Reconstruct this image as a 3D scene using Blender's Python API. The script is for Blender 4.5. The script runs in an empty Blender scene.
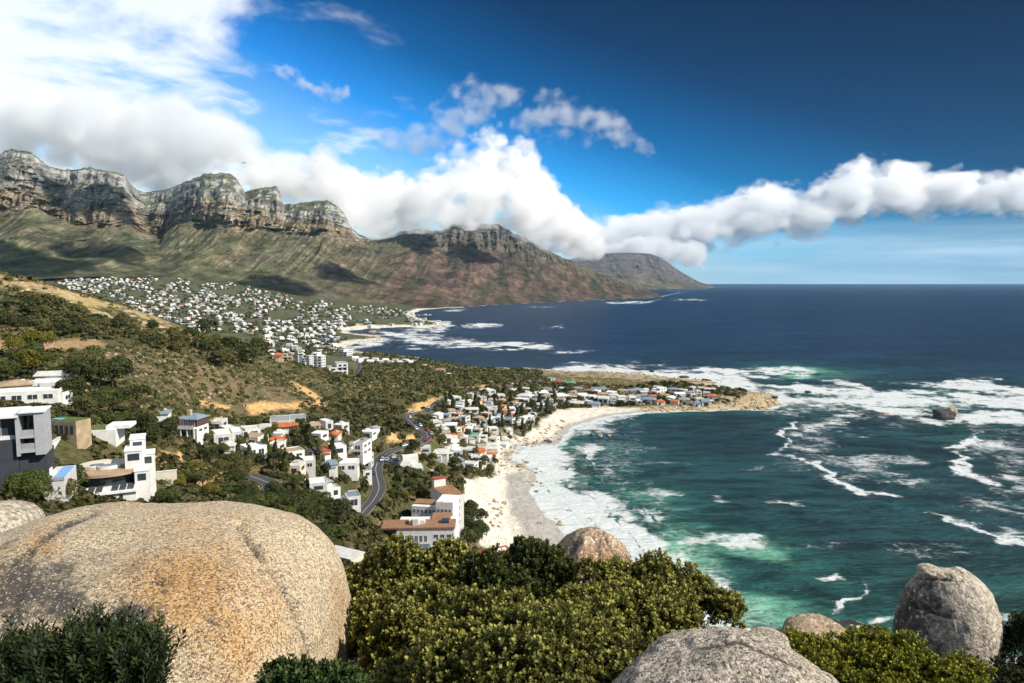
import bpy, bmesh, math, random
import numpy as np
from mathutils import Vector, Matrix

SC = bpy.context.scene
COL = SC.collection
# ------------------------------------------------------------------ camera
H = 120.0            # eye height above the sea, metres
F = 683.0            # focal length in picture widths of 1024
HOR = 282.2          # row of the level line (the sea ends 1.8 rows lower, 45 km out)
PITCH = math.atan((341.5 - HOR) / F)
cam_data = bpy.data.cameras.new('camera')
cam = bpy.data.objects.new('camera', cam_data)
COL.objects.link(cam)
cam_data.sensor_width = 36.0
cam_data.lens = F / 1024 * 36
cam_data.clip_start = 0.1
cam_data.clip_end = 200000
cam.location = (0, 0, H)
cam.rotation_euler = (math.pi / 2 - PITCH, 0, 0)
SC.camera = cam
# ------------------------------------------------------------------ sun, sky, exposure
SUN_AZ = math.radians(109)     # measured from +Y (view direction) towards +X (right): behind and right
SUN_EL = math.radians(40)
sd = bpy.data.lights.new('sun', 'SUN')
sd.energy = 4.6
sd.angle = math.radians(0.53)
sd.color = (1.0, 0.93, 0.82)
sun = bpy.data.objects.new('sun', sd)
COL.objects.link(sun)
SUN_DIR = Vector((math.sin(SUN_AZ) * math.cos(SUN_EL), math.cos(SUN_AZ) * math.cos(SUN_EL), math.sin(SUN_EL)))
sun.rotation_euler = SUN_DIR.to_track_quat('Z', 'Y').to_euler()
SC.view_settings.view_transform = 'Standard'
SC.view_settings.look = 'None'
SC.view_settings.exposure = 0.45
SC.view_settings.gamma = 1.0
SC.cycles.use_denoising = True
SC.cycles.max_bounces = 10
SC.cycles.diffuse_bounces = 3
SC.cycles.glossy_bounces = 2
SC.cycles.transmission_bounces = 2
SC.cycles.transparent_max_bounces = 8
SC.cycles.volume_bounces = 10
SC.cycles.sample_clamp_indirect = 6
SC.cycles.use_adaptive_sampling = True
SC.cycles.adaptive_threshold = 0.02

world = bpy.data.worlds.new('World')
SC.world = world
world.use_nodes = True
def build_world():
    nt = world.node_tree
    nt.nodes.clear()
    N = nt.nodes.new
    L = nt.links.new
    out = N('ShaderNodeOutputWorld')
    bg = N('ShaderNodeBackground')
    bg.inputs['Strength'].default_value = 0.10
    L(bg.outputs[0], out.inputs[0])
    tc = N('ShaderNodeTexCoord')
    sep = N('ShaderNodeSeparateXYZ'); L(tc.outputs['Generated'], sep.inputs[0])
    def math_(op, a, b=None, c=None, clamp=False):
        n = N('ShaderNodeMath'); n.operation = op; n.use_clamp = clamp
        for i, x in enumerate((a, b, c)):
            if x is None: continue
            if isinstance(x, (int, float)): n.inputs[i].default_value = x
            else: L(x, n.inputs[i])
        return n.outputs[0]
    def mix(f, a, b, bt='MIX'):
        n = N('ShaderNodeMix'); n.data_type = 'RGBA'; n.blend_type = bt
        if isinstance(f, (int, float)): n.inputs[0].default_value = f
        else: L(f, n.inputs[0])
        for i, x in ((6, a), (7, b)):
            if isinstance(x, tuple): n.inputs[i].default_value = (*x, 1)
            else: L(x, n.inputs[i])
        return n.outputs[2]
    zc = math_('MAXIMUM', sep.outputs[2], 0.012)
    comb = N('ShaderNodeCombineXYZ')
    L(sep.outputs[0], comb.inputs[0]); L(sep.outputs[1], comb.inputs[1]); L(zc, comb.inputs[2])
    sky = N('ShaderNodeTexSky')
    sky.sky_type = 'NISHITA'
    sky.sun_disc = False
    sky.sun_elevation = SUN_EL
    sky.sun_rotation = SUN_AZ
    sky.altitude = 100
    sky.air_density = 1.0
    sky.dust_density = 0.6
    sky.ozone_density = 2.0
    L(comb.outputs[0], sky.inputs['Vector'])
    # polarised darkening: strongest high up on the right, none low on the left
    el = math_('ARCSINE', sep.outputs[2])
    az = math_('ARCTAN2', sep.outputs[0], sep.outputs[1])
    a1 = math_('MULTIPLY_ADD', az, 0.80, -0.04)
    a2 = math_('MULTIPLY_ADD', el, 2.05, a1)
    g = N('ShaderNodeMapRange'); g.interpolation_type = 'SMOOTHERSTEP'
    L(a2, g.inputs[0]); g.inputs[1].default_value = -0.75; g.inputs[2].default_value = 1.45
    ramp = N('ShaderNodeValToRGB'); L(g.outputs[0], ramp.inputs[0])
    cr = ramp.color_ramp
    cr.elements[0].position = 0.0; cr.elements[0].color = (1.25, 1.35, 1.35, 1)
    cr.elements[1].position = 1.0; cr.elements[1].color = (0.0, 0.035, 0.085, 1)
    for p, c in ((0.30, (0.85, 1.30, 1.50)), (0.46, (0.10, 0.80, 1.45)), (0.62, (0.0, 0.34, 0.68)), (0.80, (0.0, 0.115, 0.25))):
        e = cr.elements.new(p); e.color = (*c, 1)
    pol = mix(1.0, sky.outputs[0], ramp.outputs[0], 'MULTIPLY')
    # only in front of the camera's half of the sky; the rest keeps the plain sky
    front = N('ShaderNodeMapRange'); L(sep.outputs[1], front.inputs[0]); front.inputs[1].default_value = -0.3; front.inputs[2].default_value = 0.35
    base = mix(front.outputs[0], sky.outputs[0], pol)
    # thin high cloud and mist: layered noise on a flat cloud deck (gnomonic direction coordinates)
    den = math_('ADD', math_('MAXIMUM', sep.outputs[2], 0.0), 0.16)
    px = math_('DIVIDE', sep.outputs[0], den); py = math_('DIVIDE', sep.outputs[1], den)
    pc = N('ShaderNodeCombineXYZ'); L(px, pc.inputs[0]); L(py, pc.inputs[1])
    n1 = N('ShaderNodeTexNoise'); n1.inputs['Scale'].default_value = 2.1; n1.inputs['Detail'].default_value = 9; n1.inputs['Roughness'].default_value = 0.55; n1.inputs['Distortion'].default_value = 0.3
    L(pc.outputs[0], n1.inputs['Vector'])
    # low stratus sheet just over the horizon
    ac = N('ShaderNodeCombineXYZ'); L(math_('MULTIPLY', az, 3.2), ac.inputs[0]); L(math_('MULTIPLY', el, 42.0), ac.inputs[1])
    n2 = N('ShaderNodeTexNoise'); n2.inputs['Scale'].default_value = 1.0; n2.inputs['Detail'].default_value = 7; n2.inputs['Roughness'].default_value = 0.6
    L(ac.outputs[0], n2.inputs['Vector'])
    band = N('ShaderNodeMapRange'); band.interpolation_type = 'SMOOTHSTEP'
    L(el, band.inputs[0]); band.inputs[1].default_value = 0.095; band.inputs[2].default_value = 0.03
    st = N('ShaderNodeMapRange'); st.interpolation_type = 'SMOOTHSTEP'; L(n2.outputs[0], st.inputs[0]); st.inputs[1].default_value = 0.33; st.inputs[2].default_value = 0.72
    low = math_('MULTIPLY', band.outputs[0], math_('MULTIPLY_ADD', st.outputs[0], 0.55, 0.45))
    c1 = mix(low, base, (4.6, 6.2, 7.4))
    # bright veil on the left over the mountains
    vl = math_('MULTIPLY_ADD', az, -1.9, math_('MULTIPLY_ADD', el, -1.1, math_('MULTIPLY', n1.outputs[0], 3.2)))
    veil = N('ShaderNodeMapRange'); veil.interpolation_type = 'SMOOTHSTEP'; L(vl, veil.inputs[0]); veil.inputs[1].default_value = 1.82; veil.inputs[2].default_value = 2.45
    veil2 = math_('MULTIPLY', math_('MULTIPLY', veil.outputs[0], 0.86), front.outputs[0])
    c2 = mix(veil2, c1, (8.2, 8.5, 8.8))
    L(c2, bg.inputs['Color'])
build_world()

# ------------------------------------------------------------------ pixel <-> world
CP_, SP_ = math.cos(PITCH), math.sin(PITCH)
def vdir(u, v):
    x = (u - 512.0) / F; y = (341.5 - v) / F
    return x, CP_ + y * SP_, -SP_ + y * CP_
def at(u, v, Y):
    dx, dy, dz = vdir(u, v)
    return np.array([dx / dy * Y, Y, H + dz / dy * Y])
def atz(u, v, z=0.0):
    dx, dy, dz = vdir(u, v)
    k = (z - H) / dz
    return np.array([dx * k, dy * k, z])
def proj(x, y, z):
    z = z - H
    f = y * CP_ - z * SP_
    up = y * SP_ + z * CP_
    return 512 + F * x / f, 341.5 - F * up / f

# ------------------------------------------------------------------ numpy noise
def _h(ix, iy, iz, seed):
    n = (ix.astype(np.int64) * 73856093) ^ (iy.astype(np.int64) * 19349663) ^ (iz.astype(np.int64) * 83492791) ^ (seed * 2654435761)
    n &= 0xFFFFFFFF
    n = (n ^ (n >> 15)) * 2246822519 & 0xFFFFFFFF
    n = (n ^ (n >> 13)) * 3266489917 & 0xFFFFFFFF
    n ^= n >> 16
    return (n & 0xFFFFFF) / float(0xFFFFFF) * 2 - 1
def noise3(x, y, z=None, seed=0):
    x = np.asarray(x, float); y = np.asarray(y, float)
    z = np.zeros_like(x) if z is None else np.asarray(z, float)
    ix, iy, iz = np.floor(x), np.floor(y), np.floor(z)
    fx, fy, fz = x - ix, y - iy, z - iz
    fx = fx * fx * fx * (fx * (fx * 6 - 15) + 10); fy = fy * fy * fy * (fy * (fy * 6 - 15) + 10); fz = fz * fz * fz * (fz * (fz * 6 - 15) + 10)
    r = 0
    for dx in (0, 1):
        for dy in (0, 1):
            for dz in (0, 1):
                w = (fx if dx else 1 - fx) * (fy if dy else 1 - fy) * (fz if dz else 1 - fz)
                r = r + w * _h(ix + dx, iy + dy, iz + dz, seed)
    return r
def fbm(x, y, z=None, octv=5, gain=0.5, seed=0, lac=2.03):
    x = np.asarray(x, float); y = np.asarray(y, float)
    z = np.zeros_like(x) if z is None else np.asarray(z, float)
    a = 1.0; s = 0; t = 0
    for o in range(octv):
        s = s + a * noise3(x, y, z, seed + o * 17); t += a
        x, y, z = x * lac + 13.7, y * lac - 7.1, z * lac + 3.3
        a *= gain
    return s / t
def ridged(x, y, z=None, octv=5, gain=0.5, seed=0, lac=2.03):
    x = np.asarray(x, float); y = np.asarray(y, float)
    z = np.zeros_like(x) if z is None else np.asarray(z, float)
    a = 1.0; s = 0; t = 0
    for o in range(octv):
        s = s + a * (1 - 2 * np.abs(noise3(x, y, z, seed + o * 17))); t += a
        x, y, z = x * lac + 13.7, y * lac - 7.1, z * lac + 3.3
        a *= gain
    return s / t
def sstep(a, b, x):
    t = np.clip((x - a) / (b - a), 0, 1)
    return t * t * (3 - 2 * t)

# ------------------------------------------------------------------ mesh and material helpers
def mesh_np(name, verts, faces, cols=None, attrs=None, smooth=True, mat_index=None):
    """verts Nx3, faces MxK (K = 3 or 4)."""
    verts = np.asarray(verts, np.float32); faces = np.asarray(faces, np.int32)
    me = bpy.data.meshes.new(name)
    k = faces.shape[1]
    me.vertices.add(len(verts)); me.vertices.foreach_set('co', verts.ravel())
    me.loops.add(faces.size); me.loops.foreach_set('vertex_index', faces.ravel())
    me.polygons.add(len(faces))
    me.polygons.foreach_set('loop_start', np.arange(0, faces.size, k, dtype=np.int32))
    me.polygons.foreach_set('use_smooth', np.full(len(faces), smooth))
    if mat_index is not None:
        me.polygons.foreach_set('material_index', np.asarray(mat_index, np.int32))
    if cols is not None:
        c = me.color_attributes.new('tint', 'FLOAT_COLOR', 'POINT')
        cc = np.ones((len(verts), 4), np.float32); cc[:, :3] = cols
        c.data.foreach_set('color', cc.ravel())
    for an, av in (attrs or {}).items():
        a = me.attributes.new(an, 'FLOAT', 'POINT'); a.data.foreach_set('value', np.asarray(av, np.float32))
    me.update(calc_edges=True)
    return me
def link(name, me, mat=None, parent=None, loc=None, rotz=0.0):
    o = bpy.data.objects.new(name, me)
    COL.objects.link(o)
    if mat is not None:
        for m in (mat if isinstance(mat, (list, tuple)) else [mat]): me.materials.append(m)
    if parent is not None: o.parent = parent
    if loc is not None: o.location = tuple(float(q) for q in loc)
    if rotz: o.rotation_euler = (0, 0, rotz)
    return o
def tag(o, label, cat=None, group=None, kind=None):
    o['label'] = label
    if cat: o['category'] = cat
    if group: o['group'] = group
    if kind: o['kind'] = kind
    return o
def empty(name, loc, rotz=0.0):
    o = bpy.data.objects.new(name, None)
    COL.objects.link(o)
    o.location = tuple(float(q) for q in loc); o.rotation_euler = (0, 0, rotz)
    return o
class NT:
    def __init__(s, name):
        s.m = bpy.data.materials.new(name); s.m.use_nodes = True
        s.nt = s.m.node_tree; s.nt.nodes.clear()
        s.out = s.nt.nodes.new('ShaderNodeOutputMaterial')
    def n(s, t, **kw):
        nd = s.nt.nodes.new(t)
        for k, v in kw.items(): setattr(nd, k, v)
        return nd
    def l(s, a, b): s.nt.links.new(a, b)
    def set(s, sock, x):
        if isinstance(x, (int, float)): sock.default_value = x
        elif isinstance(x, tuple): sock.default_value = (*x, 1) if len(x) == 3 and sock.type == 'RGBA' else x
        else: s.l(x, sock)
    def math(s, op, a, b=None, c=None, clamp=False):
        nd = s.n('ShaderNodeMath', operation=op); nd.use_clamp = clamp
        for i, x in enumerate((a, b, c)):
            if x is not None: s.set(nd.inputs[i], x)
        return nd.outputs[0]
    def mix(s, f, a, b, bt='MIX'):
        nd = s.n('ShaderNodeMix', data_type='RGBA', blend_type=bt)
        s.set(nd.inputs[0], f); s.set(nd.inputs[6], a); s.set(nd.inputs[7], b)
        return nd.outputs[2]
    def rng(s, x, a, b, c=0.0, d=1.0, smooth=True):
        nd = s.n('ShaderNodeMapRange', interpolation_type='SMOOTHSTEP' if smooth else 'LINEAR')
        s.set(nd.inputs[0], x)
        for i, q in enumerate((a, b, c, d)): s.set(nd.inputs[i + 1], q)
        return nd.outputs[0]
    def noise(s, vec, scale, detail=4, rough=0.5, dist=0.0, typ=None):
        nd = s.n('ShaderNodeTexNoise')
        if typ: nd.noise_type = typ
        nd.inputs['Scale'].default_value = scale; nd.inputs['Detail'].default_value = detail
        nd.inputs['Roughness'].default_value = rough; nd.inputs['Distortion'].default_value = dist
        if vec is not None: s.l(vec, nd.inputs['Vector'])
        return nd.outputs[0]
    def voro(s, vec, scale, feature='F1', out='Distance'):
        nd = s.n('ShaderNodeTexVoronoi', feature=feature); nd.inputs['Scale'].default_value = scale
        if vec is not None: s.l(vec, nd.inputs['Vector'])
        return nd.outputs[out]
    def attr(s, name, out='Color'):
        nd = s.n('ShaderNodeAttribute', attribute_name=name); return nd.outputs[out]
    def pos(s, obj=False):
        if obj: return s.n('ShaderNodeTexCoord').outputs['Object']
        return s.n('ShaderNodeNewGeometry').outputs['Position']
    def bump(s, h, strength, dist, normal=None):
        nd = s.n('ShaderNodeBump'); nd.inputs['Strength'].default_value = strength; nd.inputs['Distance'].default_value = dist
        s.l(h, nd.inputs['Height'])
        if normal is not None: s.l(normal, nd.inputs['Normal'])
        return nd.outputs[0]
    def principled(s, col, rough=0.9, spec=0.2, normal=None, **kw):
        b = s.n('ShaderNodeBsdfPrincipled')
        s.set(b.inputs['Base Color'], col); s.set(b.inputs['Roughness'], rough)
        s.set(b.inputs['Specular IOR Level'], spec)
        if normal is not None: s.l(normal, b.inputs['Normal'])
        for k, v in kw.items(): s.set(b.inputs[k], v)
        s.l(b.outputs[0], s.out.inputs[0])
        return b
def in_poly(x, y, P):
    P = np.asarray(P); n = len(P); r = np.zeros(x.shape, bool); j = n - 1
    for i in range(n):
        xi, yi = P[i]; xj, yj = P[j]
        c = (yi > y) != (yj > y)
        with np.errstate(divide='ignore', invalid='ignore'):
            r ^= c & (x < (xj - xi) * (y - yi) / (yj - yi + 1e-12) + xi)
        j = i
    return r
def seg_dist(x, y, P, closed=False):
    P = np.asarray(P, float); n = len(P); d = np.full(x.shape, 1e18)
    for i in range(n if closed else n - 1):
        ax, ay = P[i]; bx, by = P[(i + 1) % n]
        vx, vy = bx - ax, by - ay
        t = np.clip(((x - ax) * vx + (y - ay) * vy) / (vx * vx + vy * vy + 1e-12), 0, 1)
        d = np.minimum(d, (x - ax - t * vx) ** 2 + (y - ay - t * vy) ** 2)
    return np.sqrt(d)
def soft_poly(x, y, P, w):
    """1 inside, fading to 0 over w outside and inside edge."""
    d = seg_dist(x, y, P, True)
    return sstep(-w, w, np.where(in_poly(x, y, P), d, -d))
# ------------------------------------------------------------------ coast line (picture points at sea level, walked along the shore)
SHORE_PX = [(705, 672), (668, 628), (640, 607), (600, 572), (568, 538), (548, 517), (527, 495), (533, 482), (532, 470), (512, 459), (518, 446), (556, 443), (568, 428), (598, 419), (636, 412),
            (683, 411), (741, 409), (762, 409), (776, 405), (778, 399), (768, 394), (745, 391), (729, 390), (712, 386), (719, 383), (700, 380), (672, 378), (650, 375), (630, 373), (595, 371), (560, 371), (548, 370), (520, 368.5),
            (480, 368), (447, 365), (417, 361.5), (412, 357.5), (385, 355.5), (362, 353.5), (350, 351), (345, 347), (358, 343), (384, 340), (378, 335.5), (356, 334), (346, 331),
            (370, 328.5), (399, 327), (437, 327), (446, 323), (417, 319), (412, 314), (421, 309.8), (443, 308), (460, 307.5), (500, 304.5), (540, 302.5), (600, 300.2), (645, 298.4), (662, 296.8)]
def shore_xy():
    P = [tuple(atz(u, v)[:2]) for u, v in SHORE_PX]
    head = [(3000, 150), (600, 195), (330, 190), (200, 205), (120, 200)]
    P = head + P
    P += [(2300, 9000), (2200, 10500), (2600, 12500)]
    P += [tuple(atz(u, v)[:2]) for u, v in ((655, 289.2), (690, 288.6), (720, 287.6))]
    P += [(6500, 20000), (3000, 26000), (-30000, 26000), (-30000, -500), (3000, -500)]
    return P
SHORE = shore_xy()
def shore_sd(x, y):
    """signed distance to the coast, positive on land"""
    d = seg_dist(x, y, SHORE, True)
    s = np.where(in_poly(x, y, SHORE), d, -d)
    return s + np.clip(y / 500, .2, 2.5) * (7 * fbm(x / 28, y / 28, octv=4, seed=401) + 2.0 * fbm(x / 6, y / 6, octv=3, seed=402)) * np.exp(-np.abs(s) / 60)

# ------------------------------------------------------------------ ground heights: (u, v, Y) or (u, v, None, z)
CP = [
    # below and beside the camera
    ('w', -20, -20, 124), ('w', 0, 0, 118.2), ('w', 20, -10, 117), ('w', -14, 4, 117.6), ('w', 10, 3, 117.4), ('w', -40, 20, 116), ('w', 40, 10, 108), ('w', 80, 0, 100), ('w', -80, 0, 125),
    (60, 700, 8), (300, 705, 8), (500, 760, 8), (740, 760, 5), (950, 740, 12), (600, 690, 14), (900, 690, 20), (1050, 700, 22), (700, 720, 14),
    (130, 620, 20), (350, 640, 22), (560, 640, 30), (760, 690, 34), (960, 705, 40), (1100, 720, 45),
    (50, 560, 50), (250, 575, 50), (430, 620, 60), (620, 665, 70), (850, 730, 80), (1050, 740, 90),
    # left slope with the villas
    (0, 500, 92), (60, 505, 100), (0, 470, 125), (30, 445, 140), (60, 430, 150), (115, 500, 132), (130, 478, 150), (150, 470, 165), (70, 470, 135), (100, 440, 165), (130, 440, 172), (160, 462, 190), (160, 440, 200),
    (0, 400, 190), (30, 385, 205), (60, 375, 225), (100, 405, 205), (150, 400, 240), (185, 438, 225), (215, 455, 225), (-80, 470, 120), (-80, 380, 220), (-200, 330, 260), (-200, 420, 120),
    (0, 345, 300), (60, 345, 310), (110, 347, 320), (150, 352, 335), (200, 362, 360), (240, 372, 390), (0, 335, 335), (90, 335, 350), (180, 348, 380),
    (-80, 262, 480), (0, 276, 480), (60, 289, 490), (120, 308, 500), (165, 322, 505), (205, 337, 510), (260, 357, 530), (228, 352, 495), (0, 300, 420), (60, 312, 420), (120, 328, 430), (-200, 240, 480),
    # slope of scrub above the road
    (180, 385, 290), (200, 405, 290), (250, 400, 345), (300, 395, 400), (230, 415, 285), (280, 415, 330), (330, 415, 370), (380, 420, 410), (300, 375, 500), (340, 385, 520), (390, 395, 540), (420, 405, 500),
    (290, 362, 560), (340, 375, 600), (400, 385, 640), (440, 388, 680), (480, 388, 700), (400, 372, 800), (450, 378, 800), (430, 370, 880), (500, 376, 850),
    # villas below it
    (240, 440, 252), (215, 470, 215), (265, 488, 203), (290, 455, 262), (300, 430, 300), (340, 440, 300), (340, 465, 283), (340, 495, 243), (365, 445, 318), (250, 460, 225),
    (250, 515, 130), (300, 520, 155), (340, 535, 180), (200, 500, 140), (160, 500, 140), (300, 500, 200), (325, 555, 150), (200, 480, 190),
    # the coast road and the slope under it
    (450, 397, None, 25), (430, 404, None, 26), (405, 415, None, 28), (425, 432, None, 30), (430, 436, None, 30), (415, 445, None, 31), (395, 449, None, 32), (380, 458, None, 33), (374, 468, None, 32.5), (378, 478, None, 31),
    (377, 492, None, 29.3), (366, 505, None, 28), (352, 518, None, 27.3), (420, 470, None, 27), (430, 485, None, 24), (460, 490, None, 13), (480, 515, None, 7), (400, 580, 150), (450, 585, 150), (345, 560, 170), 
    (520, 590, None, 8), (420, 455, None, 25), (440, 440, None, 22), (460, 440, None, 17), (480, 445, None, 11), (490, 465, None, 4.5), (495, 500, None, 2.5), (510, 540, None, 2.2), (530, 575, None, 2.5),
    (600, 620, None, 6), (440, 420, None, 22), (480, 420, None, 13), (520, 425, None, 8), (545, 415, None, 6), (500, 400, None, 12), (520, 385, None, 9), (540, 435, None, 3), (480, 400, None, 17),
    ('p', 372, 258, 21), ('p', 390, 262, 18), ('p', 410, 262, 15), ('p', 430, 262, 14), ('p', 450, 262, 12), ('p', 470, 262, 10), ('p', 380, 235, 27), ('p', 410, 235, 22), ('p', 440, 235, 19), ('p', 470, 235, 17), ('p', 380, 200, 38), ('p', 420, 200, 34), ('p', 460, 200, 31),
    ('p', 395, 290, 22), ('p', 415, 290, 18), ('p', 435, 290, 14), ('p', 455, 290, 11),
    # the low point of land
    (560, 400, None, 6), (600, 395, None, 5), (650, 392, None, 6), (700, 398, None, 6), (740, 400, None, 7), (762, 401, None, 5), (600, 378, None, 4), (650, 381, None, 4), (690, 383, None, 3), (560, 385, None, 6), (580, 408, None, 2.5),
    # town in the next bay
    (300, 372, None, 28), (320, 366, None, 18), (350, 362, None, 12), (380, 364, None, 10), (412, 362, None, 6), (340, 352, None, 5), (300, 352, None, 14), (265, 345, None, 25), (320, 342, None, 5), (260, 330, 1500),
    (340, 332, None, 4), (300, 325, None, 14), (200, 315, 1750), (230, 305, 2100), (150, 294, 2200), (60, 281, 2500), (0, 278, 2600), (250, 296, 2400), (320, 309, 2350), (370, 318, 2350), (400, 316, None, 5),
    (430, 325, None, 3), (200, 284, 2700), (100, 276, 2700), (130, 330, 1200), (60, 320, 1100), (0, 310, 1100), (-100, 300, 1500), (200, 345, 800), (100, 335, 800), (0, 330, 800), (-100, 275, 2600), (260, 370, 760),
    (300, 296, 3000), (350, 302, 3100), (400, 304, 3250), (240, 284, 3000), (-300, 270, 2600), (-300, 270, 1500),
]
_c = []
for c in CP:
    if c[0] == 'w': _c.append(c[1:])
    elif c[0] == 'p': _c.append(((c[1] - 512) / F * (c[2] * CP_ + (H - c[3]) * SP_), c[2], c[3]))
    elif len(c) == 4: _c.append(tuple(atz(c[0], c[1], c[3])))
    else: _c.append(tuple(at(*c)))
_c = np.array(_c)
def _q(x, y):
    r = np.sqrt(x * x + (y + 12) ** 2) + 4
    return np.stack([np.arctan2(x, y + 12) * 1.15, np.log(r) * 0.85], -1)
_cq = _q(_c[:, 0], _c[:, 1])
_S = 0.035
def _phi(d2): return -np.sqrt(d2 + _S * _S)
_A = np.zeros((len(_c) + 3, len(_c) + 3))
_d2 = ((_cq[:, None] - _cq[None]) ** 2).sum(-1)
_A[:-3, :-3] = _phi(_d2) + np.eye(len(_c)) * 4e-3
_A[:-3, -3] = 1; _A[:-3, -2:] = _cq; _A[-3, :-3] = 1; _A[-2:, :-3] = _cq.T
_R = np.sqrt(_c[:, 0] ** 2 + (_c[:, 1] + 12) ** 2) + 4
_w = np.linalg.solve(_A, np.concatenate([(_c[:, 2] - H) / _R, [0, 0, 0]]))
def base_height(x, y):
    sh = x.shape; x = x.ravel(); y = y.ravel(); out = np.empty(len(x))
    for i in range(0, len(x), 40000):
        xs, ys = x[i:i + 40000], y[i:i + 40000]
        q = _q(xs, ys)
        d2 = (q ** 2).sum(1)[:, None] + (_cq ** 2).sum(1)[None] - 2 * q @ _cq.T
        s = _phi(np.maximum(d2, 0)) @ _w[:-3] + _w[-3] + q @ _w[-2:]
        out[i:i + 40000] = s * (np.sqrt(xs * xs + (ys + 12) ** 2) + 4) + H
    return out.reshape(sh)
# road centre lines (world x, y, z)
ROAD_PX = [(565, 377, 8), (540, 380, 10), (515, 384, 14), (490, 390, 20), (470, 393, 23), (450, 397, 25), (438, 401, 25.5), (432, 407, 26), (428, 412, 27), (405, 414, 28), (409, 421, 28.5), (420, 429, 29.5), (429, 434, 30), (426, 440, 30.5),
           (415, 445, 31), (395, 449, 32), (382, 456, 33), (375, 466, 32.5), (377, 478, 31), (380, 488, 29.5), (374, 500, 28.5), (364, 511, 27.5), (352, 525, 27), (330, 550, 27)]
def smooth_line(P, n):
    P = np.asarray(P, float)
    for _ in range(2):
        Q = [P[0]]
        for a, b in zip(P[:-1], P[1:]): Q += [a * .75 + b * .25, a * .25 + b * .75]
        Q.append(P[-1]); P = np.array(Q)
    d = np.concatenate([[0], np.cumsum(np.linalg.norm(np.diff(P, axis=0), axis=1))])
    t = np.linspace(0, d[-1], n)
    return np.stack([np.interp(t, d, P[:, k]) for k in range(3)], 1)
ROADS = [(smooth_line([atz(*p) for p in ROAD_PX], 260), 2.7),
         (smooth_line([at(*p) for p in ((262, 505, 186), (266, 495, 195), (271, 489, 202), (272, 484, 207), (262, 480, 212), (250, 476, 214))], 40), 2.6),
         (smooth_line([at(*p) for p in ((352, 392, 640), (356, 378, 760), (362, 366, 900), (360, 358, 1020))], 30), 5.0)]
def height(x, y, detail=True):
    h = base_height(x, y)
    r = np.sqrt(x * x + y * y)
    if detail:
        k = sstep(8, 120, r)
        h = h + k * (fbm(x / 60, y / 60, octv=4, seed=5) * np.minimum(3.0, r * 0.012) + fbm(x / 9, y / 9, octv=3, seed=9) * 0.35)
    for P, w in ROADS:
        m = (x > P[:, 0].min() - 25) & (x < P[:, 0].max() + 25) & (y > P[:, 1].min() - 25) & (y < P[:, 1].max() + 25)
        if m.any():
            xs, ys = x[m], y[m]
            d2 = (xs[:, None] - P[None, :, 0]) ** 2 + (ys[:, None] - P[None, :, 1]) ** 2
            j = d2.argmin(1); d = np.sqrt(d2[np.arange(len(j)), j])
            f = sstep(w + 7, w + 1.0, d)
            hm = h[m]; h[m] = hm * (1 - f) + (P[j, 2] - 0.25) * f
    return h
def land_height(x, y):
    h = height(x, y); sd = shore_sd(x, y)
    lo = sd * 0.075
    lift = np.maximum(h, 0.4 + 0.02 * np.maximum(sd, 0))
    f = sstep(0, 26, sd)
    return np.where(sd > 0, lo * (1 - f) + lift * f, sd * 0.12), sd

# grid: rows in ln Y, columns in slope
def grid_faces(nr, nc):
    i = np.arange(nr - 1)[:, None] * nc + np.arange(nc - 1)[None]
    return np.stack([i, i + 1, i + nc + 1, i + nc], -1).reshape(-1, 4)
NR, NC = 900, 800
_Y = np.exp(np.linspace(math.log(4.0), math.log(3300.0), NR))
_a = np.linspace(-1.35, 1.15, NC)
GX = (_a[None] * (_Y[:, None] + 3)); GY = np.repeat(_Y[:, None], NC, 1)
GZ, GSD = land_height(GX, GY)
GU, GV = proj(GX, GY, GZ)

_wk = np.clip((GV - 284) / 160, 0.1, 1.0)
WU = GU + _wk * 5 * fbm(GX / 12, GY / 12, octv=4, seed=301); WV_ = GV + _wk * 3.5 * fbm(GX / 12, GY / 12, octv=4, seed=302)
def pm(P, w, u=None, v=None): return soft_poly(WU if u is None else u, WV_ if v is None else v, P, w)
def lerp(a, b, f): return a * (1 - f[..., None]) + np.array(b) * f[..., None]
nA = fbm(GX / 25, GY / 25, octv=5, seed=21); nB = fbm(GX / 6, GY / 6, octv=4, seed=33); nC = fbm(GX / 90, GY / 90, octv=3, seed=41)
C = np.zeros(GX.shape + (3,)) + np.array((0.082, 0.078, 0.034))
C = lerp(C, (0.17, 0.13, 0.065), sstep(-0.1, 0.4, nA) * 0.8)
C = lerp(C, (0.065, 0.072, 0.024), sstep(0.0, 0.5, nB) * 0.6)
mid = (GY < 760) & (GY > 250)
# dry grass on the crest and the pale strip under the dark trees
crest = pm([(-60, 262), (0, 274), (60, 287), (120, 305), (165, 319), (207, 334), (262, 356), (262, 362), (205, 345), (160, 336), (100, 325), (60, 303), (0, 288), (-60, 285)], 3) * (GY > 380) * (GY < 620)
C = lerp(C, (0.40, 0.30, 0.13), crest * sstep(-0.25, 0.25, nB + .6 * nA) * 0.9)
C = lerp(C, (0.55, 0.45, 0.32), crest * sstep(0.28, 0.4, fbm(GX / 4, GY / 4, octv=3, seed=88)) * .8)
strip = pm([(-40, 338), (0, 340), (60, 340), (95, 338), (110, 347), (40, 351), (-40, 350)], 3) * mid
C = lerp(C, (0.42, 0.27, 0.14), strip * 0.9)
slope = pm([(40, 350), (110, 345), (200, 360), (300, 390), (330, 400), (300, 415), (200, 410), (140, 380)], 8) * mid
C = lerp(C, (0.20, 0.145, 0.09), slope * 0.85 * sstep(-0.3, 0.4, nB))
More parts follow.
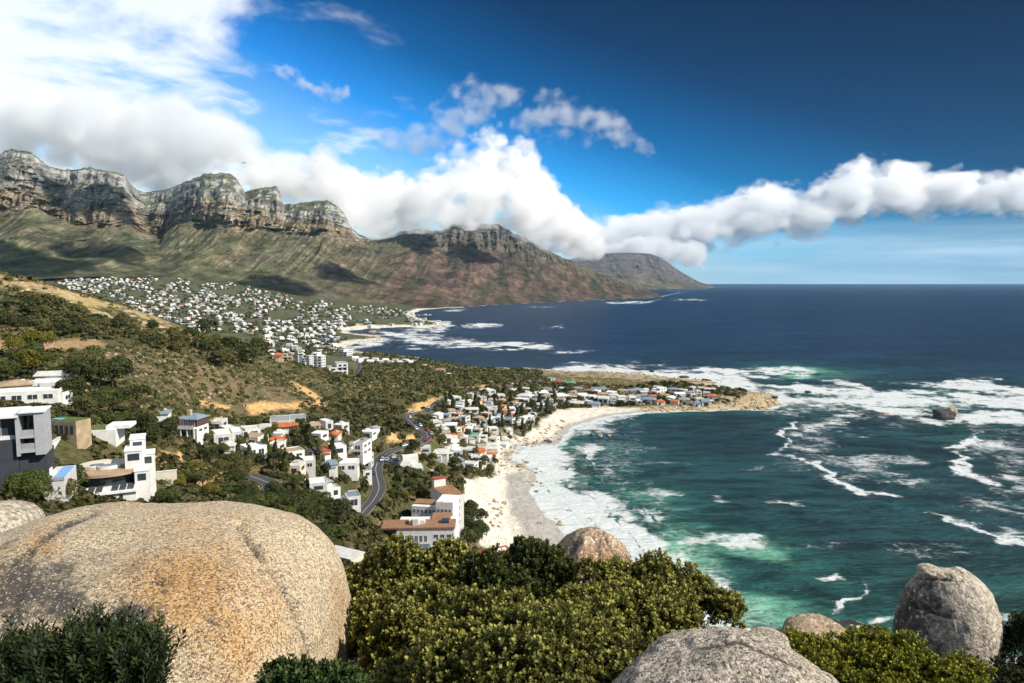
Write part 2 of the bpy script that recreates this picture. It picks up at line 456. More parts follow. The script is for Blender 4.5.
# ochre cuttings
for Pp, w in (([(212, 420), (228, 415), (238, 417), (236, 424), (215, 428)], 1.5), ([(247, 405), (262, 401), (300, 403), (302, 409), (270, 412), (248, 415)], 1.5),
              ([(290, 380), (300, 384), (322, 398), (318, 401), (298, 391)], 1.0), ([(300, 402), (318, 400), (320, 406), (303, 408)], 1.0), ([(148, 458), (160, 452), (176, 455), (182, 445), (181, 462), (165, 468), (150, 468)], 2),
              ([(385, 438), (395, 431), (404, 440), (402, 443), (386, 441)], 1.0), ([(404, 436), (413, 433), (414, 439), (406, 442)], 1.0), ([(404, 410), (415, 405), (432, 398), (441, 397), (440, 403), (420, 411), (406, 415)], 1.0),
              ([(446, 388), (480, 385), (506, 384.5), (506, 388), (470, 390), (447, 393)], 0.8), ([(190, 468), (212, 472), (226, 476), (215, 486), (196, 490)], 2), ([(235, 482), (250, 478), (262, 484), (255, 492), (240, 490)], 2),
              ([(190, 398), (210, 401), (228, 405), (228, 408), (200, 406)], 1.5)):
    C = lerp(C, (0.58, 0.36, 0.15), pm(Pp, w) * (GY > 120) * (GY < 760) * sstep(-0.75, -0.2, nB))
# town ground
town = sstep(700, 900, GY) * (GU < 450)
C = lerp(C, (0.11, 0.115, 0.07), town * 0.7)
C = lerp(C, (0.045, 0.07, 0.03), town * sstep(0.0, 0.3, nA) * 0.7)
C = lerp(C, (0.14, 0.17, 0.05), pm([(352, 312), (372, 309), (378, 311), (362, 314)], 1) * 0.9)
# back slope of the next bay: green
back = sstep(2600, 2900, GY)
C = lerp(C, (0.075, 0.085, 0.035), back * 0.9)
# open field and turf on the point
C = lerp(C, (0.13, 0.12, 0.045), pm([(548, 378), (590, 378), (645, 383), (640, 387), (575, 385), (548, 383)], 1) * (GY > 500))
C = lerp(C, (0.16, 0.15, 0.06), pm([(372, 376), (430, 372), (435, 377), (380, 380)], 1.5) * (GY > 500))
# sand and beach
beach = pm([(462, 478), (500, 476), (486, 460), (482, 447), (498, 440), (530, 432), (545, 418), (555, 409), (600, 406), (640, 408), (640, 416), (560, 450), (535, 455), (540, 500), (575, 545), (620, 600), (560, 600), (520, 575), (503, 560), (478, 545), (476, 520), (462, 500)], 2) * (GY < 800)
beach = np.maximum(beach, pm([(330, 345), (350, 340), (384, 337), (386, 342), (350, 354), (335, 350)], 1) * (GY > 900))
beach = np.maximum(beach, sstep(34, 20, GSD) * (GY > 1500))
SANDC = np.array((0.62, 0.57, 0.475))
rocky = sstep(22, 10, GSD) * (GY < 1200) * (1 - beach)
C = lerp(C, (0.42, 0.33, 0.21), rocky * 0.9)
C = lerp(C, (0.42, 0.33, 0.20), pm([(715, 392), (745, 391), (778, 396), (777, 408), (740, 411), (700, 411), (640, 413), (620, 408), (690, 406), (735, 404)], 1.5) * (GY > 500) * 0.85)
C = lerp(C, (0.45, 0.36, 0.24), pm([(500, 369), (545, 371), (600, 372), (680, 376), (725, 383), (700, 386), (650, 381), (600, 378), (520, 372)], 1.2) * (GY > 700) * sstep(-.45, .25, nB) * 0.85)
C = lerp(C, SANDC, beach)
wet = beach * sstep(12, 4, GSD + 3 * nC) * (GY < 800)
wet = np.maximum(wet, beach * pm([(508, 474), (528, 470), (530, 495), (575, 545), (600, 580), (545, 575), (530, 545), (505, 500)], 3))
C = lerp(C, (0.40, 0.37, 0.315), wet * .9)
# bare ground under the camera
C = lerp(C, (0.10, 0.08, 0.045), sstep(60, 20, GY))
C = C * (1 + 0.32 * fbm(GX / 2.5, GY / 2.5, octv=3, seed=77))[..., None]
keep = (GSD > -30)
faces = grid_faces(NR, NC)
faces = faces[keep.ravel()[faces].any(1)]
m = NT('ground_cover')
p = m.pos()
n_ = m.noise(p, 0.9, 6, 0.65); n2_ = m.noise(p, 0.12, 4, 0.6)
vor = m.voro(p, 0.45)
col = m.mix(1.0, m.attr('tint'), m.rng(n_, 0.25, 0.75, 0.55, 1.45), 'MULTIPLY')
col = m.mix(m.math('MULTIPLY', m.rng(vor, 0.35, 0.1), m.math('SUBTRACT', 1.0, m.attr('sand', 'Fac'))), col, (0.035, 0.045, 0.016))
rough = m.rng(m.attr('wet', 'Fac'), 0.0, 1.0, 0.92, 0.35)
m.principled(col, rough, m.rng(m.attr('wet', 'Fac'), 0, 1, 0.1, 0.45), m.bump(n_, 0.6, 0.5))
sandy = np.clip(beach + rocky + crest * .6, 0, 1)
me = mesh_np('hillside', np.stack([GX, GY, GZ], -1).reshape(-1, 3), faces, C.reshape(-1, 3), {'sand': sandy.ravel(), 'wet': wet.ravel()})
hill = link('hillside', me, m.m); tag(hill, 'scrub covered hillside falling to the beach and the low point', kind='structure')
def ground_z(x, y):
    z, sd = land_height(np.array([float(x)]), np.array([float(y)]))
    return float(z[0])
def ground_zs(x, y): return land_height(np.asarray(x, float), np.asarray(y, float))[0]
def on_ground(u, v, y0=15.0, y1=3200.0):
    """first point where the sight line through (u, v) meets the ground"""
    ys = np.exp(np.linspace(math.log(y0), math.log(y1), 500))
    P = np.array([at(u, v, q) for q in ys])
    g = height(P[:, 0], P[:, 1], False)
    k = np.nonzero(P[:, 2] <= np.maximum(g, 0.2))[0]
    if len(k) == 0: return None
    k = k[0]
    x, y = P[k, 0], P[k, 1]
    return np.array([x, y, ground_z(x, y)])
# ------------------------------------------------------------------ the mountain range behind the bay
def interp(u, tab, k): 
    t = np.array([[r[0], r[k]] for r in tab], float); return np.interp(u, t[:, 0], t[:, 1])
RIDGE = [(-260, 190, 3300), (-200, 170, 3200), (-120, 178, 3250), (-60, 160, 3300), (0, 155, 3300), (5, 151, 3310), (12, 149.5, 3320), (28, 151, 3340), (38, 157, 3350), (47, 165, 3450), (55, 169, 3500), (75, 169, 3500), (90, 167.5, 3520), (105, 170, 3540), (117, 172, 3560), (124, 175, 3580), (130, 183, 3700), (137, 190, 3900),
         (150, 192, 4000), (165, 189, 3980), (178, 185, 3900), (192, 179, 3850), (205, 173.5, 3820), (222, 172.5, 3850), (230, 174, 3860), (236, 177, 3880), (241, 185, 3950), (245, 191, 4000), (252, 190, 4020), (262, 187.5, 4040), (277, 185.5, 4060), (280, 192, 4150), (284, 205, 4250), (297, 203, 4300),
         (312, 201, 4320), (328, 200, 4350), (337, 205, 4380), (343, 212, 4420), (350, 225, 4550), (357, 233, 4800), (370, 238, 4950), (385, 239, 5050), (400, 231, 5100), (415, 229, 5150), (430, 230, 5250), (442, 231, 5350), (447, 225, 5400), (460, 224, 5450), (480, 224, 5550), (500, 224, 5650),
         (509, 231, 5700), (528, 238.5, 5800), (545, 249, 5900), (556, 254.5, 5950), (575, 262, 6000), (597, 272, 6150), (624, 282, 6300), (640, 287, 6400), (651, 291, 6500), (658, 294, 6500), (664, 296.6, 6450)]
CLIFF = [(-260, 232), (0, 206), (30, 205), (45, 212), (60, 222), (80, 224), (100, 226), (130, 222), (145, 232), (160, 236), (180, 222), (200, 226), (240, 228), (290, 233), (350, 237), (365, 245), (400, 246), (440, 247), (480, 247), (510, 247), (530, 252), (560, 264), (600, 276), (664, 298)]
FOOT = [(-260, 272, 2300), (-60, 272, 2350), (0, 274, 2450), (100, 273, 2650), (200, 281, 2850), (240, 287, 2950), (300, 297.5, 3000), (350, 302.5, 3100), (400, 306.5, 3200), (430, 309.5, 3080), (443, 308.6, 3200), (460, 308, 3330), (500, 304.9, 3700), (540, 302.9, 4080), (600, 300.4, 4650), (645, 298.8, 5200), (664, 297.3, 5600)]
MU, MT = 1150, 420
mu = np.linspace(-260, 664, MU)
mt = np.concatenate([np.linspace(-0.06, 1, MT), 1 + np.linspace(0.02, 1, 24) ** 1.3])
U, T = np.meshgrid(mu, mt)
vr = interp(U, RIDGE, 1); Dr = interp(U, RIDGE, 2)
vr = vr + (1.5 * fbm(U / 5, U * 0, octv=5, seed=3, gain=.6) - 1.2 * np.clip(ridged(U / 9, U * 0, octv=3, seed=33), 0, 1) + .5) * sstep(664, 560, U)
Dr = Dr + 60 * fbm(U / 30, U * 0, octv=3, seed=8)
vf = interp(U, FOOT, 1); Df = interp(U, FOOT, 2)
vc = interp(U, CLIFF, 1) + 3.0 * fbm(U / 12, U * 0, octv=4, seed=4)
vc = np.maximum(vc, vr + 0.5)
slopez = lambda v: (lambda d: d[2] / d[1])(vdir(0.0, v))
zr = H + slopez(vr) * Dr; zf = H + slopez(vf) * Df
def smo(tab, k_, wd):
    q_ = interp(mu, tab, k_); kk_ = np.exp(-(np.arange(-90, 91) / wd) ** 2); kk_ /= kk_.sum(); return np.convolve(np.pad(q_, 90, mode='edge'), kk_, 'valid')[None].repeat(len(mt), 0)
Drs = smo(RIDGE, 2, 32.0); Drs = np.where(U > 620, np.minimum(Drs, Dr), Drs)
span = np.clip((Drs - Df), 200, 5000)
cw = np.clip(0.22 * span, 60, 420)                      # depth taken by the cliffs
Dc = np.minimum(Drs - cw, Dr - 40)
zc = H + slopez(vc) * Dc
TC = 0.56                                               # share of the rows below the cliffs
tt = np.clip(T, -0.06, 1)
a = np.clip(tt / TC, -0.2, 1); b = np.clip((tt - TC) / (1 - TC), 0, 1)
# talus: gently concave; cliffs: strata steps
Yt = Df + (Dc - Df) * a; Zt = zf + (zc - zf) * (0.55 * a + 0.45 * np.sign(a) * np.abs(a) ** 1.9)
steps = np.array([0.0, 0.16, 0.26, 0.36, 0.62, 0.72, 0.95, 1.0])    # fraction of height
runs = np.array([0.0, 0.05, 0.22, 0.26, 0.36, 0.70, 0.80, 1.0])     # fraction of depth
bj = np.clip(b + 0.05 * fbm(U / 16, b * 3, octv=3, seed=91) * np.sin(np.pi * b), 0, 1)
q = (steps + runs) / 2
q = np.cumsum(np.concatenate([[0], np.diff(steps) * 0.8 + np.diff(runs) * 0.2]))
Yc = Dc + (Dr - Dc) * np.interp(bj, q / q[-1], runs); Zc = zc + (zr - zc) * np.interp(bj, q / q[-1], steps)
Y = np.where(tt <= TC, Yt, Yc); Z = np.where(tt <= TC, Zt, Zc)
# behind the ridge: fall away
over = np.clip(T - 1, 0, 1)
Y = Y + over * 1500; Z = Z - over ** 1.2 * 420 * sstep(664, 600, U) - over * 30
# buttresses and gullies push the face forward or back (none at the foot and crest lines)
W = (U - 512) / F * Y                                    # metres across
elev = np.clip((Z - zf) / np.maximum(zr - zf, 20), 0, 1.2)
env = np.sin(np.pi * np.clip(tt * 1.0, 0, 1)) ** 0.7 * sstep(1.02, 0.93, T)
big = ridged(W / 420 + 0.15 * elev, elev * 0.5, octv=2, seed=14)
med = ridged(W / 130 + 0.5 * elev, elev * 1.1, octv=4, seed=15, gain=0.55)
fin = ridged(W / 34, Z / 90, octv=4, seed=16, gain=0.6)
cl = sstep(TC - 0.08, TC + 0.02, tt)
amp = sstep(664, 560, U) * 0.7 + 0.3
Y2 = Y - env * amp * (big * (95 + 75 * cl) + med * (70 + 45 * cl) + fin * (12 + 34 * cl))
Y2 = Y2 + env * fbm(W / 60, Z / 22, octv=4, seed=18) * (14 + 22 * cl) * amp
# long spurs run down and to the right of the picture
spur = ridged(W / 310 - Y / 900, Y / 2600, octv=4, seed=19)
Z2 = Z + (1 - cl) * env * spur * 38 * amp + (1 - cl) * env * fbm(W / 45, Y / 90, octv=4, seed=20) * 9
k = (Y2 / Y)
X2 = (U - 512) / F * Y2 * 1.0
X2 = X2 * (1.0 / (CP_ + (341.5 - (HOR + 0)) / F * SP_)) * 0 + (U - 512) / F * (Y2 * CP_ - (Z2 - H) * SP_)
def nrm_z(X, Y, Z):
    P = np.stack([X, Y, Z], -1)
    n = np.cross(np.gradient(P, axis=1), np.gradient(P, axis=0)); n /= np.linalg.norm(n, axis=-1, keepdims=True) + 1e-9
    return np.abs(n[..., 2])
nz = nrm_z(X2, Y2, Z2)
Wd = W - (Zc0 := (Z2 - zf)) * 1.1; g1 = fbm(Wd / 110, Zc0 / 260 + Y / 1500, octv=6, seed=51, gain=.6); g2 = fbm(W / 40, Z2 / (18 + 60 * (1 - cl)), octv=5, seed=52); g3 = fbm(W / 500, Y / 500, octv=3, seed=53)
strata = fbm(W / 900, Z2 / 11, octv=3, seed=54)
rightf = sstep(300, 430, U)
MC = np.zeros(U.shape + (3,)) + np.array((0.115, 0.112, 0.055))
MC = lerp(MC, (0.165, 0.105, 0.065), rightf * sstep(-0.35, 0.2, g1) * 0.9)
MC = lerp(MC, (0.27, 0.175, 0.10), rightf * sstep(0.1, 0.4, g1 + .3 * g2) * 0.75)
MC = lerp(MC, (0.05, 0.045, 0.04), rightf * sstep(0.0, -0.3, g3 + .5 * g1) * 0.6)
MC = lerp(MC, (0.115, 0.135, 0.048), (1 - rightf) * sstep(-0.1, 0.3, g3 + .4 * g1) * sstep(230, 120, U) * 0.8)
MC = lerp(MC, (0.13, 0.10, 0.065), sstep(90, 230, U) * sstep(-0.2, .3, g1) * 0.6)
MC = lerp(MC, (0.045, 0.06, 0.028), sstep(0.08, 0.3, g2) * 0.65)
MC = lerp(MC, (0.17, 0.135, 0.10), sstep(0.2, 0.45, g1 + g2 * 0.3) * (1 - rightf) * 0.6)
_k = rightf[..., None]; MC = MC * .82 + MC.mean(-1, keepdims=True) * .18  # slopes greyed in the colour itself for part of the haze
MC = MC * (np.array([.96, 1.0, .95]) * (1 - _k) + np.array([.98, .88, .95]) * _k)
rock = np.clip(sstep(0.80, 0.50, nz) * (0.35 + 0.65 * cl) + cl * 0.4, 0, 1)
upper = sstep(0.45, 0.75, b)
rc = lerp(np.zeros(U.shape + (3,)) + np.array((0.36, 0.25, 0.16)), (0.35, 0.345, 0.325), sstep(0.2, 0.5, b + 0.15 * g1))
rc = lerp(rc, (0.16, 0.15, 0.14), sstep(0.0, 0.35, g2 + 0.5 * strata) * 0.7)
rc = lerp(rc, (0.40, 0.385, 0.35), sstep(0.1, 0.5, strata - g2) * 0.6)
rc = lerp(rc, (0.085, 0.08, 0.08), sstep(350, 390, U) * 0.8)  # cliffs at right coloured dark for the shadow of the cloud bank
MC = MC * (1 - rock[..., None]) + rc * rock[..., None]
ledge = cl * sstep(0.62, 0.8, nz) * (1 - sstep(370, 420, U) * .5)
MC = lerp(MC, (0.075, 0.09, 0.04), ledge * 0.75)
mf = grid_faces(*U.shape)
m = NT('mountain_rock')
p = m.pos()
sc_ = m.n('ShaderNodeVectorMath', operation='MULTIPLY'); m.l(p, sc_.inputs[0]); sc_.inputs[1].default_value = (0.007, 0.007, 0.022)
na = m.noise(sc_.outputs[0], 1.0, 10, 0.65); nb = m.noise(p, 0.02, 8, 0.65)
col = m.mix(1.0, m.attr('tint'), m.rng(na, 0.3, 0.72, 0.55, 1.35), 'MULTIPLY')
col = m.mix(1.0, col, m.rng(nb, 0.3, 0.7, 0.6, 1.35), 'MULTIPLY')
m.principled(col, 0.95, 0.05, m.bump(nb, 1.0, 22.0, m.bump(na, 0.8, 12.0)))
M_ROCKFACE = m.m
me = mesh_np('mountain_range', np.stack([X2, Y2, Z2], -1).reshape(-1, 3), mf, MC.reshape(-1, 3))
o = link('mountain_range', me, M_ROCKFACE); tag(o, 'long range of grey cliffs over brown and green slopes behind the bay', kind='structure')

# ------------------------------------------------------------------ far flat-topped headland
R2 = [(520, 262, 14500), (545, 262, 14500), (562, 261, 14500), (569, 259.5, 14500), (580, 257, 14500), (591, 255, 14500), (605, 253.5, 14500), (624, 252.5, 14500), (640, 252.8, 14600), (651, 254, 14600), (660, 257, 14600), (667, 262, 14600), (679, 270.5, 14600), (690, 277, 14500), (700, 282, 14400), (712, 286, 14300), (722, 287.6, 14200)]
F2 = [(520, 292, 8300), (600, 290.5, 9900), (655, 289.3, 11600), (690, 288.7, 12700), (722, 287.7, 14000)]
mu = np.linspace(520, 722, 420); mt = np.concatenate([np.linspace(-0.02, 1, 170), 1 + np.linspace(0.05, 1, 12)])
U, T = np.meshgrid(mu, mt)
vr = interp(U, R2, 1) + 0.35 * fbm(U / 6, U * 0, octv=3, seed=66); Dr = interp(U, R2, 2); vf = interp(U, F2, 1); Df = interp(U, F2, 2)
zr = H + slopez(vr) * Dr; zf = H + slopez(vf) * Df
t = np.clip(T, -0.02, 1)
Y = Df + (Dr - Df) * t
prof = np.interp(t, [-0.02, 0, 0.45, 0.72, 0.78, 0.83, 0.90, 1.0], [-0.03, 0, 0.28, 0.55, 0.72, 0.76, 0.94, 1.0])
Z = zf + (zr - zf) * prof
over = np.clip(T - 1, 0, 1); Y = Y + over * 4000; Z = Z - over * 300
W = (U - 512) / F * Y; env = np.sin(np.pi * np.clip(t, 0, 1)) ** 0.7
Y2 = Y - env * (ridged(W / 900, Z / 900, octv=4, seed=71) * 420)
Z2 = Z + env * fbm(W / 200, Y / 300, octv=4, seed=72) * 30
X2 = (U - 512) / F * (Y2 * CP_ - (Z2 - H) * SP_)
g1 = fbm(W / 500, Z / 120, octv=5, seed=73)
HC = np.zeros(U.shape + (3,)) + np.array((0.10, 0.085, 0.05))
HC = lerp(HC, (0.18, 0.14, 0.09), sstep(-0.1, 0.3, g1) * 0.8)
HC = lerp(HC, (0.12, 0.105, 0.10), sstep(0.45, 0.7, t) * 0.85)
me = mesh_np('far_headland', np.stack([X2, Y2, Z2], -1).reshape(-1, 3), grid_faces(*U.shape), HC.reshape(-1, 3))
o = link('far_headland', me, M_ROCKFACE); tag(o, 'distant flat topped headland ending in a low point in the sea', kind='structure')
# ------------------------------------------------------------------ the sea: one sheet to the horizon, foam where it breaks
su = np.concatenate([np.linspace(-1100, -60, 40)[:-1], np.linspace(-60, 300, 60)[:-1], np.linspace(300, 1084, 620), np.linspace(1084, 2300, 50)[1:]])
sv = np.concatenate([[284.02], np.arange(284.3, 300, 0.45), np.arange(300, 420, 0.8), np.arange(420, 700, 1.2), np.arange(700, 900, 8)])
U, V = np.meshgrid(su, sv)
slope_ = (-SP_ + (341.5 - V) / F * CP_) / (CP_ + (341.5 - V) / F * SP_)
Y = -H / slope_
X = (U - 512) / F * (Y * CP_ + H * SP_)
sd = -shore_sd(X, Y)                                     # metres off the shore
UT, VT = U, V
wk = np.clip((V - 284) / 150, 0.08, 1.1)
U = U + wk * (26 * fbm(X / 45, Y / 45, octv=5, seed=201, gain=.6) + 8 * fbm(X / 9, Y / 9, octv=3, seed=203))
V = V + wk * (13 * fbm(X / 45, Y / 45, octv=5, seed=202, gain=.6) + 4 * fbm(X / 9, Y / 9, octv=3, seed=204))
breakup = np.clip(0.78 + 1.1 * fbm(X / 30, Y / 30, octv=5, seed=207, gain=.65), .25, 1.15) * sstep(286, 330, V) + (1 - sstep(286, 330, V)) * .62
def poly(P, w): return soft_poly(U, V, P, w)
def line(P, w, s=1.0):
    d = seg_dist(U, V, P); 
    w = w * 1.15
    e0 = np.hypot(U - P[0][0], V - P[0][1]); e1 = np.hypot(U - P[-1][0], V - P[-1][1])
    return s * 0.88 * breakup * (np.exp(-(d / w) ** 2 * 1.3) + .42 * np.exp(-(d / (w * 3.2)) ** 2)) * (.45 + .55 * sstep(0, 16, e0)) * (.45 + .55 * sstep(0, 16, e1))
def blob(u, v, ru, rv, ang=0.0, s=1.0):
    c, n = math.cos(math.radians(ang)), math.sin(math.radians(ang))
    dx, dy = U - u, V - v
    a, b = dx * c + dy * n, -dx * n + dy * c
    return s * np.exp(-(a / ru) ** 2 - (b / rv) ** 2)
foam = np.zeros(U.shape)
def add(x):
    global foam
    foam = np.maximum(foam, x)
SURF = [(640, 408), (600, 416), (560, 430), (550, 440), (512, 452), (505, 470), (525, 500), (560, 545), (620, 610), (700, 690), (800, 690), (745, 610), (712, 580), (680, 556), (655, 536), (632, 520), (612, 503), (594, 482), (582, 462), (585, 446), (598, 432), (640, 416)]
SURF = [(u - (13 if 594 > u > 0 and i > 10 else 9 if i > 10 else 0), v) for i, (u, v) in enumerate(SURF)]
surfn = fbm(X / 26, Y / 26, octv=5, seed=206, gain=.6)
add(poly(SURF, 12) * (0.74 + .75 * surfn))
add(poly([(p[0] - 14, p[1] + 2) for p in SURF], 8) * (0.93 + .2 * surfn))
add(poly([(560, 440), (600, 425), (640, 415), (660, 450), (650, 480), (720, 540), (790, 610), (800, 690), (700, 690), (560, 500)], 26) * 0.30)
for b in ((655, 496, 26, 7, 8, .55), (700, 541, 34, 7, -6, .8), (742, 541, 26, 8, 2, .9), (690, 565, 30, 9, 25, .7), (716, 500, 16, 3.5, 0, .6), (788, 501, 26, 4, -3, .6), (640, 520, 22, 8, 20, .7), (735, 590, 22, 12, 30, .7), (590, 455, 12, 8, 0, .7), (612, 470, 14, 6, 0, .45), (600, 500, 20, 10, 20, .9), (765, 500, 10, 3, 0, .3)):
    add(blob(*b))
for P, w, s in (
    ([(560, 367), (600, 368), (640, 370), (672, 374), (705, 378), (735, 384), (765, 388), (800, 391)], 3.0, .9),
    ([(640, 371), (700, 375), (740, 381), (790, 387), (815, 391), (850, 395)], 3.4, .95),
    ([(690, 374), (730, 372), (790, 371.5), (815, 376)], 2.6, 1.0),
    ([(820, 381), (848, 383), (876, 389)], 2.6, 1.0), ([(800, 398), (850, 401), (900, 403), (960, 402)], 4.5, .85),
    ([(830, 392), (880, 394), (950, 390), (1040, 391)], 3.3, 1.0), ([(935, 386), (965, 382), (1005, 386)], 2.4, .95),
    ([(870, 409), (900, 413), (940, 418), (1000, 418), (1060, 420)], 4.2, 1.05), ([(880, 402), (960, 399), (1040, 399)], 4.0, .95), ([(985, 405), (1040, 404)], 3, .6),
    ([(770, 410), (800, 408), (840, 405)], 6, .6), ([(900, 408), (940, 406), (985, 411)], 3.5, .7),
    ([(785, 420), (796, 432), (790, 445), (770, 451), (765, 457), (800, 464), (830, 471), (860, 487), (895, 498)], 2.2, .95),
    ([(795, 432), (812, 425), (835, 417), (870, 412)], 8, .62), ([(800, 440), (830, 432), (850, 425)], 7, .5), ([(766, 453), (800, 450), (830, 458)], 6, .5),
    ([(973, 425), (972, 438), (952, 452), (948, 465), (965, 478), (1000, 486), (1040, 505)], 3.4, .9), ([(960, 455), (985, 445), (1010, 440)], 10, .5), ([(1000, 470), (1040, 480)], 8, .5),
    ([(870, 474), (900, 482), (935, 486), (980, 497), (1040, 515)], 6, .55), ([(920, 517), (950, 526), (1010, 544), (1040, 550)], 2.6, .9), ([(985, 535), (1040, 542)], 4, .6),
    ([(858, 580), (855, 592), (842, 606), (828, 613)], 2.6, .9), ([(808, 572), (832, 569), (842, 574)], 2.4, .85), ([(860, 618), (885, 616)], 2, .8), ([(1000, 620), (1040, 624)], 1.8, .8), ([(782, 590), (820, 597)], 2.5, .5),
    ([(372, 330), (400, 337), (430, 343), (460, 344)], 2.8, .72), ([(395, 333), (430, 337), (460, 340)], 3.0, .65), ([(350, 348), (368, 343.5), (388, 341)], 2.6, 1.0), ([(440, 343), (470, 343.5), (530, 346), (558, 345.5)], 1.5, 1.0),
    ([(455, 326), (480, 325.5), (504, 326)], 1.3, 1.0), ([(546, 327.6), (561, 327)], .9, 1.0), ([(548, 353.5), (570, 352), (590, 352.5)], 1.3, .8), ([(400, 348), (430, 350)], 1.6, .6), ([(440, 312), (470, 309)], 1.2, .7), ([(430, 322), (450, 324), (440, 329), (400, 330)], 2.0, .8),
    ([(600, 303), (650, 302), (662, 299)], .8, .9), ([(665, 300), (715, 300)], .7, .7), ([(655, 290.4), (690, 289.8), (716, 288.8)], .4, .5), ([(520, 308), (560, 306)], .7, .5)):
    add(line(P, w, s))
for P, w in (([(560, 462), (578, 490), (600, 515), (622, 545), (655, 580), (690, 615)], 1.3), ([(545, 470), (556, 498), (580, 525), (605, 555)], .9), ([(580, 450), (600, 480), (628, 508), (660, 536)], 1.1)):
    foam = foam - .55 * np.exp(-(seg_dist(U, V, P) / w) ** 2) * sstep(-.3, .2, fbm(X / 14, Y / 14, octv=3, seed=209))
foam = np.maximum(foam, 0)
add(poly([(790, 425), (860, 410), (950, 425), (1100, 430), (1100, 540), (1000, 520), (930, 505), (860, 490), (800, 455)], 22) * .46 * np.clip(breakup, 0, 1) * sstep(-.25, .3, fbm(X / 38, Y / 38, octv=4, seed=211)))
add(sstep(14, 2, sd) * 0.8 * (sd > -30) * sstep(2600, 900, Y))
add(sstep(10, 2, sd) * 0.5 * (sd > -30) * (Y > 900))
exposed = poly([(540, 360), (700, 372), (820, 388), (820, 412), (740, 400), (700, 385), (560, 374)], 3)
add(sstep(60, 8, sd) * exposed * breakup)
add(0.30 * sstep(0.2, 0.6, fbm(X / 90, Y / 25, octv=4, seed=101)) * sstep(1500, 500, Y))
# lighter green water over the sand and behind the breakers
aq = np.clip(np.exp(-np.maximum(sd, 0) / 45.0), 0, 1) * (Y < 900) * (.25 + .75 * sstep(430, 470, V))
for b in ((690, 560, 75, 34, 22, .95), (745, 545, 70, 20, 5, .9), (640, 500, 50, 22, 15, .6), (780, 620, 110, 35, 10, .7), (860, 600, 90, 40, 0, .35), (800, 372, 60, 7, 2, .8), (900, 400, 120, 14, 0, .55), (960, 430, 60, 20, 0, .25), (620, 455, 40, 14, 0, .45), (860, 500, 160, 50, 0, .12)):
    aq = np.maximum(aq, blob(*b))
aq = np.clip(aq * (1 + 0.5 * fbm(X / 30, Y / 18, octv=4, seed=102)), 0, 1)
U, V = UT, VT
foam = foam * (1 + 0.22 * fbm(X / 18, Y / 18, octv=4, seed=205))
near = sstep(1500, 330, Y)
lv = fbm(X / 140, Y / 70, octv=5, seed=103)
WC = np.zeros(U.shape + (3,)) + np.array((0.0035, 0.022, 0.055))
WC = lerp(WC, (0.0080, 0.031, 0.037), near)
WC = WC * (1 + 0.35 * lv)[..., None]
WC = lerp(WC, (0.026, 0.135, 0.098), aq * 0.9)
WC = lerp(WC, (0.16, 0.38, 0.26), sstep(0.45, 0.95, aq) * 0.75)
m = NT('sea_water')
p = m.pos()
fm = m.attr('foam', 'Fac')
vm = m.n('ShaderNodeVectorMath', operation='MULTIPLY'); m.l(p, vm.inputs[0]); vm.inputs[1].default_value = (1.0, 1.6, 1.0)
pd = m.n('ShaderNodeVectorMath', operation='ADD')
nzc = m.n('ShaderNodeTexNoise'); nzc.inputs['Scale'].default_value = 0.05; nzc.inputs['Detail'].default_value = 4; m.l(p, nzc.inputs['Vector'])
sc2 = m.n('ShaderNodeVectorMath', operation='SCALE'); m.l(nzc.outputs['Color'], sc2.inputs[0]); sc2.inputs['Scale'].default_value = 22.0
m.l(vm.outputs[0], pd.inputs[0]); m.l(sc2.outputs[0], pd.inputs[1])
lace = m.n('ShaderNodeTexVoronoi', feature='DISTANCE_TO_EDGE'); lace.inputs['Scale'].default_value = 0.16; m.l(pd.outputs[0], lace.inputs['Vector'])
lace2 = m.n('ShaderNodeTexVoronoi', feature='DISTANCE_TO_EDGE'); lace2.inputs['Scale'].default_value = 0.47; m.l(pd.outputs[0], lace2.inputs['Vector'])
lc = m.math('MULTIPLY_ADD', lace.outputs[0], -0.55, 0.36); lc2 = m.math('MULTIPLY_ADD', lace2.outputs[0], -0.35, 0.12)
nf = m.noise(pd.outputs[0], 0.10, 10, 0.78)
pat = m.math('ADD', m.math('ADD', lc, lc2), m.math('MULTIPLY', nf, 1.25))          # about 0.4 .. 1.2
th = m.math('SUBTRACT', 1.40, fm)
k_ = m.math('MULTIPLY', m.rng(m.math('SUBTRACT', pat, th), -0.16, 0.34), m.rng(fm, 0.03, 0.25))
k_ = m.math('MULTIPLY', k_, m.rng(m.noise(p, 0.5, 5, 0.7), 0.25, 0.6, 0.72, 1.0))
# waves: swell + chop, stretched along the crests
sw = m.n('ShaderNodeVectorMath', operation='MULTIPLY'); m.l(p, sw.inputs[0]); sw.inputs[1].default_value = (0.35, 1.0, 1.0)
w1 = m.noise(sw.outputs[0], 0.10, 6, 0.62, 0.4); w2 = m.noise(sw.outputs[0], 0.013, 5, 0.55, 0.5); w3 = m.noise(sw.outputs[0], 0.55, 4, 0.6)
hgt = m.math('ADD', m.math('MULTIPLY', w1, 2.2), m.math('ADD', m.math('MULTIPLY', w2, 4.0), m.math('MULTIPLY', w3, 1.0)))
bn = m.bump(hgt, 1.0, 1.5)
wcol = m.mix(1.0, m.attr('tint'), m.rng(m.math('ADD', m.math('MULTIPLY', w1, .5), m.math('ADD', m.math('MULTIPLY', w3, .25), m.math('MULTIPLY', w2, .25))), 0.40, 0.60, 0.40, 1.75), 'MULTIPLY')
caps = m.math('MULTIPLY', m.rng(m.noise(sw.outputs[0], 0.16, 7, 0.75), 0.715, 0.78), 0.6)
k2 = m.math('MAXIMUM', k_, caps)
col = m.mix(k2, wcol, (0.66, 0.69, 0.68))
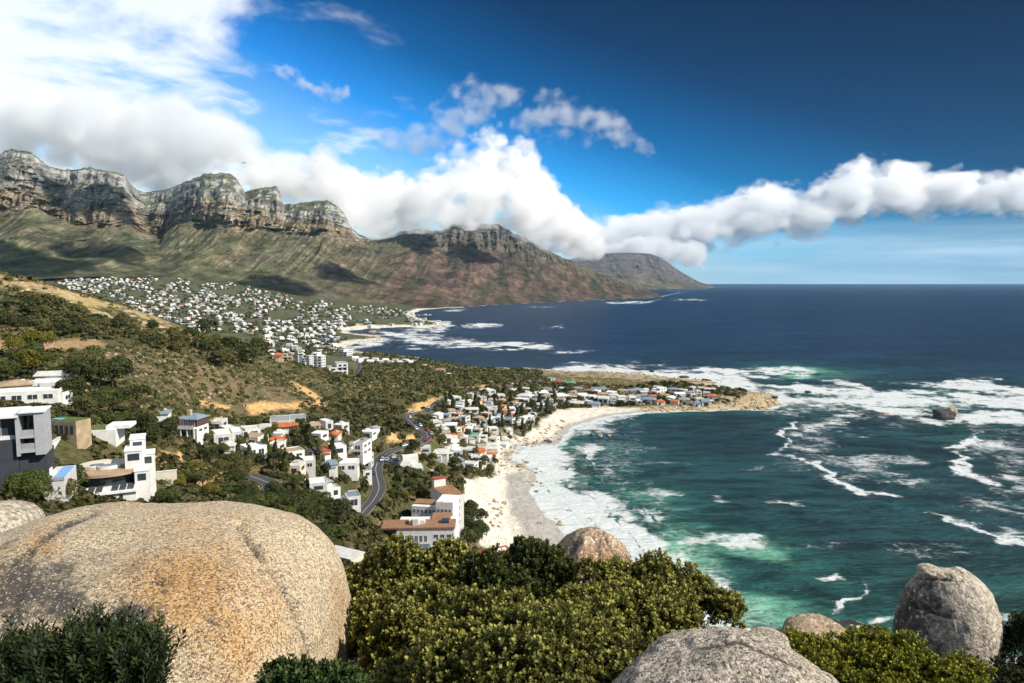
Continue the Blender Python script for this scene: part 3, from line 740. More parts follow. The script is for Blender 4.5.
m.principled(col, m.rng(k2, 0, 1, 0.42, 0.85), m.rng(k2, 0, 1, 0.12, 0.08), bn)
me = mesh_np('sea', np.stack([X, Y, 0 * X], -1).reshape(-1, 3), grid_faces(*U.shape), WC.reshape(-1, 3), {'foam': foam.ravel()})
sea = link('sea', me, m.m); tag(sea, 'dark blue and teal sea with white surf and foam', kind='structure')
# ------------------------------------------------------------------ clouds: bodies of real size at their real distance
def cloud_material(name, mfp, emis=0.0):
    m = bpy.data.materials.new(name); m.use_nodes = True; nt = m.node_tree; nt.nodes.clear()
    out = nt.nodes.new('ShaderNodeOutputMaterial'); v = nt.nodes.new('ShaderNodeVolumeScatter')
    v.inputs['Density'].default_value = 1.0 / mfp; v.inputs['Color'].default_value = (1, 1, 1, 1); v.inputs['Anisotropy'].default_value = 0.0
    nt.links.new(v.outputs[0], out.inputs['Volume'])
    return m
def vapour(name, label, spine, Yd, depth, noise_m, amp, mfp, seed=0, soft=.35, stretch=1.0, step=None, base=0.0, alb=1.0):
    """cloud of uneven density: spine of (u, v, half height px) across the view at distance Yd, real depth in metres"""
    P = [(at(q[0], q[1], q[3] if len(q) > 3 else Yd), q[2] / F * (q[3] if len(q) > 3 else Yd)) for q in spine]
    xs = [p[0][0] for p in P]; zs = [p[0][2] for p in P]; hs = [p[1] for p in P]
    x0, x1 = min(xs), max(xs); hm = max(hs); zlo, zhi = min(zs) - hm * 1.5, max(zs) + hm * 1.5
    cx, cz = (x0 + x1) / 2, (zlo + zhi) / 2; hx, hz = (x1 - x0) / 2, (zhi - zlo) / 2
    # hull follows the spine
    mb = MBX(); n = len(P); k = 1.5
    for (c, h) in P:
        yo = c[1] - Yd
        mb[0].extend([(c[0] - cx, yo - depth, c[2] - cz - h * k), (c[0] - cx, yo + depth, c[2] - cz - h * k), (c[0] - cx, yo + depth, c[2] - cz + h * k), (c[0] - cx, yo - depth, c[2] - cz + h * k)])
    for i in range(n - 1):
        for j in range(4): mb[1].append((i * 4 + j, i * 4 + (j + 1) % 4, i * 4 + 4 + (j + 1) % 4, i * 4 + 4 + j)[::-1])
    mb[1].append((0, 1, 2, 3)[::-1]); mb[1].append(tuple((n - 1) * 4 + j for j in range(4)))
    me = bpy.data.meshes.new(name); me.from_pydata(mb[0], [], mb[1])
    bmx = bmesh.new(); bmx.from_mesh(me); bmesh.ops.recalc_face_normals(bmx, faces=bmx.faces); bmx.to_mesh(me); bmx.free()
    m = NT(name + '_vapour'); tc = m.n('ShaderNodeTexCoord'); sp = m.n('ShaderNodeSeparateXYZ'); m.l(tc.outputs['Object'], sp.inputs[0])
    t = m.math('MULTIPLY_ADD', sp.outputs[0], .5 / hx, .5, clamp=True)
    def curve(vals, lo, hi):
        fc = m.n('ShaderNodeFloatCurve'); c = fc.mapping.curves[0]
        pts = sorted([((x - x0) / (x1 - x0), (v - lo) / (hi - lo)) for x, v in zip(xs, vals)])
        while len(c.points) < len(pts): c.points.new(.5, .5)
        for q, (a, b) in zip(c.points, pts): q.location = (a, b)
        fc.mapping.use_clip = False; fc.mapping.update(); m.l(t, fc.inputs['Value'])
        return m.math('MULTIPLY_ADD', fc.outputs[0], hi - lo, lo)
    zc = curve(zs, zlo, zhi); hh = curve(hs, 0, hm * 1.01)
    dz = m.math('DIVIDE', m.math('SUBTRACT', m.math('ADD', sp.outputs[2], cz), zc), m.math('MAXIMUM', hh, 1.0))
    ys = [p[0][1] - Yd for p in P]
    yy_ = sp.outputs[1] if max(ys) - min(ys) < 1 else m.math('SUBTRACT', sp.outputs[1], curve(ys, min(ys), max(ys)))
    dy = m.math('DIVIDE', yy_, depth)
    ex = m.math('SUBTRACT', 1.0, m.math('ABSOLUTE', m.math('MULTIPLY_ADD', t, 2.0, -1.0)))
    r2 = m.math('ADD', m.math('MULTIPLY', dz, dz), m.math('MULTIPLY', m.math('MULTIPLY', dy, dy), 1.6))
    vs = m.n('ShaderNodeVectorMath', operation='MULTIPLY'); m.l(tc.outputs['Object'], vs.inputs[0]); vs.inputs[1].default_value = (1 / noise_m / stretch, 1 / noise_m, 1 / noise_m * 1.15)
    va = m.n('ShaderNodeVectorMath', operation='ADD'); m.l(vs.outputs[0], va.inputs[0]); va.inputs[1].default_value = (seed * 3.1, seed * 1.7, seed)
    nz = m.noise(va.outputs[0], 1.0, 7, 0.62, 0.25)
    b1 = m.voro(va.outputs[0], 1.7, 'SMOOTH_F1')
    f = m.math('ADD', m.math('SUBTRACT', .62 + base, r2), m.math('ADD', m.math('MULTIPLY_ADD', nz, amp * 2, -amp), m.math('MULTIPLY_ADD', b1, -amp * .7, amp * .3)))
    f = m.math('MULTIPLY', m.rng(f, 0.0, soft), m.rng(ex, 0, .06))
    v = m.n('ShaderNodeVolumeScatter'); m.l(m.math('MULTIPLY', f, 1.0 / mfp), v.inputs['Density']); v.inputs['Color'].default_value = (alb, alb, alb, 1)
    m.l(v.outputs[0], m.out.inputs['Volume'])
    if step: m.m.cycles.volume_step_rate = step
    o = link(name, me, m.m, loc=(cx, Yd, cz)); tag(o, label, kind='stuff')
    return o
def MBX(): return ([], [])
rnd0 = random.Random(3)
def puffs(spine, n, rmin, rmax, Yd, seed, flat=.8):
    """random puffs around a spine of (u, v, half height)"""
    r = random.Random(seed); out = []
    for _ in range(n):
        t = r.random() * (len(spine) - 1); i = min(int(t), len(spine) - 2); t -= i
        a, b = spine[i], spine[i + 1]; u, v, h = (a[k] + (b[k] - a[k]) * t for k in range(3))
        ang = r.uniform(0, 2 * math.pi); q = math.sqrt(r.random()); rad = rmin + (rmax - rmin) * r.random() ** 1.8
        rad = min(rad, h * .75 + rmin)
        out.append((u + math.cos(ang) * q * h * 1.1, v + math.sin(ang) * q * max(h - rad * .5, 1) * flat, Yd * (1 + r.uniform(-.012, .012)), rad))
    return out
def cloud(name, label, blobs, voxel, disp, mfp, seed=1, squash=1.0, raw=None):
    bm = bmesh.new()
    for (c, r) in (raw or [(at(u, v, Yd), rp / F * Yd) for (u, v, Yd, rp) in blobs]):
        M = Matrix.Translation(Vector(c)) @ Matrix.Diagonal((r, r, r, 1))
        bmesh.ops.create_icosphere(bm, subdivisions=3, radius=1.0, matrix=M)
    me = bpy.data.meshes.new(name); bm.to_mesh(me); bm.free()
    o = bpy.data.objects.new(name, me); COL.objects.link(o)
    md = o.modifiers.new('remesh', 'REMESH'); md.mode = 'VOXEL'; md.voxel_size = voxel
    dg = bpy.context.evaluated_depsgraph_get(); ev = o.evaluated_get(dg)
    me2 = bpy.data.meshes.new_from_object(ev)
    o.modifiers.clear(); o.data = me2; bpy.data.meshes.remove(me)
    n = len(me2.vertices); co = np.empty(n * 3); me2.vertices.foreach_get('co', co); co = co.reshape(-1, 3)
    no = np.empty(n * 3); me2.vertices.foreach_get('normal', no); no = no.reshape(-1, 3)
    s = disp * 3.2
    bil = lambda k, sd_: 2.6 * np.abs(noise3(co[:, 0] / k, co[:, 1] / k, co[:, 2] / k, sd_)) - .7
    d = bil(s, seed) * 1.0 + bil(s * .45, seed + 5) * .55 + bil(s * .21, seed + 9) * .32 + bil(s * 0.1, seed + 11) * .16
    co = co + no * (d * disp)[:, None]
    me2.vertices.foreach_set('co', co.ravel()); me2.update()
    me2.materials.clear(); me2.materials.append(cloud_material(name, mfp))
    tag(o, label, kind='stuff')
    return o

vapour('cloud_bank', 'thick white cloud bank spilling over the middle of the mountain range',
       [(244, 183, 8, 4250), (275, 182, 20, 4350), (300, 182, 27, 4400), (325, 184, 34, 4450), (350, 195, 38, 4600), (375, 207, 38, 4850), (400, 207, 37, 5000), (425, 203, 36, 5100), (450, 194, 42, 5250), (475, 187, 50, 5400), (500, 184, 57, 5550), (520, 193, 56, 5650), (540, 205, 48, 5800), (560, 220, 36, 5900), (580, 236, 26, 6050), (606, 244, 14, 6300)],
       5000, 420, 210, 1.75, 75, 31, .28, 1.1, base=.10, alb=.965)
vapour('cloud_bank', 'soft white cloud covering the saddle between the left peaks',
       [(-130, 120, 70, 4400), (-60, 122, 68, 4400), (0, 122, 62, 4350), (40, 122, 58, 4300), (80, 126, 60, 4250), (110, 138, 62, 4150), (140, 150, 60, 4050), (165, 152, 52, 4000), (190, 143, 54, 4000), (215, 140, 48, 4050), (240, 142, 32, 4100), (262, 146, 12, 4100)],
       4200, 420, 230, 1.6, 140, 37, .5, 1.1, base=.04)
BAND = [(530, 240, 12.3), (575, 238, 17.6), (610, 238, 22.9), (640, 233, 24.6), (670, 232, 28.2), (700, 227, 28.2), (725, 222, 29.9), (750, 214, 31.7), (775, 210, 31.7), (800, 212, 29.9), (825, 206, 31.7), (850, 196, 33.4), (880, 190, 32.6), (910, 192, 29.9), (945, 192, 24.6), (985, 192, 22.9), (1025, 194, 24.6), (1080, 198, 31.7), (1150, 198, 35.2)]
vapour('cloud_bank', 'long cumulus band trailing out over the open sea to the right', BAND, 30000, 1600, 1000, 1.7, 250, 1, .32, 1.3, base=.15)
vapour('cloud_bank', 'low pale cloud touching the flat topped far headland', [(560, 246, 8), (600, 250, 12), (640, 248, 14), (680, 252, 16), (705, 258, 8)], 17000, 900, 480, 1.7, 260, 3, .5, base=.1)
vapour('thin_cloud', 'ragged grey white cloud high over the middle of the mountain range', [(366, 132, 4), (385, 137, 12), (410, 141, 19), (440, 128, 30), (462, 112, 34), (490, 100, 26), (512, 98, 14), (526, 98, 4)], 12000, 500, 380, 2.4, 420, 5, 1.4)
vapour('thin_cloud', 'ragged grey white cloud right of the other high one', [(508, 126, 4), (526, 120, 14), (545, 116, 27), (570, 120, 27), (590, 124, 24), (612, 128, 21), (632, 140, 14), (655, 155, 4)], 12000, 500, 380, 2.4, 420, 9, 1.4)
vapour('thin_cloud', 'small pair of cloud scraps high above the left peaks', [(276, 72, 3), (296, 76, 11), (312, 88, 7), (330, 92, 13), (350, 92, 4)], 12000, 300, 260, 1.8, 330, 12, 1.1)
# small clouds overhead, out of the picture, whose shadows lie on the far slopes
for k, (u, v, Yt, rad) in enumerate(((20, 266, 2650, 210), (95, 262, 3000, 150), (262, 286, 3050, 170), (340, 290, 3600, 150), (430, 262, 4700, 260), (75, 215, 3400, 170))):
    p_ = at(u, v, Yt); q_ = Vector(p_) + SUN_DIR * (1750 / math.sin(SUN_EL))
    uu_, vv_ = proj(q_[0], q_[1], q_[2]) if q_[1] > 50 else (0, -999)
    bl = []
    for j in range(5):
        w = Vector((rnd0.uniform(-1, 1) * rad * 1.3, rnd0.uniform(-.5, .5) * rad, rnd0.uniform(-.1, .2) * rad)); c_ = q_ + w
        bl.append((c_, rad * rnd0.uniform(.35, .6)))
    cloud('overhead_cloud', 'white cloud drifting overhead with its shadow on the far slopes', None, 40, 30, 60, 80 + k, raw=bl)
# ------------------------------------------------------------------ small modelling kit
rnd = random.Random(7)
class MB:
    def __init__(s): s.v = []; s.f = []
    def box(s, x0, x1, y0, y1, z0, z1, M=None):
        b = len(s.v)
        P = [(x0, y0, z0), (x1, y0, z0), (x1, y1, z0), (x0, y1, z0), (x0, y0, z1), (x1, y0, z1), (x1, y1, z1), (x0, y1, z1)]
        if M is not None: P = [tuple(M @ Vector(p)) for p in P]
        s.v += P
        s.f += [tuple(b + k for k in q) for q in ((0, 3, 2, 1), (4, 5, 6, 7), (0, 1, 5, 4), (1, 2, 6, 5), (2, 3, 7, 6), (3, 0, 4, 7))]
        return s
    def poly(s, P): 
        b = len(s.v); s.v += [tuple(p) for p in P]; s.f.append(tuple(range(b, b + len(P)))); return s
    def prism(s, P2, z0, z1):
        """vertical prism over a plan outline (counter-clockwise)"""
        b = len(s.v); n = len(P2)
        s.v += [(x, y, z0) for x, y in P2] + [(x, y, z1) for x, y in P2]
        s.f += [tuple(b + i for i in reversed(range(n))), tuple(b + n + i for i in range(n))]
        s.f += [(b + i, b + (i + 1) % n, b + n + (i + 1) % n, b + n + i) for i in range(n)]
        return s
    def hip(s, x0, x1, y0, y1, z, h, ins=0.35, gable=False):
        b = len(s.v); w = x1 - x0; d = y1 - y0; t = 0.18
        s.box(x0, x1, y0, y1, z, z + t); b = len(s.v)
        if w >= d:
            k = 0 if gable else min(d / 2, w * ins)
            R = [(x0 + k, (y0 + y1) / 2, z + t + h), (x1 - k, (y0 + y1) / 2, z + t + h)]
            s.v += [(x0, y0, z + t), (x1, y0, z + t), (x1, y1, z + t), (x0, y1, z + t)] + R
            s.f += [(b, b + 1, b + 5, b + 4), (b + 1, b + 2, b + 5), (b + 2, b + 3, b + 4, b + 5), (b + 3, b, b + 4)]
        else:
            k = 0 if gable else min(w / 2, d * ins)
            R = [((x0 + x1) / 2, y0 + k, z + t + h), ((x0 + x1) / 2, y1 - k, z + t + h)]
            s.v += [(x0, y0, z + t), (x1, y0, z + t), (x1, y1, z + t), (x0, y1, z + t)] + R
            s.f += [(b, b + 1, b + 4), (b + 1, b + 2, b + 5, b + 4), (b + 2, b + 3, b + 5), (b + 3, b, b + 4, b + 5)]
        return s
    def tube(s, pts, r0, r1=None, n=7):
        r1 = r0 if r1 is None else r1; b = len(s.v); m_ = len(pts)
        for i, p in enumerate(pts):
            p = Vector(p); d = (Vector(pts[min(i + 1, m_ - 1)]) - Vector(pts[max(i - 1, 0)])).normalized()
            a_ = d.orthogonal().normalized(); c_ = d.cross(a_); r = r0 + (r1 - r0) * i / max(1, m_ - 1)
            for k in range(n):
                t = 2 * math.pi * k / n; s.v.append(tuple(p + a_ * (r * math.cos(t)) + c_ * (r * math.sin(t))))
        for i in range(m_ - 1):
            for k in range(n): s.f.append((b + i * n + k, b + i * n + (k + 1) % n, b + (i + 1) * n + (k + 1) % n, b + (i + 1) * n + k))
        s.f.append(tuple(b + k for k in reversed(range(n)))); s.f.append(tuple(b + (m_ - 1) * n + k for k in range(n)))
        return s
    def build(s, name, mat, parent=None, smooth=False):
        me = bpy.data.meshes.new(name); me.from_pydata(s.v, [], s.f)
        if smooth: me.polygons.foreach_set('use_smooth', [True] * len(me.polygons))
        me.update()
        return link(name, me, mat, parent)
def surf_mat(name, col, rough=0.85, spec=0.2, var=0.25, scale=0.6, bump=0.0, streak=True):
    m = NT(name); p = m.pos(obj=True)
    n_ = m.noise(p, scale, 6, 0.65)
    c = m.mix(1.0, tuple(col), m.rng(n_, 0.25, 0.75, 1 - var, 1 + var * 0.5), 'MULTIPLY')
    if streak:
        q_ = m.n('ShaderNodeVectorMath', operation='MULTIPLY'); m.l(p, q_.inputs[0]); q_.inputs[1].default_value = (1.3, 1.3, 0.12)
        c = m.mix(m.rng(m.noise(q_.outputs[0], 1.0, 5, 0.7), 0.55, 0.8, 0, 0.35), c, tuple(x * 0.6 for x in col))
    nb_ = m.bump(n_, 0.4, bump) if bump else None
    m.principled(c, rough, spec, nb_)
    return m.m
MAT = {
    'white': surf_mat('white_plaster', (0.74, 0.725, 0.68), var=0.18),
    'offwhite': surf_mat('weathered_white_plaster', (0.60, 0.585, 0.54), var=0.25),
    'cream': surf_mat('cream_plaster', (0.66, 0.60, 0.48), var=0.15),
    'tan': surf_mat('tan_plaster', (0.50, 0.38, 0.25), var=0.2),
    'brown': surf_mat('brown_cladding', (0.10, 0.06, 0.045), var=0.3),
    'grey': surf_mat('grey_plaster', (0.40, 0.41, 0.41), var=0.15),
    'dark': surf_mat('dark_wall_and_shade', (0.055, 0.06, 0.07), var=0.2),
    'pale': surf_mat('pale_concrete', (0.62, 0.61, 0.57), var=0.2),
    'r_grey': surf_mat('grey_roofing', (0.30, 0.31, 0.31), var=0.25, streak=False),
    'r_pale': surf_mat('pale_roofing', (0.58, 0.58, 0.54), var=0.25, streak=False),
    'r_white': surf_mat('white_roofing', (0.78, 0.78, 0.75), var=0.2, streak=False),
    'r_tan': surf_mat('tan_roofing', (0.42, 0.30, 0.19), var=0.3, streak=False),
    'r_brown': surf_mat('brown_paving', (0.30, 0.165, 0.095), var=0.3, streak=False),
    'r_orange': surf_mat('orange_roof_tiles', (0.50, 0.15, 0.055), var=0.35, streak=False),
    'r_red': surf_mat('red_roof_tiles', (0.33, 0.085, 0.05), var=0.35, streak=False),
    'r_green': surf_mat('green_roofing', (0.10, 0.33, 0.22), var=0.2, streak=False),
    'r_blue': surf_mat('slate_blue_roofing', (0.20, 0.26, 0.32), var=0.2, streak=False),
    'r_dark': surf_mat('dark_roofing', (0.07, 0.075, 0.08), var=0.3, streak=False),
    'glass': None, 'lawn': surf_mat('turf', (0.10, 0.15, 0.03), var=0.4, streak=False),
    'stone': surf_mat('sandstone', (0.42, 0.32, 0.20), var=0.35, bump=0.3),
    'metal': surf_mat('grey_metal', (0.35, 0.36, 0.37), 0.4, 0.5, streak=False),
    'kerb': surf_mat('kerb_stone', (0.22, 0.20, 0.17), var=0.3, streak=False),
    'rubber': surf_mat('black_rubber', (0.02, 0.02, 0.02), streak=False),
}
g_ = NT('window_glass'); g_.principled((0.035, 0.05, 0.06), 0.12, 0.5); MAT['glass'] = g_.m
g_ = NT('pool_water'); g_.principled((0.03, 0.26, 0.62), 0.08, 0.4); MAT['pool'] = g_.m
g_ = NT('turquoise_pool_water'); g_.principled((0.04, 0.42, 0.45), 0.08, 0.4); MAT['pool2'] = g_.m
WORD = {'white': 'white', 'cream': 'cream', 'tan': 'tan', 'brown': 'brown', 'grey': 'grey', 'dark': 'dark', 'pale': 'pale',
        'r_grey': 'grey', 'r_pale': 'pale', 'r_white': 'white', 'r_tan': 'tan', 'r_brown': 'brown', 'r_orange': 'orange', 'r_red': 'red', 'r_green': 'green', 'r_blue': 'slate blue', 'r_dark': 'dark'}
def copy_tree(o, parent=None):
    c = o.copy(); COL.objects.link(c)
    if parent is not None: c.parent = parent
    for ch in list(o.children): copy_tree(ch, c)
    return c

# ------------------------------------------------------------------ roads with kerb and painted line
m = NT('asphalt'); p = m.pos(); m.principled(m.mix(m.noise(p, 0.8, 5, 0.7), (0.045, 0.047, 0.052), (0.085, 0.086, 0.09)), 0.85, 0.2); M_ASPH = m.m
m = NT('road_paint'); m.principled((0.55, 0.54, 0.50), 0.7, 0.2); M_PAINT = m.m
def ribbon(P, offs, dz):
    T = np.gradient(P[:, :2], axis=0); T /= np.linalg.norm(T, axis=1, keepdims=True); Nn = np.stack([-T[:, 1], T[:, 0]], 1)
    V_ = []
    for o_, z_ in zip(offs, dz): V_.append(np.concatenate([P[:, :2] + Nn * o_, P[:, 2:] + z_], 1))
    return np.stack(V_, 1)
for (P, w), nm, lb in zip(ROADS, ('coast_road', 'lane', 'avenue'), ('winding asphalt coast road with cars above the beach', 'short asphalt bend between the trees', 'asphalt avenue running into the far town')):
    G = ribbon(P, (-w - 0.22, -w - 0.22, -w, -w, w, w, w + 0.22, w + 0.22), (-1.5, 0.13, 0.13, 0, 0, 0.13, 0.13, -1.5))
    f = grid_faces(G.shape[0], G.shape[1]); mi = np.tile([2, 2, 2, 0, 2, 2, 2], G.shape[0] - 1)
    me = mesh_np(nm, G.reshape(-1, 3), f, smooth=False, mat_index=mi)
    o = link(nm, me, [M_ASPH, M_PAINT, MAT['kerb']]); tag(o, lb, kind='structure')
    L_ = ribbon(P, (-0.08, 0.08), (0.012, 0.012)); E_ = ribbon(P, (w - 0.35, w - 0.2), (0.012, 0.012)); E2 = ribbon(P, (-w + 0.2, -w + 0.35), (0.012, 0.012))
    vs = L_.reshape(-1, 3); fs = grid_faces(len(L_), 2)
    o2 = link('road_marking', mesh_np('road_marking', vs, fs, smooth=False), M_PAINT, o)
# ------------------------------------------------------------------ houses
HOUSE_LIST = []
def windows(root, face, a0, a1, z0, z1, off, n, frame='white', label=None):
    """n windows along one face; each its own part. face 'f' front (-y), 'r' right (+x), 'l' left (-x)"""
    wdt = (a1 - a0) / n
    for i in range(n):
        c0 = a0 + wdt * (i + 0.16); c1 = a0 + wdt * (i + 0.84)
        b = MB(); fr = MB(); t = 0.09
        def bx(mb, p0, p1, q0, q1, d0, d1):
            if face == 'f': mb.box(p0, p1, off - d1, off - d0, q0, q1)
            elif face == 'r': mb.box(off + d0, off + d1, p0, p1, q0, q1)
            else: mb.box(off - d1, off - d0, p0, p1, q0, q1)
        bx(b, c0 + t, c1 - t, z0 + t, z1 - t, -0.02, 0.03)
        w_ = b.build('window', MAT['glass'], root)
        if frame:
            bx(fr, c0, c1, z0, z0 + t, -0.02, 0.07); bx(fr, c0, c1, z1 - t, z1, -0.02, 0.07)
            bx(fr, c0, c0 + t, z0 + t, z1 - t, -0.02, 0.065); bx(fr, c1 - t, c1, z0 + t, z1 - t, -0.02, 0.065)
            mid_ = (c0 + c1) / 2; bx(fr, mid_ - t / 2, mid_ + t / 2, z0 + t, z1 - t, 0.032, 0.062)
            fr.build('frame', MAT[frame], w_)
def house(u, v, wpx, hpx, wall='white', roof='r_grey', style='flat', yaw=None, label='', Y=None, depth=None, detail=1, cat='house', name='house', group='houses of the seaside suburb', seed=None):
    r = random.Random(int(u * 31 + v * 17) if seed is None else seed)
    g = on_ground(u, v) if Y is None else None
    if Y is not None:
        g = at(u, v, Y)
    elif g is None: return None
    Yd = g[1]
    W = max(4.0, wpx * 1.1 / F * Yd); Hh = max(2.8, hpx * (0.92 if u < 385 and v > 418 else 1.05) / F * Yd)
    D = depth or min(max(W * r.uniform(0.75, 1.05), 7.0), 15.0)
    rel = math.radians(r.uniform(-34, 26)) if yaw is None else math.radians(yaw)
    dist = math.hypot(g[0], g[1]); Hh = max(2.9, Hh - D * 0.85 * (H - g[2]) / dist)
    yaw = rel - math.atan2(g[0], g[1])
    W = W / (abs(math.cos(rel)) + 0.45 * abs(math.sin(rel)))
    root = empty(name, g, yaw)
    root.location.y += D * 0.35
    tag(root, label, cat, group)
    HOUSE_LIST.append((g[0], g[1] + D * .35, max(W, D) * 0.62, root))
    hw, hd = W / 2, D / 2
    ns = max(1, round(Hh / 3.1)); sh = Hh / ns
    wl = MB(); rf = MB(); base = -4.0
    if style == 'flat':
        if W > 9 and r.random() < 0.75:      # two stepped bodies
            s = r.choice((-1, 1)); k = r.uniform(0.35, 0.6) * W; h2 = Hh if ns == 1 else Hh - sh * r.choice((1, 1, 0.5))
            xa, xb = (-hw, -hw + k) if s < 0 else (hw - k, hw)
            xc, xd = (xb, hw) if s < 0 else (-hw, xa)
            bods = [(xa, xb, -hd, hd, Hh), (xc, xd, -hd - r.uniform(0.6, 2.2), hd - 1.0, h2)]
        else: bods = [(-hw, hw, -hd, hd, Hh)]
        for (x0, x1, y0, y1, h) in bods:
            wl.box(x0, x1, y0, y1, base, h)
            p_ = 0.35
            for q in ((x0, x1, y0, y0 + .22), (x0, x1, y1 - .22, y1), (x0, x0 + .22, y0 + .22, y1 - .22), (x1 - .22, x1, y0 + .22, y1 - .22)): wl.box(*q, h, h + p_)
            rf.box(x0 + .23, x1 - .23, y0 + .23, y1 - .23, h - 0.1, h + 0.06)
            if r.random() < 0.5 and x1 - x0 > 4: rf.box(x0 + 1, x0 + 2.4, y1 - 3, y1 - 1.6, h + 0.05, h + 1.0)
        nb = len(bods)
    else:
        bods = [(-hw, hw, -hd, hd, Hh * 0.78)]
        wl.box(-hw, hw, -hd, hd, base, Hh * 0.78)
        e = 0.45
        if style == 'gable':
            z = Hh * 0.78; hh = Hh * 0.34
            if W >= D: wl.poly([(-hw, -hd, z), (-hw, 0, z + hh * .93), (-hw, hd, z)]); wl.poly([(hw, -hd, z), (hw, hd, z), (hw, 0, z + hh * .93)])
            else: wl.poly([(-hw, -hd, z), (hw, -hd, z), (0, -hd, z + hh * .93)]); wl.poly([(hw, hd, z), (-hw, hd, z), (0, hd, z + hh * .93)])
        rf.hip(-hw - e, hw + e, -hd - e, hd + e, Hh * 0.78 + 0.003, Hh * 0.34, gable=(style == 'gable'))
        if r.random() < 0.4:
            x0, x1 = (-hw * 0.3, hw * 0.55); wl.box(x0, x1, -hd - 2.6, -hd + .05, base, Hh * 0.5); rf.box(x0 - .3, x1 + .3, -hd - 2.9, -hd + .1, Hh * 0.5 + .003, Hh * 0.5 + .2)
            bods.append((x0, x1, -hd - 2.6, -hd, Hh * 0.5))
    wl.build('wall', MAT['offwhite' if wall == 'white' and r.random() < .45 else wall], root)
    ro = rf.build('roof', MAT[roof], root)
    if style != 'flat' and r.random() < 0.5:
        MB().box(hw * .3, hw * .3 + .9, 0.2, 1.1, Hh * 0.8, Hh * 1.2).build('chimney', MAT['pale'], ro)
    if detail:
        for bi, (x0, x1, y0, y1, h) in enumerate(bods):
            n_s = max(1, round(h / 3.1)); s_ = h / n_s
            for k in range(n_s):
                n = max(1, int((x1 - x0) / (3.2 if detail > 1 else 4.2)))
                if k * s_ + 2.4 > h: continue
                if style == 'flat' or bi == 0:
                    windows(root, 'f', x0 + .5, x1 - .5, k * s_ + (0.9 if r.random() < .5 else 0.25), k * s_ + s_ * 0.80, y0, n, 'white' if detail > 1 else None)
                if bi == 0 or x1 >= hw - .01:
                    if x1 >= hw - 0.01: windows(root, 'r', y0 + .7, y1 - .7, k * s_ + 0.9, k * s_ + s_ * 0.78, x1, max(1, int((y1 - y0) / 4.5)), 'white' if detail > 1 else None)
            if k >= 1 and r.random() < 0.7 and x1 - x0 > 4:
                b = MB(); zb = s_ * k; b.box(x0 + .3, x1 - .3, y0 - 1.5, y0 + .05, zb - .2, zb)
                b.box(x0 + .3, x1 - .3, y0 - 1.5, y0 - 1.42, zb + .001, zb + .9)
                b.build('balcony', MAT['white' if wall != 'white' else 'pale'], root)
    return root

# ---- villas beside the foreground on the left
V1 = []
def part_house(name, label, cat, loc, yaw, wall_b, wall_m, extra=()):
    root = empty(name, loc, math.radians(yaw)); tag(root, label, cat, 'houses of the seaside suburb')
    mb = MB()
    for b in wall_b: mb.box(*b)
    mb.build('wall', MAT[wall_m], root)
    return root
# grey modern house: metres per pixel at 108 m is 0.158
Ym = 108.0; sc = Ym / F
g = at(14, 488, Ym)
R_ = empty('modern_house', g, math.radians(24)); tag(R_, 'modern grey house with flat white roofs and deep dark balconies at the left edge', 'house', 'houses of the seaside suburb')
px = lambda a: (a - 14) * sc; pz = lambda b: (488 - b) * sc
MB().box(px(-40), px(18.6), 0, 9, -4, pz(438)).build('base_wall', MAT['dark'], R_)
MB().box(px(-40), px(18.2), 0.3, 8.8, pz(438) + .003, pz(434)).box(px(-40), px(19), 0.9, 9, pz(417), pz(415)).build('upper_wall', MAT['white'], R_)
cb = MB().box(px(19), px(22), -.6, 4.2, pz(455), pz(411)).box(px(35), px(44), -.6, 4.4, pz(455), pz(411)).box(px(22.01), px(34.99), -.55, 4.2, pz(413.5), pz(411.01)).box(px(22.01), px(34.99), -.55, 4.2, pz(437), pz(434)).box(px(22.01), px(34.99), -.55, 4.2, pz(452), pz(448))
cb.box(px(22.01), px(34.99), 3.9, 4.19, pz(447.9), pz(413.6)); cb.build('concrete_frame', MAT['grey'], R_)
gl = MB().box(px(22.02), px(34.98), 3.2, 3.3, pz(447.9), pz(437.1)).build('sliding_door', MAT['glass'], R_)
MB().box(px(22.02), px(34.98), 3.0, 3.1, pz(433.9), pz(413.6)).build('sliding_door', MAT['glass'], R_)
for z_ in (434, 448): 
    MB().box(px(22.02), px(34.98), -.5, -.46, pz(z_) + .01, pz(z_) + .9).build('railing', MAT['metal'], R_)
for i in range(4):
    x0 = px(-32 + i * 12.4); w_ = MB().box(x0 + .1, x0 + 12.0 * sc, 0.55, 0.85, pz(433.9), pz(417.1)).build('window', MAT['glass'], R_)
    MB().box(x0 - .05, x0 + .1, 0.4, 0.9, pz(433.95), pz(417.05)).build('frame', MAT['metal'], w_)
MB().box(px(-42), px(22), -0.9, 8.5, pz(414.9), pz(412.5)).box(px(22.3), px(45), -0.9, 4.7, pz(410.9), pz(409.6)).build('roof', MAT['r_white'], R_)
MB().box(px(19), px(43), .6, 6.5, pz(505), pz(455) - .003).build('lower_wall', MAT['dark'], R_)  # dark colour stands in for the shaded recess below the frame
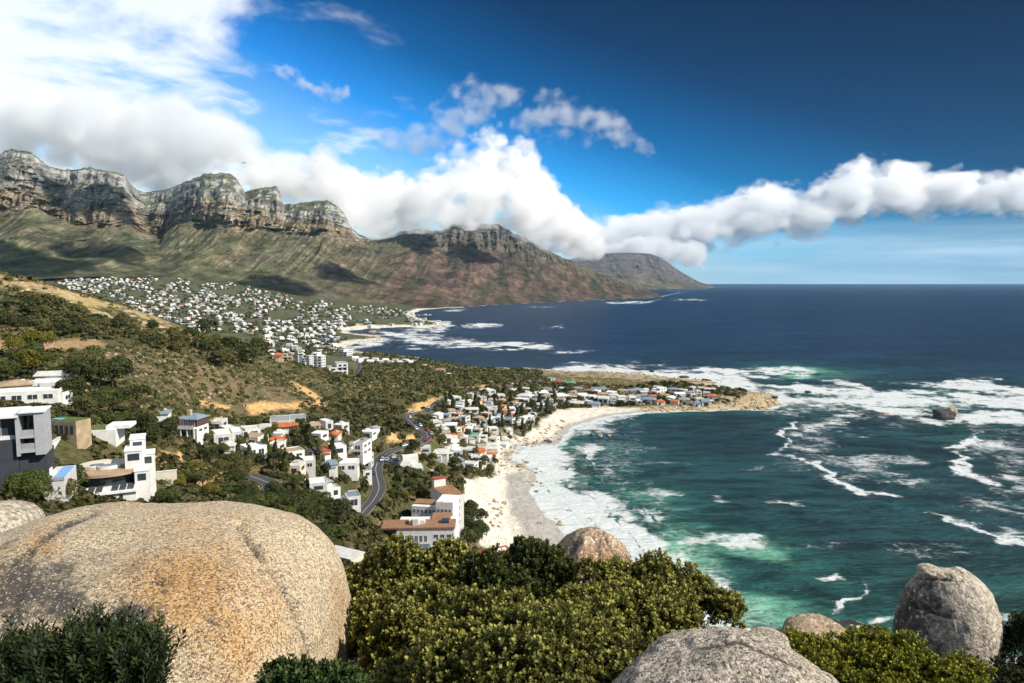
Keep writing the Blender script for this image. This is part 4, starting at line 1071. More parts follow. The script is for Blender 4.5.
# pool terrace below it
g = at(54, 486, 100)
R_ = empty('pool_terrace', g, math.radians(22)); tag(R_, 'raised pool terrace with bright blue water beside the modern grey house', 'terrace')
s_ = 104 / F
MB().box(-9 * s_, 9 * s_, 0, 8.2, -3, 1.0).build('deck', MAT['pale'], R_)
MB().box(-1.6 * s_, 8.2 * s_, 0.5, 7.6, .9, 1.08).build('pool', MAT['pool'], R_)
MB().box(-9 * s_, 9 * s_, -.12, 0.0, .8, 1.3).build('railing', MAT['metal'], R_)
MB().box(-8 * s_, -3 * s_, 3.2, 4.6, 1.0, 1.4).box(-8 * s_, -6.8 * s_, 3.3, 4.5, 1.401, 1.9).build('lounger', MAT['white'], R_)
# white stepped villas above
for a in ((50, 384, 28, 9, 'white', 'r_pale', 'gable', -16, 'white villa with a long pale gabled roof highest on the left', 172, 8),
          (44, 396, 34, 10, 'white', 'r_white', 'flat', -20, 'broad white stepped villa just below the pale gabled roof', 158, 9),
          (8, 396, 26, 11, 'cream', 'r_tan', 'hip', -5, 'cream house with a tan hipped roof at the left edge', 150, 10),
          (22, 406, 56, 7, 'white', 'r_white', 'flat', -14, 'low white villa with a wide white roof behind the modern grey house', 134, 8),
          (56, 408, 14, 10, 'white', 'r_pale', 'flat', -25, 'narrow white villa block beside the big dark trees', 142, 6)):
    house(a[0], a[1], a[2], a[3], a[4], a[5], a[6], a[7], a[8], depth=a[10], detail=2)
# arcade building with lawn and small pool on its roof
g = on_ground(62, 441); s_ = g[1] / F
R_ = empty('arcade_building', g, math.radians(-12)); tag(R_, 'low sandstone building with dark openings and a lawn terrace on its roof', 'building', 'houses of the seaside suburb')
MB().box(-3.2, 3.8, 0, 4, -5, 3.6).build('wall', MAT['stone'], R_)
MB().box(-3.0, 3.6, .2, 3.8, 3.55, 3.75).build('roof_lawn', MAT['lawn'], R_); MB().box(-3.0, -.6, .4, 1.8, 3.76, 3.86).build('pool', MAT['pool2'], R_)
for i in range(5): MB().box(-2.9 + i * 1.3, -2.1 + i * 1.3, -.05, .03, 0.7, 2.6).build('opening_shade_panel', MAT['dark'], R_)  # flat dark panels stand in for shade inside the arcade openings
A_ = on_ground(50, 455); B_ = on_ground(84, 433)
R_ = empty('garden_wall', A_); tag(R_, 'long white sloping garden wall below the sandstone arcade building', 'wall')
d_ = B_ - A_; n_w = np.array([-d_[1], d_[0], 0.0]); n_w = n_w / np.linalg.norm(n_w) * .25
def sloped(z0, z1, e):
    mb = MB(); o_ = np.zeros(3)
    for z in (z0, z1):
        for q in (o_ - n_w * e, d_ - n_w * e, d_ + n_w * e, o_ + n_w * e): mb.v.append((q[0], q[1], q[2] + z))
    mb.f += [(0, 3, 2, 1), (4, 5, 6, 7), (0, 1, 5, 4), (1, 2, 6, 5), (2, 3, 7, 6), (3, 0, 4, 7)]; return mb
sloped(-3, 1.9, 1).build('wall_face', MAT['white'], R_); sloped(1.903, 2.05, 1.3).build('coping', MAT['pale'], R_)
# terrace roof with lawn
g = on_ground(95, 441); R_ = empty('lawn_terrace', g, math.radians(14)); tag(R_, 'sloping lawn terrace with pale edging above the round villa', 'terrace')
MB().box(-6, 4.5, 0, 7, -4, 1.4).build('retaining_wall', MAT['white'], R_); MB().box(-5.5, 2.0, .5, 6.5, 1.38, 1.48).build('lawn', MAT['lawn'], R_)
MB().box(2.2, 7.5, .8, 6.2, 1.41, 2.2).build('canopy', MAT['r_white'], R_)
# round villa
Yv = 132.0; s_ = Yv / F; g = at(112, 498, Yv)
R_ = empty('round_villa', g, math.radians(26)); tag(R_, 'villa with curved tan roof, oval skylights and white stepped wings', 'villa', 'houses of the seaside suburb')
X_ = lambda u: (u - 112) * s_; Z_ = lambda v: (498 - v) * s_
def arc(cx, cy, rx, ry, a0, a1, n=22): return [(cx + rx * math.cos(math.radians(a0 + (a1 - a0) * i / (n - 1))), cy + ry * math.sin(math.radians(a0 + (a1 - a0) * i / (n - 1)))) for i in range(n)]
outer = arc(X_(108), 6.0, 7.2, 6.2, 150, 395, 34)
MB().prism(arc(X_(108), 6.6, 6.3, 5.2, 0, 360, 36)[:-1], -2, Z_(476)).build('glass_wall', MAT['glass'], R_)
MB().prism(outer, Z_(475.9), Z_(473.2)).build('roof', MAT['r_tan'], R_)
MB().prism(arc(X_(104), 8.2, 4.8, 3.4, 0, 360, 30)[:-1], Z_(473.15), Z_(470.5)).build('upper_roof', MAT['cream'], R_)
for cx, cy, rx, ry in ((X_(97), 6.4, 1.7, 1.3), (X_(108), 5.2, 2.1, 1.2)):
    k = MB().prism(arc(cx, cy, rx, ry, 0, 360, 24)[:-1], Z_(473.1), Z_(469.6)).build('skylight', MAT['white'], R_)
    MB().prism(arc(cx, cy, rx * .8, ry * .78, 0, 360, 24)[:-1], Z_(469.6) - .02, Z_(469.6) + .04).build('glass', MAT['glass'], k)
MB().box(X_(88), X_(134), -3.0, 2.4, -3, Z_(489)).build('lower_wall', MAT['white'], R_)
MB().box(X_(87), X_(138), -3.6, 2.6, Z_(488.95), Z_(487.2)).build('terrace_roof', MAT['r_white'], R_)
for i in range(6):
    if i != 2: MB().box(X_(92 + i * 7), X_(97.4 + i * 7), -2.6, 1.6, Z_(487.15), Z_(486.2)).build('solar_panel', MAT['r_dark'], R_)
MB().box(X_(120), X_(123), -3.05, -2.97, 0, Z_(491)).build('door', MAT['glass'], R_)
for (a, b, c, d, e, f_) in ((124, 140, 3, 9, -3, 455), (128, 142, 7, 12, -3, 447), (133, 146, 0.5, 4, -3, 474), (139, 151, 5, 9, -3, 462)):
    MB().box(X_(a), X_(b), c, d, e, Z_(f_)).build('wing', MAT['white'], R_)
    MB().box(X_(a) - .15, X_(b) + .15, c - .15, d + .15, Z_(f_) + .003, Z_(f_) + .22).build('wing_roof', MAT['r_white'], R_)
    w_ = MB().box(X_(a) + .5, X_(b) - .5, c - .04, c + .02, Z_(f_) - 1.9, Z_(f_) - .5).build('window', MAT['glass'], R_)
g = on_ground(152, 484); R_ = empty('boundary_wall', g, math.radians(25)); tag(R_, 'pale curving boundary wall right of the round villa', 'wall')
MB().box(-4.8, 5.2, 0, .45, -4, 2.0).build('wall_face', MAT['cream'], R_); MB().box(-4.9, 5.3, -.06, .5, 2.003, 2.15).build('coping', MAT['white'], R_)
# white house with brown upper storey
Yh = on_ground(185, 438)[1]; s_ = Yh / F; g = on_ground(185, 438)
R_ = empty('house', g, math.radians(-8)); tag(R_, 'white house with brown upper storey, pillared porch and stone chimney', 'house', 'houses of the seaside suburb')
MB().box(-11 * s_, 11 * s_, 1.2, 8, -3, 11.5 * s_).build('wall', MAT['white'], R_)
MB().box(-10.5 * s_, 10.5 * s_, 1.6, 7.8, 11.5 * s_ + .003, 19 * s_).build('upper_storey', MAT['brown'], R_)
MB().hip(-12 * s_, 12 * s_, 1.0, 8.6, 19 * s_ + .005, 4.5 * s_).build('roof', MAT['r_blue'], R_)
MB().box(-1, .3, 3, 4.2, 19 * s_, 28 * s_).build('chimney', MAT['tan'], R_)
MB().box(-11.5 * s_, 11.5 * s_, -.8, 1.19, 10.4 * s_, 11.6 * s_).box(-11 * s_, 11 * s_, -.75, -.68, 11.61 * s_, 14 * s_).build('balcony', MAT['white'], R_)
for x in (-10.8, -4, 3, 10.2): MB().box(x * s_, (x + 1.1) * s_, -.7, -.3, -2, 10.39 * s_).build('pillar', MAT['white'], R_)
windows(R_, 'f', -9.5 * s_, 9.5 * s_, .3, 9 * s_, 1.2, 3, None); windows(R_, 'f', -9 * s_, 9 * s_, 12.5 * s_, 18 * s_, 1.6, 3, 'white')
windows(R_, 'r', 2, 7.5, 2, 9 * s_, 11 * s_, 2, None)
house(157, 421, 16, 8, 'white', 'r_blue', 'hip', -10, 'small house with a slate blue roof left of the brown storeyed house', detail=1)

# ---- big white beach hotel, built in three wings
Yb = 258.0; s_ = Yb / F; g = at(430, 556, Yb)
R_ = empty('beach_hotel', g, math.radians(2)); tag(R_, 'large white building with brown roof terraces above the beach, lower front block', 'building', 'houses of the seaside suburb')
X_ = lambda u: (u - 430) * s_; Z_ = lambda v: (556 - v) * s_
MB().box(X_(396), X_(455), 0, 14, -6, Z_(527)).box(X_(366), X_(380), 6, 12, -6, Z_(530)).box(X_(380.01), X_(395.99), 8, 12, -6, Z_(533)).build('wall', MAT['white'], R_)
MB().box(X_(380), X_(456), -.4, 9.0, Z_(527) + .003, Z_(525.4)).box(X_(364), X_(381), 5.5, 12.4, Z_(530) + .003, Z_(528)).box(X_(430), X_(450), 9.01, 16.5, Z_(526.5), Z_(524.8)).build('terrace', MAT['r_brown'], R_)
MB().box(X_(396), X_(431), -2.4, -.02, Z_(546), Z_(543)).box(X_(397), X_(430), -2.2, -2.1, Z_(542.9), Z_(541)).build('balcony', MAT['r_blue'], R_)
windows(R_, 'f', X_(400), X_(428), Z_(541), Z_(534), 0, 6, 'white'); windows(R_, 'f', X_(433), X_(453), Z_(537), Z_(533), 0, 3, 'white'); windows(R_, 'f', X_(433), X_(453), Z_(544), Z_(540), 0, 3, 'white')
windows(R_, 'f', X_(433), X_(453), Z_(551), Z_(547), 0, 3, 'white'); windows(R_, 'r', 1, 13, Z_(537), Z_(533), X_(455), 4, 'white'); windows(R_, 'r', 1, 13, Z_(545), Z_(541), X_(455), 4, 'white'); windows(R_, 'f', X_(370), X_(377), Z_(540), Z_(536), 6, 1, None)
MB().box(X_(408), X_(424), 3, 7, Z_(525.35), Z_(521)).box(X_(412), X_(418), 2, 4, Z_(525.35), Z_(519)).build('stair_house', MAT['white'], R_)
MB().box(X_(441), X_(449), 4, 7, Z_(525.35), Z_(522.5)).build('skylight', MAT['glass'], R_)
g = at(436, 532, 278.0); s2 = 278 / F
R_ = empty('beach_hotel', g, math.radians(-10)); tag(R_, 'long white middle block with rows of windows behind the brown terrace', 'building', 'houses of the seaside suburb')
X_ = lambda u: (u - 436) * s2; Z_ = lambda v: (532 - v) * s2
MB().box(X_(410), X_(437), 0, 8, -6, Z_(506)).box(X_(437.02), X_(455), -1.5, 9, -6, Z_(499)).build('wall', MAT['white'], R_)
MB().box(X_(410), X_(432), 2.5, 8.4, Z_(506) + .003, Z_(504.5)).build('terrace', MAT['r_brown'], R_); MB().box(X_(437.5), X_(454.5), -1.1, 8.5, Z_(499) - .1, Z_(498.6)).build('roof', MAT['r_white'], R_)
for q in (0, 1, 2): windows(R_, 'f', X_(411), X_(436), Z_(527 - q * 7), Z_(523 - q * 7), 0, 6, 'white'); windows(R_, 'f', X_(438), X_(454), Z_(524 - q * 7), Z_(520 - q * 7), -1.5, 4, 'white')
g = at(452, 530, 287.0); s3 = 287 / F
R_ = empty('beach_hotel', g, math.radians(28)); tag(R_, 'tall white curved block with a brown roof deck nearest the beach', 'building', 'houses of the seaside suburb')
X_ = lambda u: (u - 452) * s3; Z_ = lambda v: (530 - v) * s3
ol = [(-3.2, 0), (5.2, -1.0), (6.0, 8), (5.6, 14), (3.5, 17), (-3.5, 16)]
MB().prism(ol, -6, Z_(494)).build('wall', MAT['white'], R_)
MB().prism([(x * .95, y * .96 + .35) for x, y in ol], Z_(494) + .003, Z_(493.2)).build('roof_deck', MAT['r_brown'], R_)
MB().box(-2.5, 3, 14, 17, Z_(494), Z_(485)).build('roof_house', MAT['white'], R_); MB().box(-2.8, 3.3, 13.7, 17.3, Z_(484.9), Z_(484)).build('roof', MAT['r_red'], R_)
for q in range(4):
    windows(R_, 'f', -2.6, 4.6, Z_(524 - q * 7.4), Z_(520 - q * 7.4), -.75, 3, 'white')
for q in range(4):
    for i in range(3): MB().box(5.75 + (i * .1 - .05), 6.0, 1.6 + i * 4, 3.0 + i * 4, Z_(524 - q * 7.4), Z_(520 - q * 7.4)).build('window', MAT['glass'], R_)
# white apartment house with blue glass
g = at(415, 487, 333); s_ = 333 / F
R_ = empty('apartment_building', g, math.radians(14)); tag(R_, 'white terraced apartment house with blue glass front above the car park', 'building', 'houses of the seaside suburb')
X_ = lambda u: (u - 415) * s_; Z_ = lambda v: (487 - v) * s_
MB().box(X_(399), X_(412), 0, 9, -4, Z_(463)).box(X_(412.02), X_(424), 1.5, 10, -4, Z_(468)).box(X_(424.02), X_(437), 3, 10, -4, Z_(476)).box(X_(404), X_(420), 6, 11, Z_(467.9), Z_(458)).build('wall', MAT['white'], R_)
MB().box(X_(400), X_(411.5), .4, 5.9, Z_(463), Z_(462.4)).box(X_(412.5), X_(423.5), 2, 9.5, Z_(468), Z_(467.4)).box(X_(424.5), X_(436.5), 3.4, 9.6, Z_(476), Z_(475.4)).build('roof', MAT['r_pale'], R_)
for i in range(3): MB().box(X_(401 + i * 3.6), X_(404 + i * 3.6), -.06, .03, Z_(473), Z_(465)).build('window', MAT['glass'], R_)
windows(R_, 'f', X_(400), X_(411), Z_(481), Z_(476), 0, 2, 'white'); windows(R_, 'f', X_(413), X_(423), Z_(480), Z_(472), 1.5, 3, 'white'); windows(R_, 'f', X_(425), X_(436), Z_(483), Z_(479), 3, 3, 'white')
MB().box(X_(416), X_(423), 1.3, 1.5, Z_(472.5), Z_(468.5)).build('solar_panel', MAT['r_blue'], R_)
# tan-roofed house close to the bushes
g = at(497, 563, 268); s_ = 268 / F
R_ = empty('house', g, math.radians(24)); tag(R_, 'beach house with a red brown roof and white skylights just above the bushes', 'house', 'houses of the seaside suburb')
MB().box(-5, 6.5, 0, 7, -5, 3.2).build('wall', MAT['white'], R_); rf_ = MB().hip(-6, 7.5, -1, 8, 3.203, 1.7).build('roof', MAT['r_red'], R_)
MB().box(.5, 2.4, 1.2, 2.4, 4.0, 5.1).box(2.9, 4.6, 1.2, 2.4, 4.0, 5.1).build('skylight', MAT['white'], rf_); windows(R_, 'f', -4.5, 6, 1, 2.6, 0, 4, 'white')
# boat shed roof by the slope at the picture's lower left
g = at(337, 556, 118); s_ = 118 / F
R_ = empty('flat_roofed_shed', g, math.radians(-28)); tag(R_, 'pale flat roofed building half hidden behind the big boulder', 'building')
MB().box(-3.4, 3.2, 0, 3.4, -5, -.1).build('wall', MAT['cream'], R_); MB().box(-3.6, 3.4, -.3, 3.6, -.097, .12).build('roof', MAT['r_pale'], R_)

for (su_, sv_, sY, sr_) in ((16, 488, 116, 4.5), (54, 486, 104, 3.5), (62, 441, 142, 6), (70, 448, 138, 5), (95, 440, 161, 7), (112, 498, 136, 9), (130, 480, 140, 6), (150, 486, 150, 5), (372, 540, 262, 6), (388, 535, 264, 8), (405, 545, 263, 9), (425, 545, 262, 10), (445, 545, 262, 10), (425, 530, 282, 9), (445, 530, 282, 9), (455, 520, 295, 9), (408, 487, 338, 7), (425, 487, 338, 7), (390, 483, 331, 8), (497, 563, 272, 8), (337, 556, 120, 4)):
    q_ = at(su_, sv_, sY); HOUSE_LIST.append((q_[0], q_[1], sr_, None))
HL = [  # u, v of the foot, width px, height px, wall, roof, style, label
 (224, 446, 27, 15, 'white', 'r_white', 'flat', 'large white villa directly below the rounded ochre cutting'),
 (246, 439, 21, 8, 'white', 'r_pale', 'flat', 'low white villa with a pale roof touching the large white villa'),
 (251, 449, 22, 8, 'cream', 'r_tan', 'flat', 'cream house with a tan flat roof below the pale roofed villa'),
 (251, 461, 20, 9, 'white', 'r_white', 'flat', 'white house just above the round dark tree crown'),
 (285, 425, 32, 8, 'white', 'r_grey', 'flat', 'long white house with grey roof panels under the wide ochre cutting'),
 (281, 432, 26, 6, 'tan', 'r_orange', 'hip', 'low house with a long orange tiled roof in front of the long white house'),
 (275, 446, 15, 9, 'white', 'r_orange', 'hip', 'white house with a bright orange hipped roof among dark trees'),
 (290, 463, 20, 14, 'white', 'r_tan', 'flat', 'white two storey house with a tan flat roof and grey side'),
 (304, 474, 17, 12, 'white', 'r_white', 'flat', 'white house with pale green glass stepping down the slope'),
 (295, 480, 12, 7, 'cream', 'r_pale', 'flat', 'cream house at the bottom of the upper villas beside a turquoise wall'),
 (308, 432, 18, 9, 'cream', 'r_tan', 'hip', 'cream house with a low tan roof left of the white tower'),
 (325, 431, 6, 13, 'white', 'r_white', 'flat', 'slim white tower rising among the villas'),
 (318, 442, 12, 8, 'white', 'r_white', 'flat', 'white cube house directly below the slim tower'),
 (333, 443, 11, 9, 'white', 'r_orange', 'gable', 'small white house with an orange gabled roof right of the slim tower'),
 (340, 432, 10, 7, 'white', 'r_white', 'flat', 'white house at the top right of the upper villas'),
 (336, 456, 15, 10, 'white', 'r_white', 'flat', 'white angular house with a pointed terrace below the orange gable'),
 (321, 458, 12, 5, 'white', 'r_red', 'hip', 'white bungalow with a dull red roof between dark trees'),
 (311, 460, 10, 5, 'grey', 'r_dark', 'hip', 'dark roofed bungalow left of the dull red roof'),
 (354, 458, 25, 20, 'white', 'r_grey', 'flat', 'big white villa with grey roofs and balconies on three levels'),
 (368, 440, 12, 9, 'white', 'r_white', 'flat', 'white house behind the right shoulder of the big villa'),
 (366, 468, 11, 17, 'white', 'r_white', 'flat', 'tall narrow white house beside the road bend'),
 (346, 477, 21, 14, 'white', 'r_white', 'flat', 'white two storey house with a row of dark windows facing the camera'),
 (364, 479, 9, 10, 'pale', 'r_grey', 'flat', 'small pale house squeezed beside the coast road'),
 (345, 509, 24, 17, 'pale', 'r_blue', 'flat', 'pale apartment house with a blue grey flat roof on the green slope'),
 (316, 498, 16, 8, 'white', 'r_white', 'flat', 'white house left of the blue grey flat roof'),
 (331, 504, 10, 8, 'white', 'r_pale', 'flat', 'narrow white house touching the blue grey roofed apartments'),
 (436, 458, 23, 8, 'white', 'r_pale', 'hip', 'long bungalow with a pale hipped roof above the apartment house'),
 (453, 456, 17, 9, 'white', 'r_white', 'flat', 'white cube house right of the long bungalow'),
 (457, 468, 12, 5, 'grey', 'r_blue', 'hip', 'grey roofed cottage below the white cube house'),
 (412, 461, 12, 5, 'tan', 'r_tan', 'flat', 'tan roofed house behind the terraced apartment house'),
 (474, 461, 10, 6, 'white', 'r_pale', 'flat', 'white cottage at the sandy edge of the cove'),
 (487, 398, 13, 5, 'white', 'r_white', 'flat', 'white house behind the trees near the top of the suburb'),
 (477, 401, 9, 4, 'white', 'r_pale', 'flat', 'small white house left of its neighbour at the suburb top'),
 (501, 404, 8, 5, 'cream', 'r_tan', 'hip', 'cream cottage with a tan roof near the suburb top'),
 (525, 402, 14, 7, 'white', 'r_pale', 'hip', 'white house with a broad pale roof north of the long beach'),
 (458, 408, 10, 5, 'white', 'r_blue', 'flat', 'white house with a blue grey roof next to the road curve'),
 (468, 408, 12, 5, 'white', 'r_white', 'flat', 'long white house by the road curve'),
 (470, 415, 15, 6, 'cream', 'r_pale', 'hip', 'cream bungalow below the long white house'),
 (483, 411, 5, 5, 'cream', 'r_tan', 'gable', 'tiny cream gabled cottage in the suburb'),
 (493, 414, 13, 7, 'white', 'r_pale', 'flat', 'white flat roofed house in the middle of the suburb'),
 (505, 415, 8, 6, 'cream', 'r_tan', 'hip', 'cream house with a tan roof in the middle of the suburb'),
 (462, 424, 13, 9, 'white', 'r_grey', 'flat', 'white house with grey roof and many dark windows'),
 (486, 420, 9, 6, 'tan', 'r_pale', 'flat', 'tan walled house under a pale flat roof'),
 (495, 426, 14, 9, 'white', 'r_white', 'flat', 'large white house in the suburb centre'),
 (450, 429, 12, 5, 'white', 'r_white', 'hip', 'white roofed bungalow left of the many windowed house'),
 (509, 425, 10, 7, 'white', 'r_blue', 'flat', 'white house with a bluish roof near the beach path'),
 (520, 427, 9, 6, 'cream', 'r_pale', 'hip', 'cream bungalow near the beach path'),
 (529, 422, 8, 6, 'white', 'r_white', 'hip', 'white gabled cottage close to the long beach'),
 (541, 399, 13, 7, 'white', 'r_white', 'hip', 'white house with steep white roofs left of the beach row'),
 (539, 409, 10, 5, 'cream', 'r_pale', 'flat', 'cream bungalow facing the sand'),
 (550, 409, 12, 4, 'grey', 'r_dark', 'flat', 'low dark roofed bungalow on the edge of the sand'),
 (520, 410, 9, 6, 'white', 'r_tan', 'flat', 'white house with tan roof above the beach path'),
 (514, 417, 8, 5, 'white', 'r_pale', 'hip', 'small white house under pale roof beside the beach path'),
 (481, 433, 12, 6, 'cream', 'r_grey', 'hip', 'cream house with layered grey roof'),
 (474, 440, 11, 6, 'white', 'r_green', 'flat', 'white house with a pale green roof corner'),
 (448, 441, 13, 5, 'pale', 'r_pale', 'hip', 'pale long roofed bungalow left of the green roof corner'),
 (464, 443, 7, 5, 'white', 'r_white', 'flat', 'tiny white house beneath the pale long roof'),
 (493, 440, 11, 6, 'white', 'r_pale', 'flat', 'white house overlooking the rocky cove'),
 (546, 391, 12, 4, 'grey', 'r_blue', 'hip', 'long grey roofed house behind the beach row'),
 (561, 401, 13, 7, 'white', 'r_white', 'hip', 'white steep roofed house at the left end of the beach row'),
 (573, 400, 8, 5, 'cream', 'r_tan', 'gable', 'cream gabled house beside the steep white roof'),
 (588, 401, 19, 8, 'white', 'r_white', 'flat', 'widest white house of the beach row'),
 (604, 403, 10, 7, 'white', 'r_pale', 'gable', 'white gabled house right of the widest white house'),
 (576, 407, 16, 5, 'cream', 'r_pale', 'flat', 'cream bungalow with dark doors on the sand'),
 (594, 408, 12, 6, 'white', 'r_blue', 'hip', 'small pale blue roofed house on the sand'),
 (614, 398, 9, 5, 'white', 'r_pale', 'hip', 'white cottage with pale roof on the point'),
 (625, 403, 12, 5, 'cream', 'r_pale', 'flat', 'cream bungalow on the rocks of the point'),
 (636, 403, 12, 7, 'white', 'r_white', 'flat', 'white two storey house on the rocks of the point'),
 (650, 403, 13, 6, 'white', 'r_blue', 'hip', 'white house with blue roof on the rocks of the point'),
 (633, 394, 8, 4, 'white', 'r_grey', 'gable', 'small gabled house behind the rocks of the point'),
 (645, 393, 7, 4, 'cream', 'r_pale', 'gable', 'small cream gabled cottage among the point trees'),
 (660, 394, 10, 6, 'white', 'r_white', 'flat', 'white cube house among the point trees'),
 (571, 387, 11, 5, 'tan', 'r_green', 'hip', 'house with a light green roof at the field edge'),
 (549, 383, 9, 4, 'green' if False else 'pale', 'r_green', 'hip', 'house with a dark green roof behind the suburb'),
 (557, 386, 10, 4, 'tan', 'r_red', 'hip', 'house with a dull red roof between green roofs'),
 (600, 392, 16, 3, 'grey', 'r_blue', 'flat', 'long low grey building beside the field'),
 (588, 393, 8, 4, 'tan', 'r_brown', 'hip', 'brown roofed cottage beside the field'),
 (671, 400, 9, 5, 'white', 'r_white', 'gable', 'white gabled house in the trees of the point'),
 (683, 394, 8, 4, 'pale', 'r_pale', 'flat', 'pale flat house on the far side of the point'),
 (685, 402, 10, 5, 'cream', 'r_grey', 'hip', 'cream house with grey roof near the point end'),
 (693, 392, 5, 4, 'white', 'r_white', 'flat', 'tiny white house on the point ridge'),
 (699, 396, 5, 6, 'cream', 'r_pale', 'flat', 'narrow cream house on the point ridge'),
 (706, 404, 8, 7, 'white', 'r_blue', 'gable', 'white gabled house last but one before the bare rocks'),
 (713, 399, 10, 4, 'white', 'r_orange', 'hip', 'house with a long salmon red roof before the bare rocks'),
 (299, 363, 6, 13, 'grey', 'r_grey', 'flat', 'tall grey apartment tower above the green spur'),
 (307, 366, 9, 12, 'pale', 'r_grey', 'flat', 'grey white apartment block right of the grey tower'),
 (318, 366, 11, 14, 'white', 'r_white', 'flat', 'bright white apartment block above the green spur'),
 (336, 374, 18, 12, 'white', 'r_grey', 'flat', 'white apartment block with dark strip balconies beside the avenue'),
 (345, 357, 10, 7, 'white', 'r_grey', 'flat', 'white block behind the strip balcony block'),
 (277, 361, 9, 7, 'tan', 'r_orange', 'hip', 'tan house with an orange roof beside the ridge end'),
 (287, 360, 9, 6, 'tan', 'r_tan', 'flat', 'tan flat house at the foot of the town'),
 (291, 350, 10, 6, 'white', 'r_pale', 'flat', 'white house uphill of the grey tower'),
 (430, 371, 6, 3, 'white', 'r_red', 'hip', 'white house with red roof on the green plateau'),
 (440, 373, 9, 4, 'white', 'r_red', 'flat', 'longer white house with red roof on the green plateau'),
 (449, 375, 7, 3, 'white', 'r_white', 'flat', 'white cottage at the right end of the plateau row'),
 (423, 369, 6, 3, 'white', 'r_pale', 'flat', 'white cottage at the left end of the plateau row'),
]
for a in HL:
    house(a[0], a[1], a[2], a[3], a[4], a[5], a[6], label=a[7], detail=2 if a[2] * a[3] > 150 and a[1] > 420 else 1)
# smaller houses filling the plots between the named ones
FILL = [([(205, 428), (232, 432), (300, 424), (345, 432), (378, 432), (380, 470), (345, 500), (318, 496), (296, 474), (262, 462), (215, 455)], 9, (9, 14), (6, 10), 'between the larger upper villas', 'small houses between the upper villas'),
        ([(440, 404), (480, 394), (556, 392), (548, 408), (528, 430), (498, 445), (440, 445), (434, 425)], 62, (6, 10), (3.6, 6), 'between the larger houses of the beach suburb', 'small houses of the beach suburb'),
        ([(548, 390), (600, 391), (715, 392), (720, 403), (600, 405), (552, 405)], 40, (6, 10), (3.2, 5), 'behind the beach row on the low point', 'small houses of the low point'),
        ([(425, 446), (500, 446), (492, 462), (470, 474), (440, 470), (420, 458)], 12, (8, 13), (5, 7), 'on the slope above the sandy cove', 'small houses above the sandy cove')]
LB = {}
for P_, n_, wr, hr, where, grp in FILL:
    P_ = np.array(P_); k_ = 0; tr = 0
    while k_ < n_ and tr < n_ * 30:
        tr += 1; u, v = rnd.uniform(P_[:, 0].min(), P_[:, 0].max()), rnd.uniform(P_[:, 1].min(), P_[:, 1].max())
        if not in_poly(np.array([u]), np.array([v]), P_)[0]: continue
        g_ = on_ground(u, v)
        if g_ is None: continue
        wp = rnd.uniform(*wr); wm = wp / F * g_[1] * .55
        if any((g_[0] - h_[0]) ** 2 + (g_[1] + 3 - h_[1]) ** 2 < (h_[2] * .8 + wm) ** 2 for h_ in HOUSE_LIST): continue
        if min((((Q[:, 0] - g_[0]) ** 2 + (Q[:, 1] - g_[1]) ** 2).min() ** .5 - w_) for Q, w_ in ROADS) < wm + 1.5: continue
        wl_, rf_, st_ = rnd.choice((('white', 'r_white', 'flat'), ('white', 'r_pale', 'flat'), ('white', 'r_pale', 'hip'), ('white', 'r_grey', 'hip'), ('cream', 'r_tan', 'hip'), ('white', 'r_tan', 'flat'), ('cream', 'r_pale', 'flat'), ('white', 'r_blue', 'hip'), ('white', 'r_white', 'gable'), ('cream', 'r_orange', 'hip')))
        lab_ = 'small %s house, %s %s roof, %s' % (WORD[wl_], WORD[rf_], {'flat': 'flat', 'hip': 'hipped', 'gable': 'gabled'}[st_], where)
        house(u, v, wp, rnd.uniform(*hr), wl_, rf_, st_, label=lab_, group=lab_, detail=1, seed=int(u * 97 + v * 13)); k_ += 1
# row of white cottages by the water of the next bay
rowl = ('first', 'second', 'third', 'fourth', 'fifth', 'sixth', 'seventh', 'eighth', 'ninth', 'tenth', 'eleventh', 'twelfth')
for i in range(12):
    house(355 + i * 5.0, 361.5 + i * 0.28 + (i % 2) * 1.3, 5.6, 4.4, 'white', 'r_white', 'flat' if i % 3 else 'gable', label='%s white house from the left in the shoreline row below the town' % rowl[i], detail=0, group='white houses in the shoreline row')

# ---- the far town: jittered rows of houses on its slopes
TOWN = [(52, 275), (100, 273), (170, 276), (225, 281), (262, 291), (300, 299), (345, 306), (385, 307), (418, 313), (440, 318), (444, 326), (400, 326), (345, 329), (332, 333), (345, 338), (336, 345), (344, 351), (332, 356), (300, 358), (290, 366), (262, 352), (256, 336), (200, 333), (120, 306), (60, 288)]
cand = []
v = 274.5
while v < 366:
    st = 2.0 + (v - 274) * 0.024; u = 40 + rnd.random() * 4
    while u < 446:
        uu = u + rnd.uniform(-1.2, 1.2); vv = v + rnd.uniform(-.9, .9)
        u += 2.7 + (v - 274) * 0.03
        if in_poly(np.array([uu]), np.array([vv]), TOWN)[0] and fbm(np.array([uu / 13]), np.array([vv / 6]), octv=2, seed=5)[0] > -0.20:
            cand.append((uu, vv))
    v += st
pts = []
ysr = np.exp(np.linspace(math.log(60.0), math.log(3600.0), 600))
for (uu, vv) in cand:
    P = np.array([at(uu, vv, q) for q in ysr]); pts.append(P)
PA = np.array(pts); gz = height(PA[..., 0].ravel(), PA[..., 1].ravel(), False).reshape(PA.shape[:2])
hit = PA[..., 2] <= gz
sp = []
for i in range(len(cand)):
    k = hit[i].argmax()
    if not hit[i].any() or PA[i, k, 1] < 760: continue
    sp.append((PA[i, k, 0], PA[i, k, 1], gz[i, k], *cand[i]))
sp = [q for q in sp if all((q[0] - h_[0]) ** 2 + (q[1] - h_[1]) ** 2 > (h_[2] + 4) ** 2 for h_ in HOUSE_LIST if h_[1] > 600)]
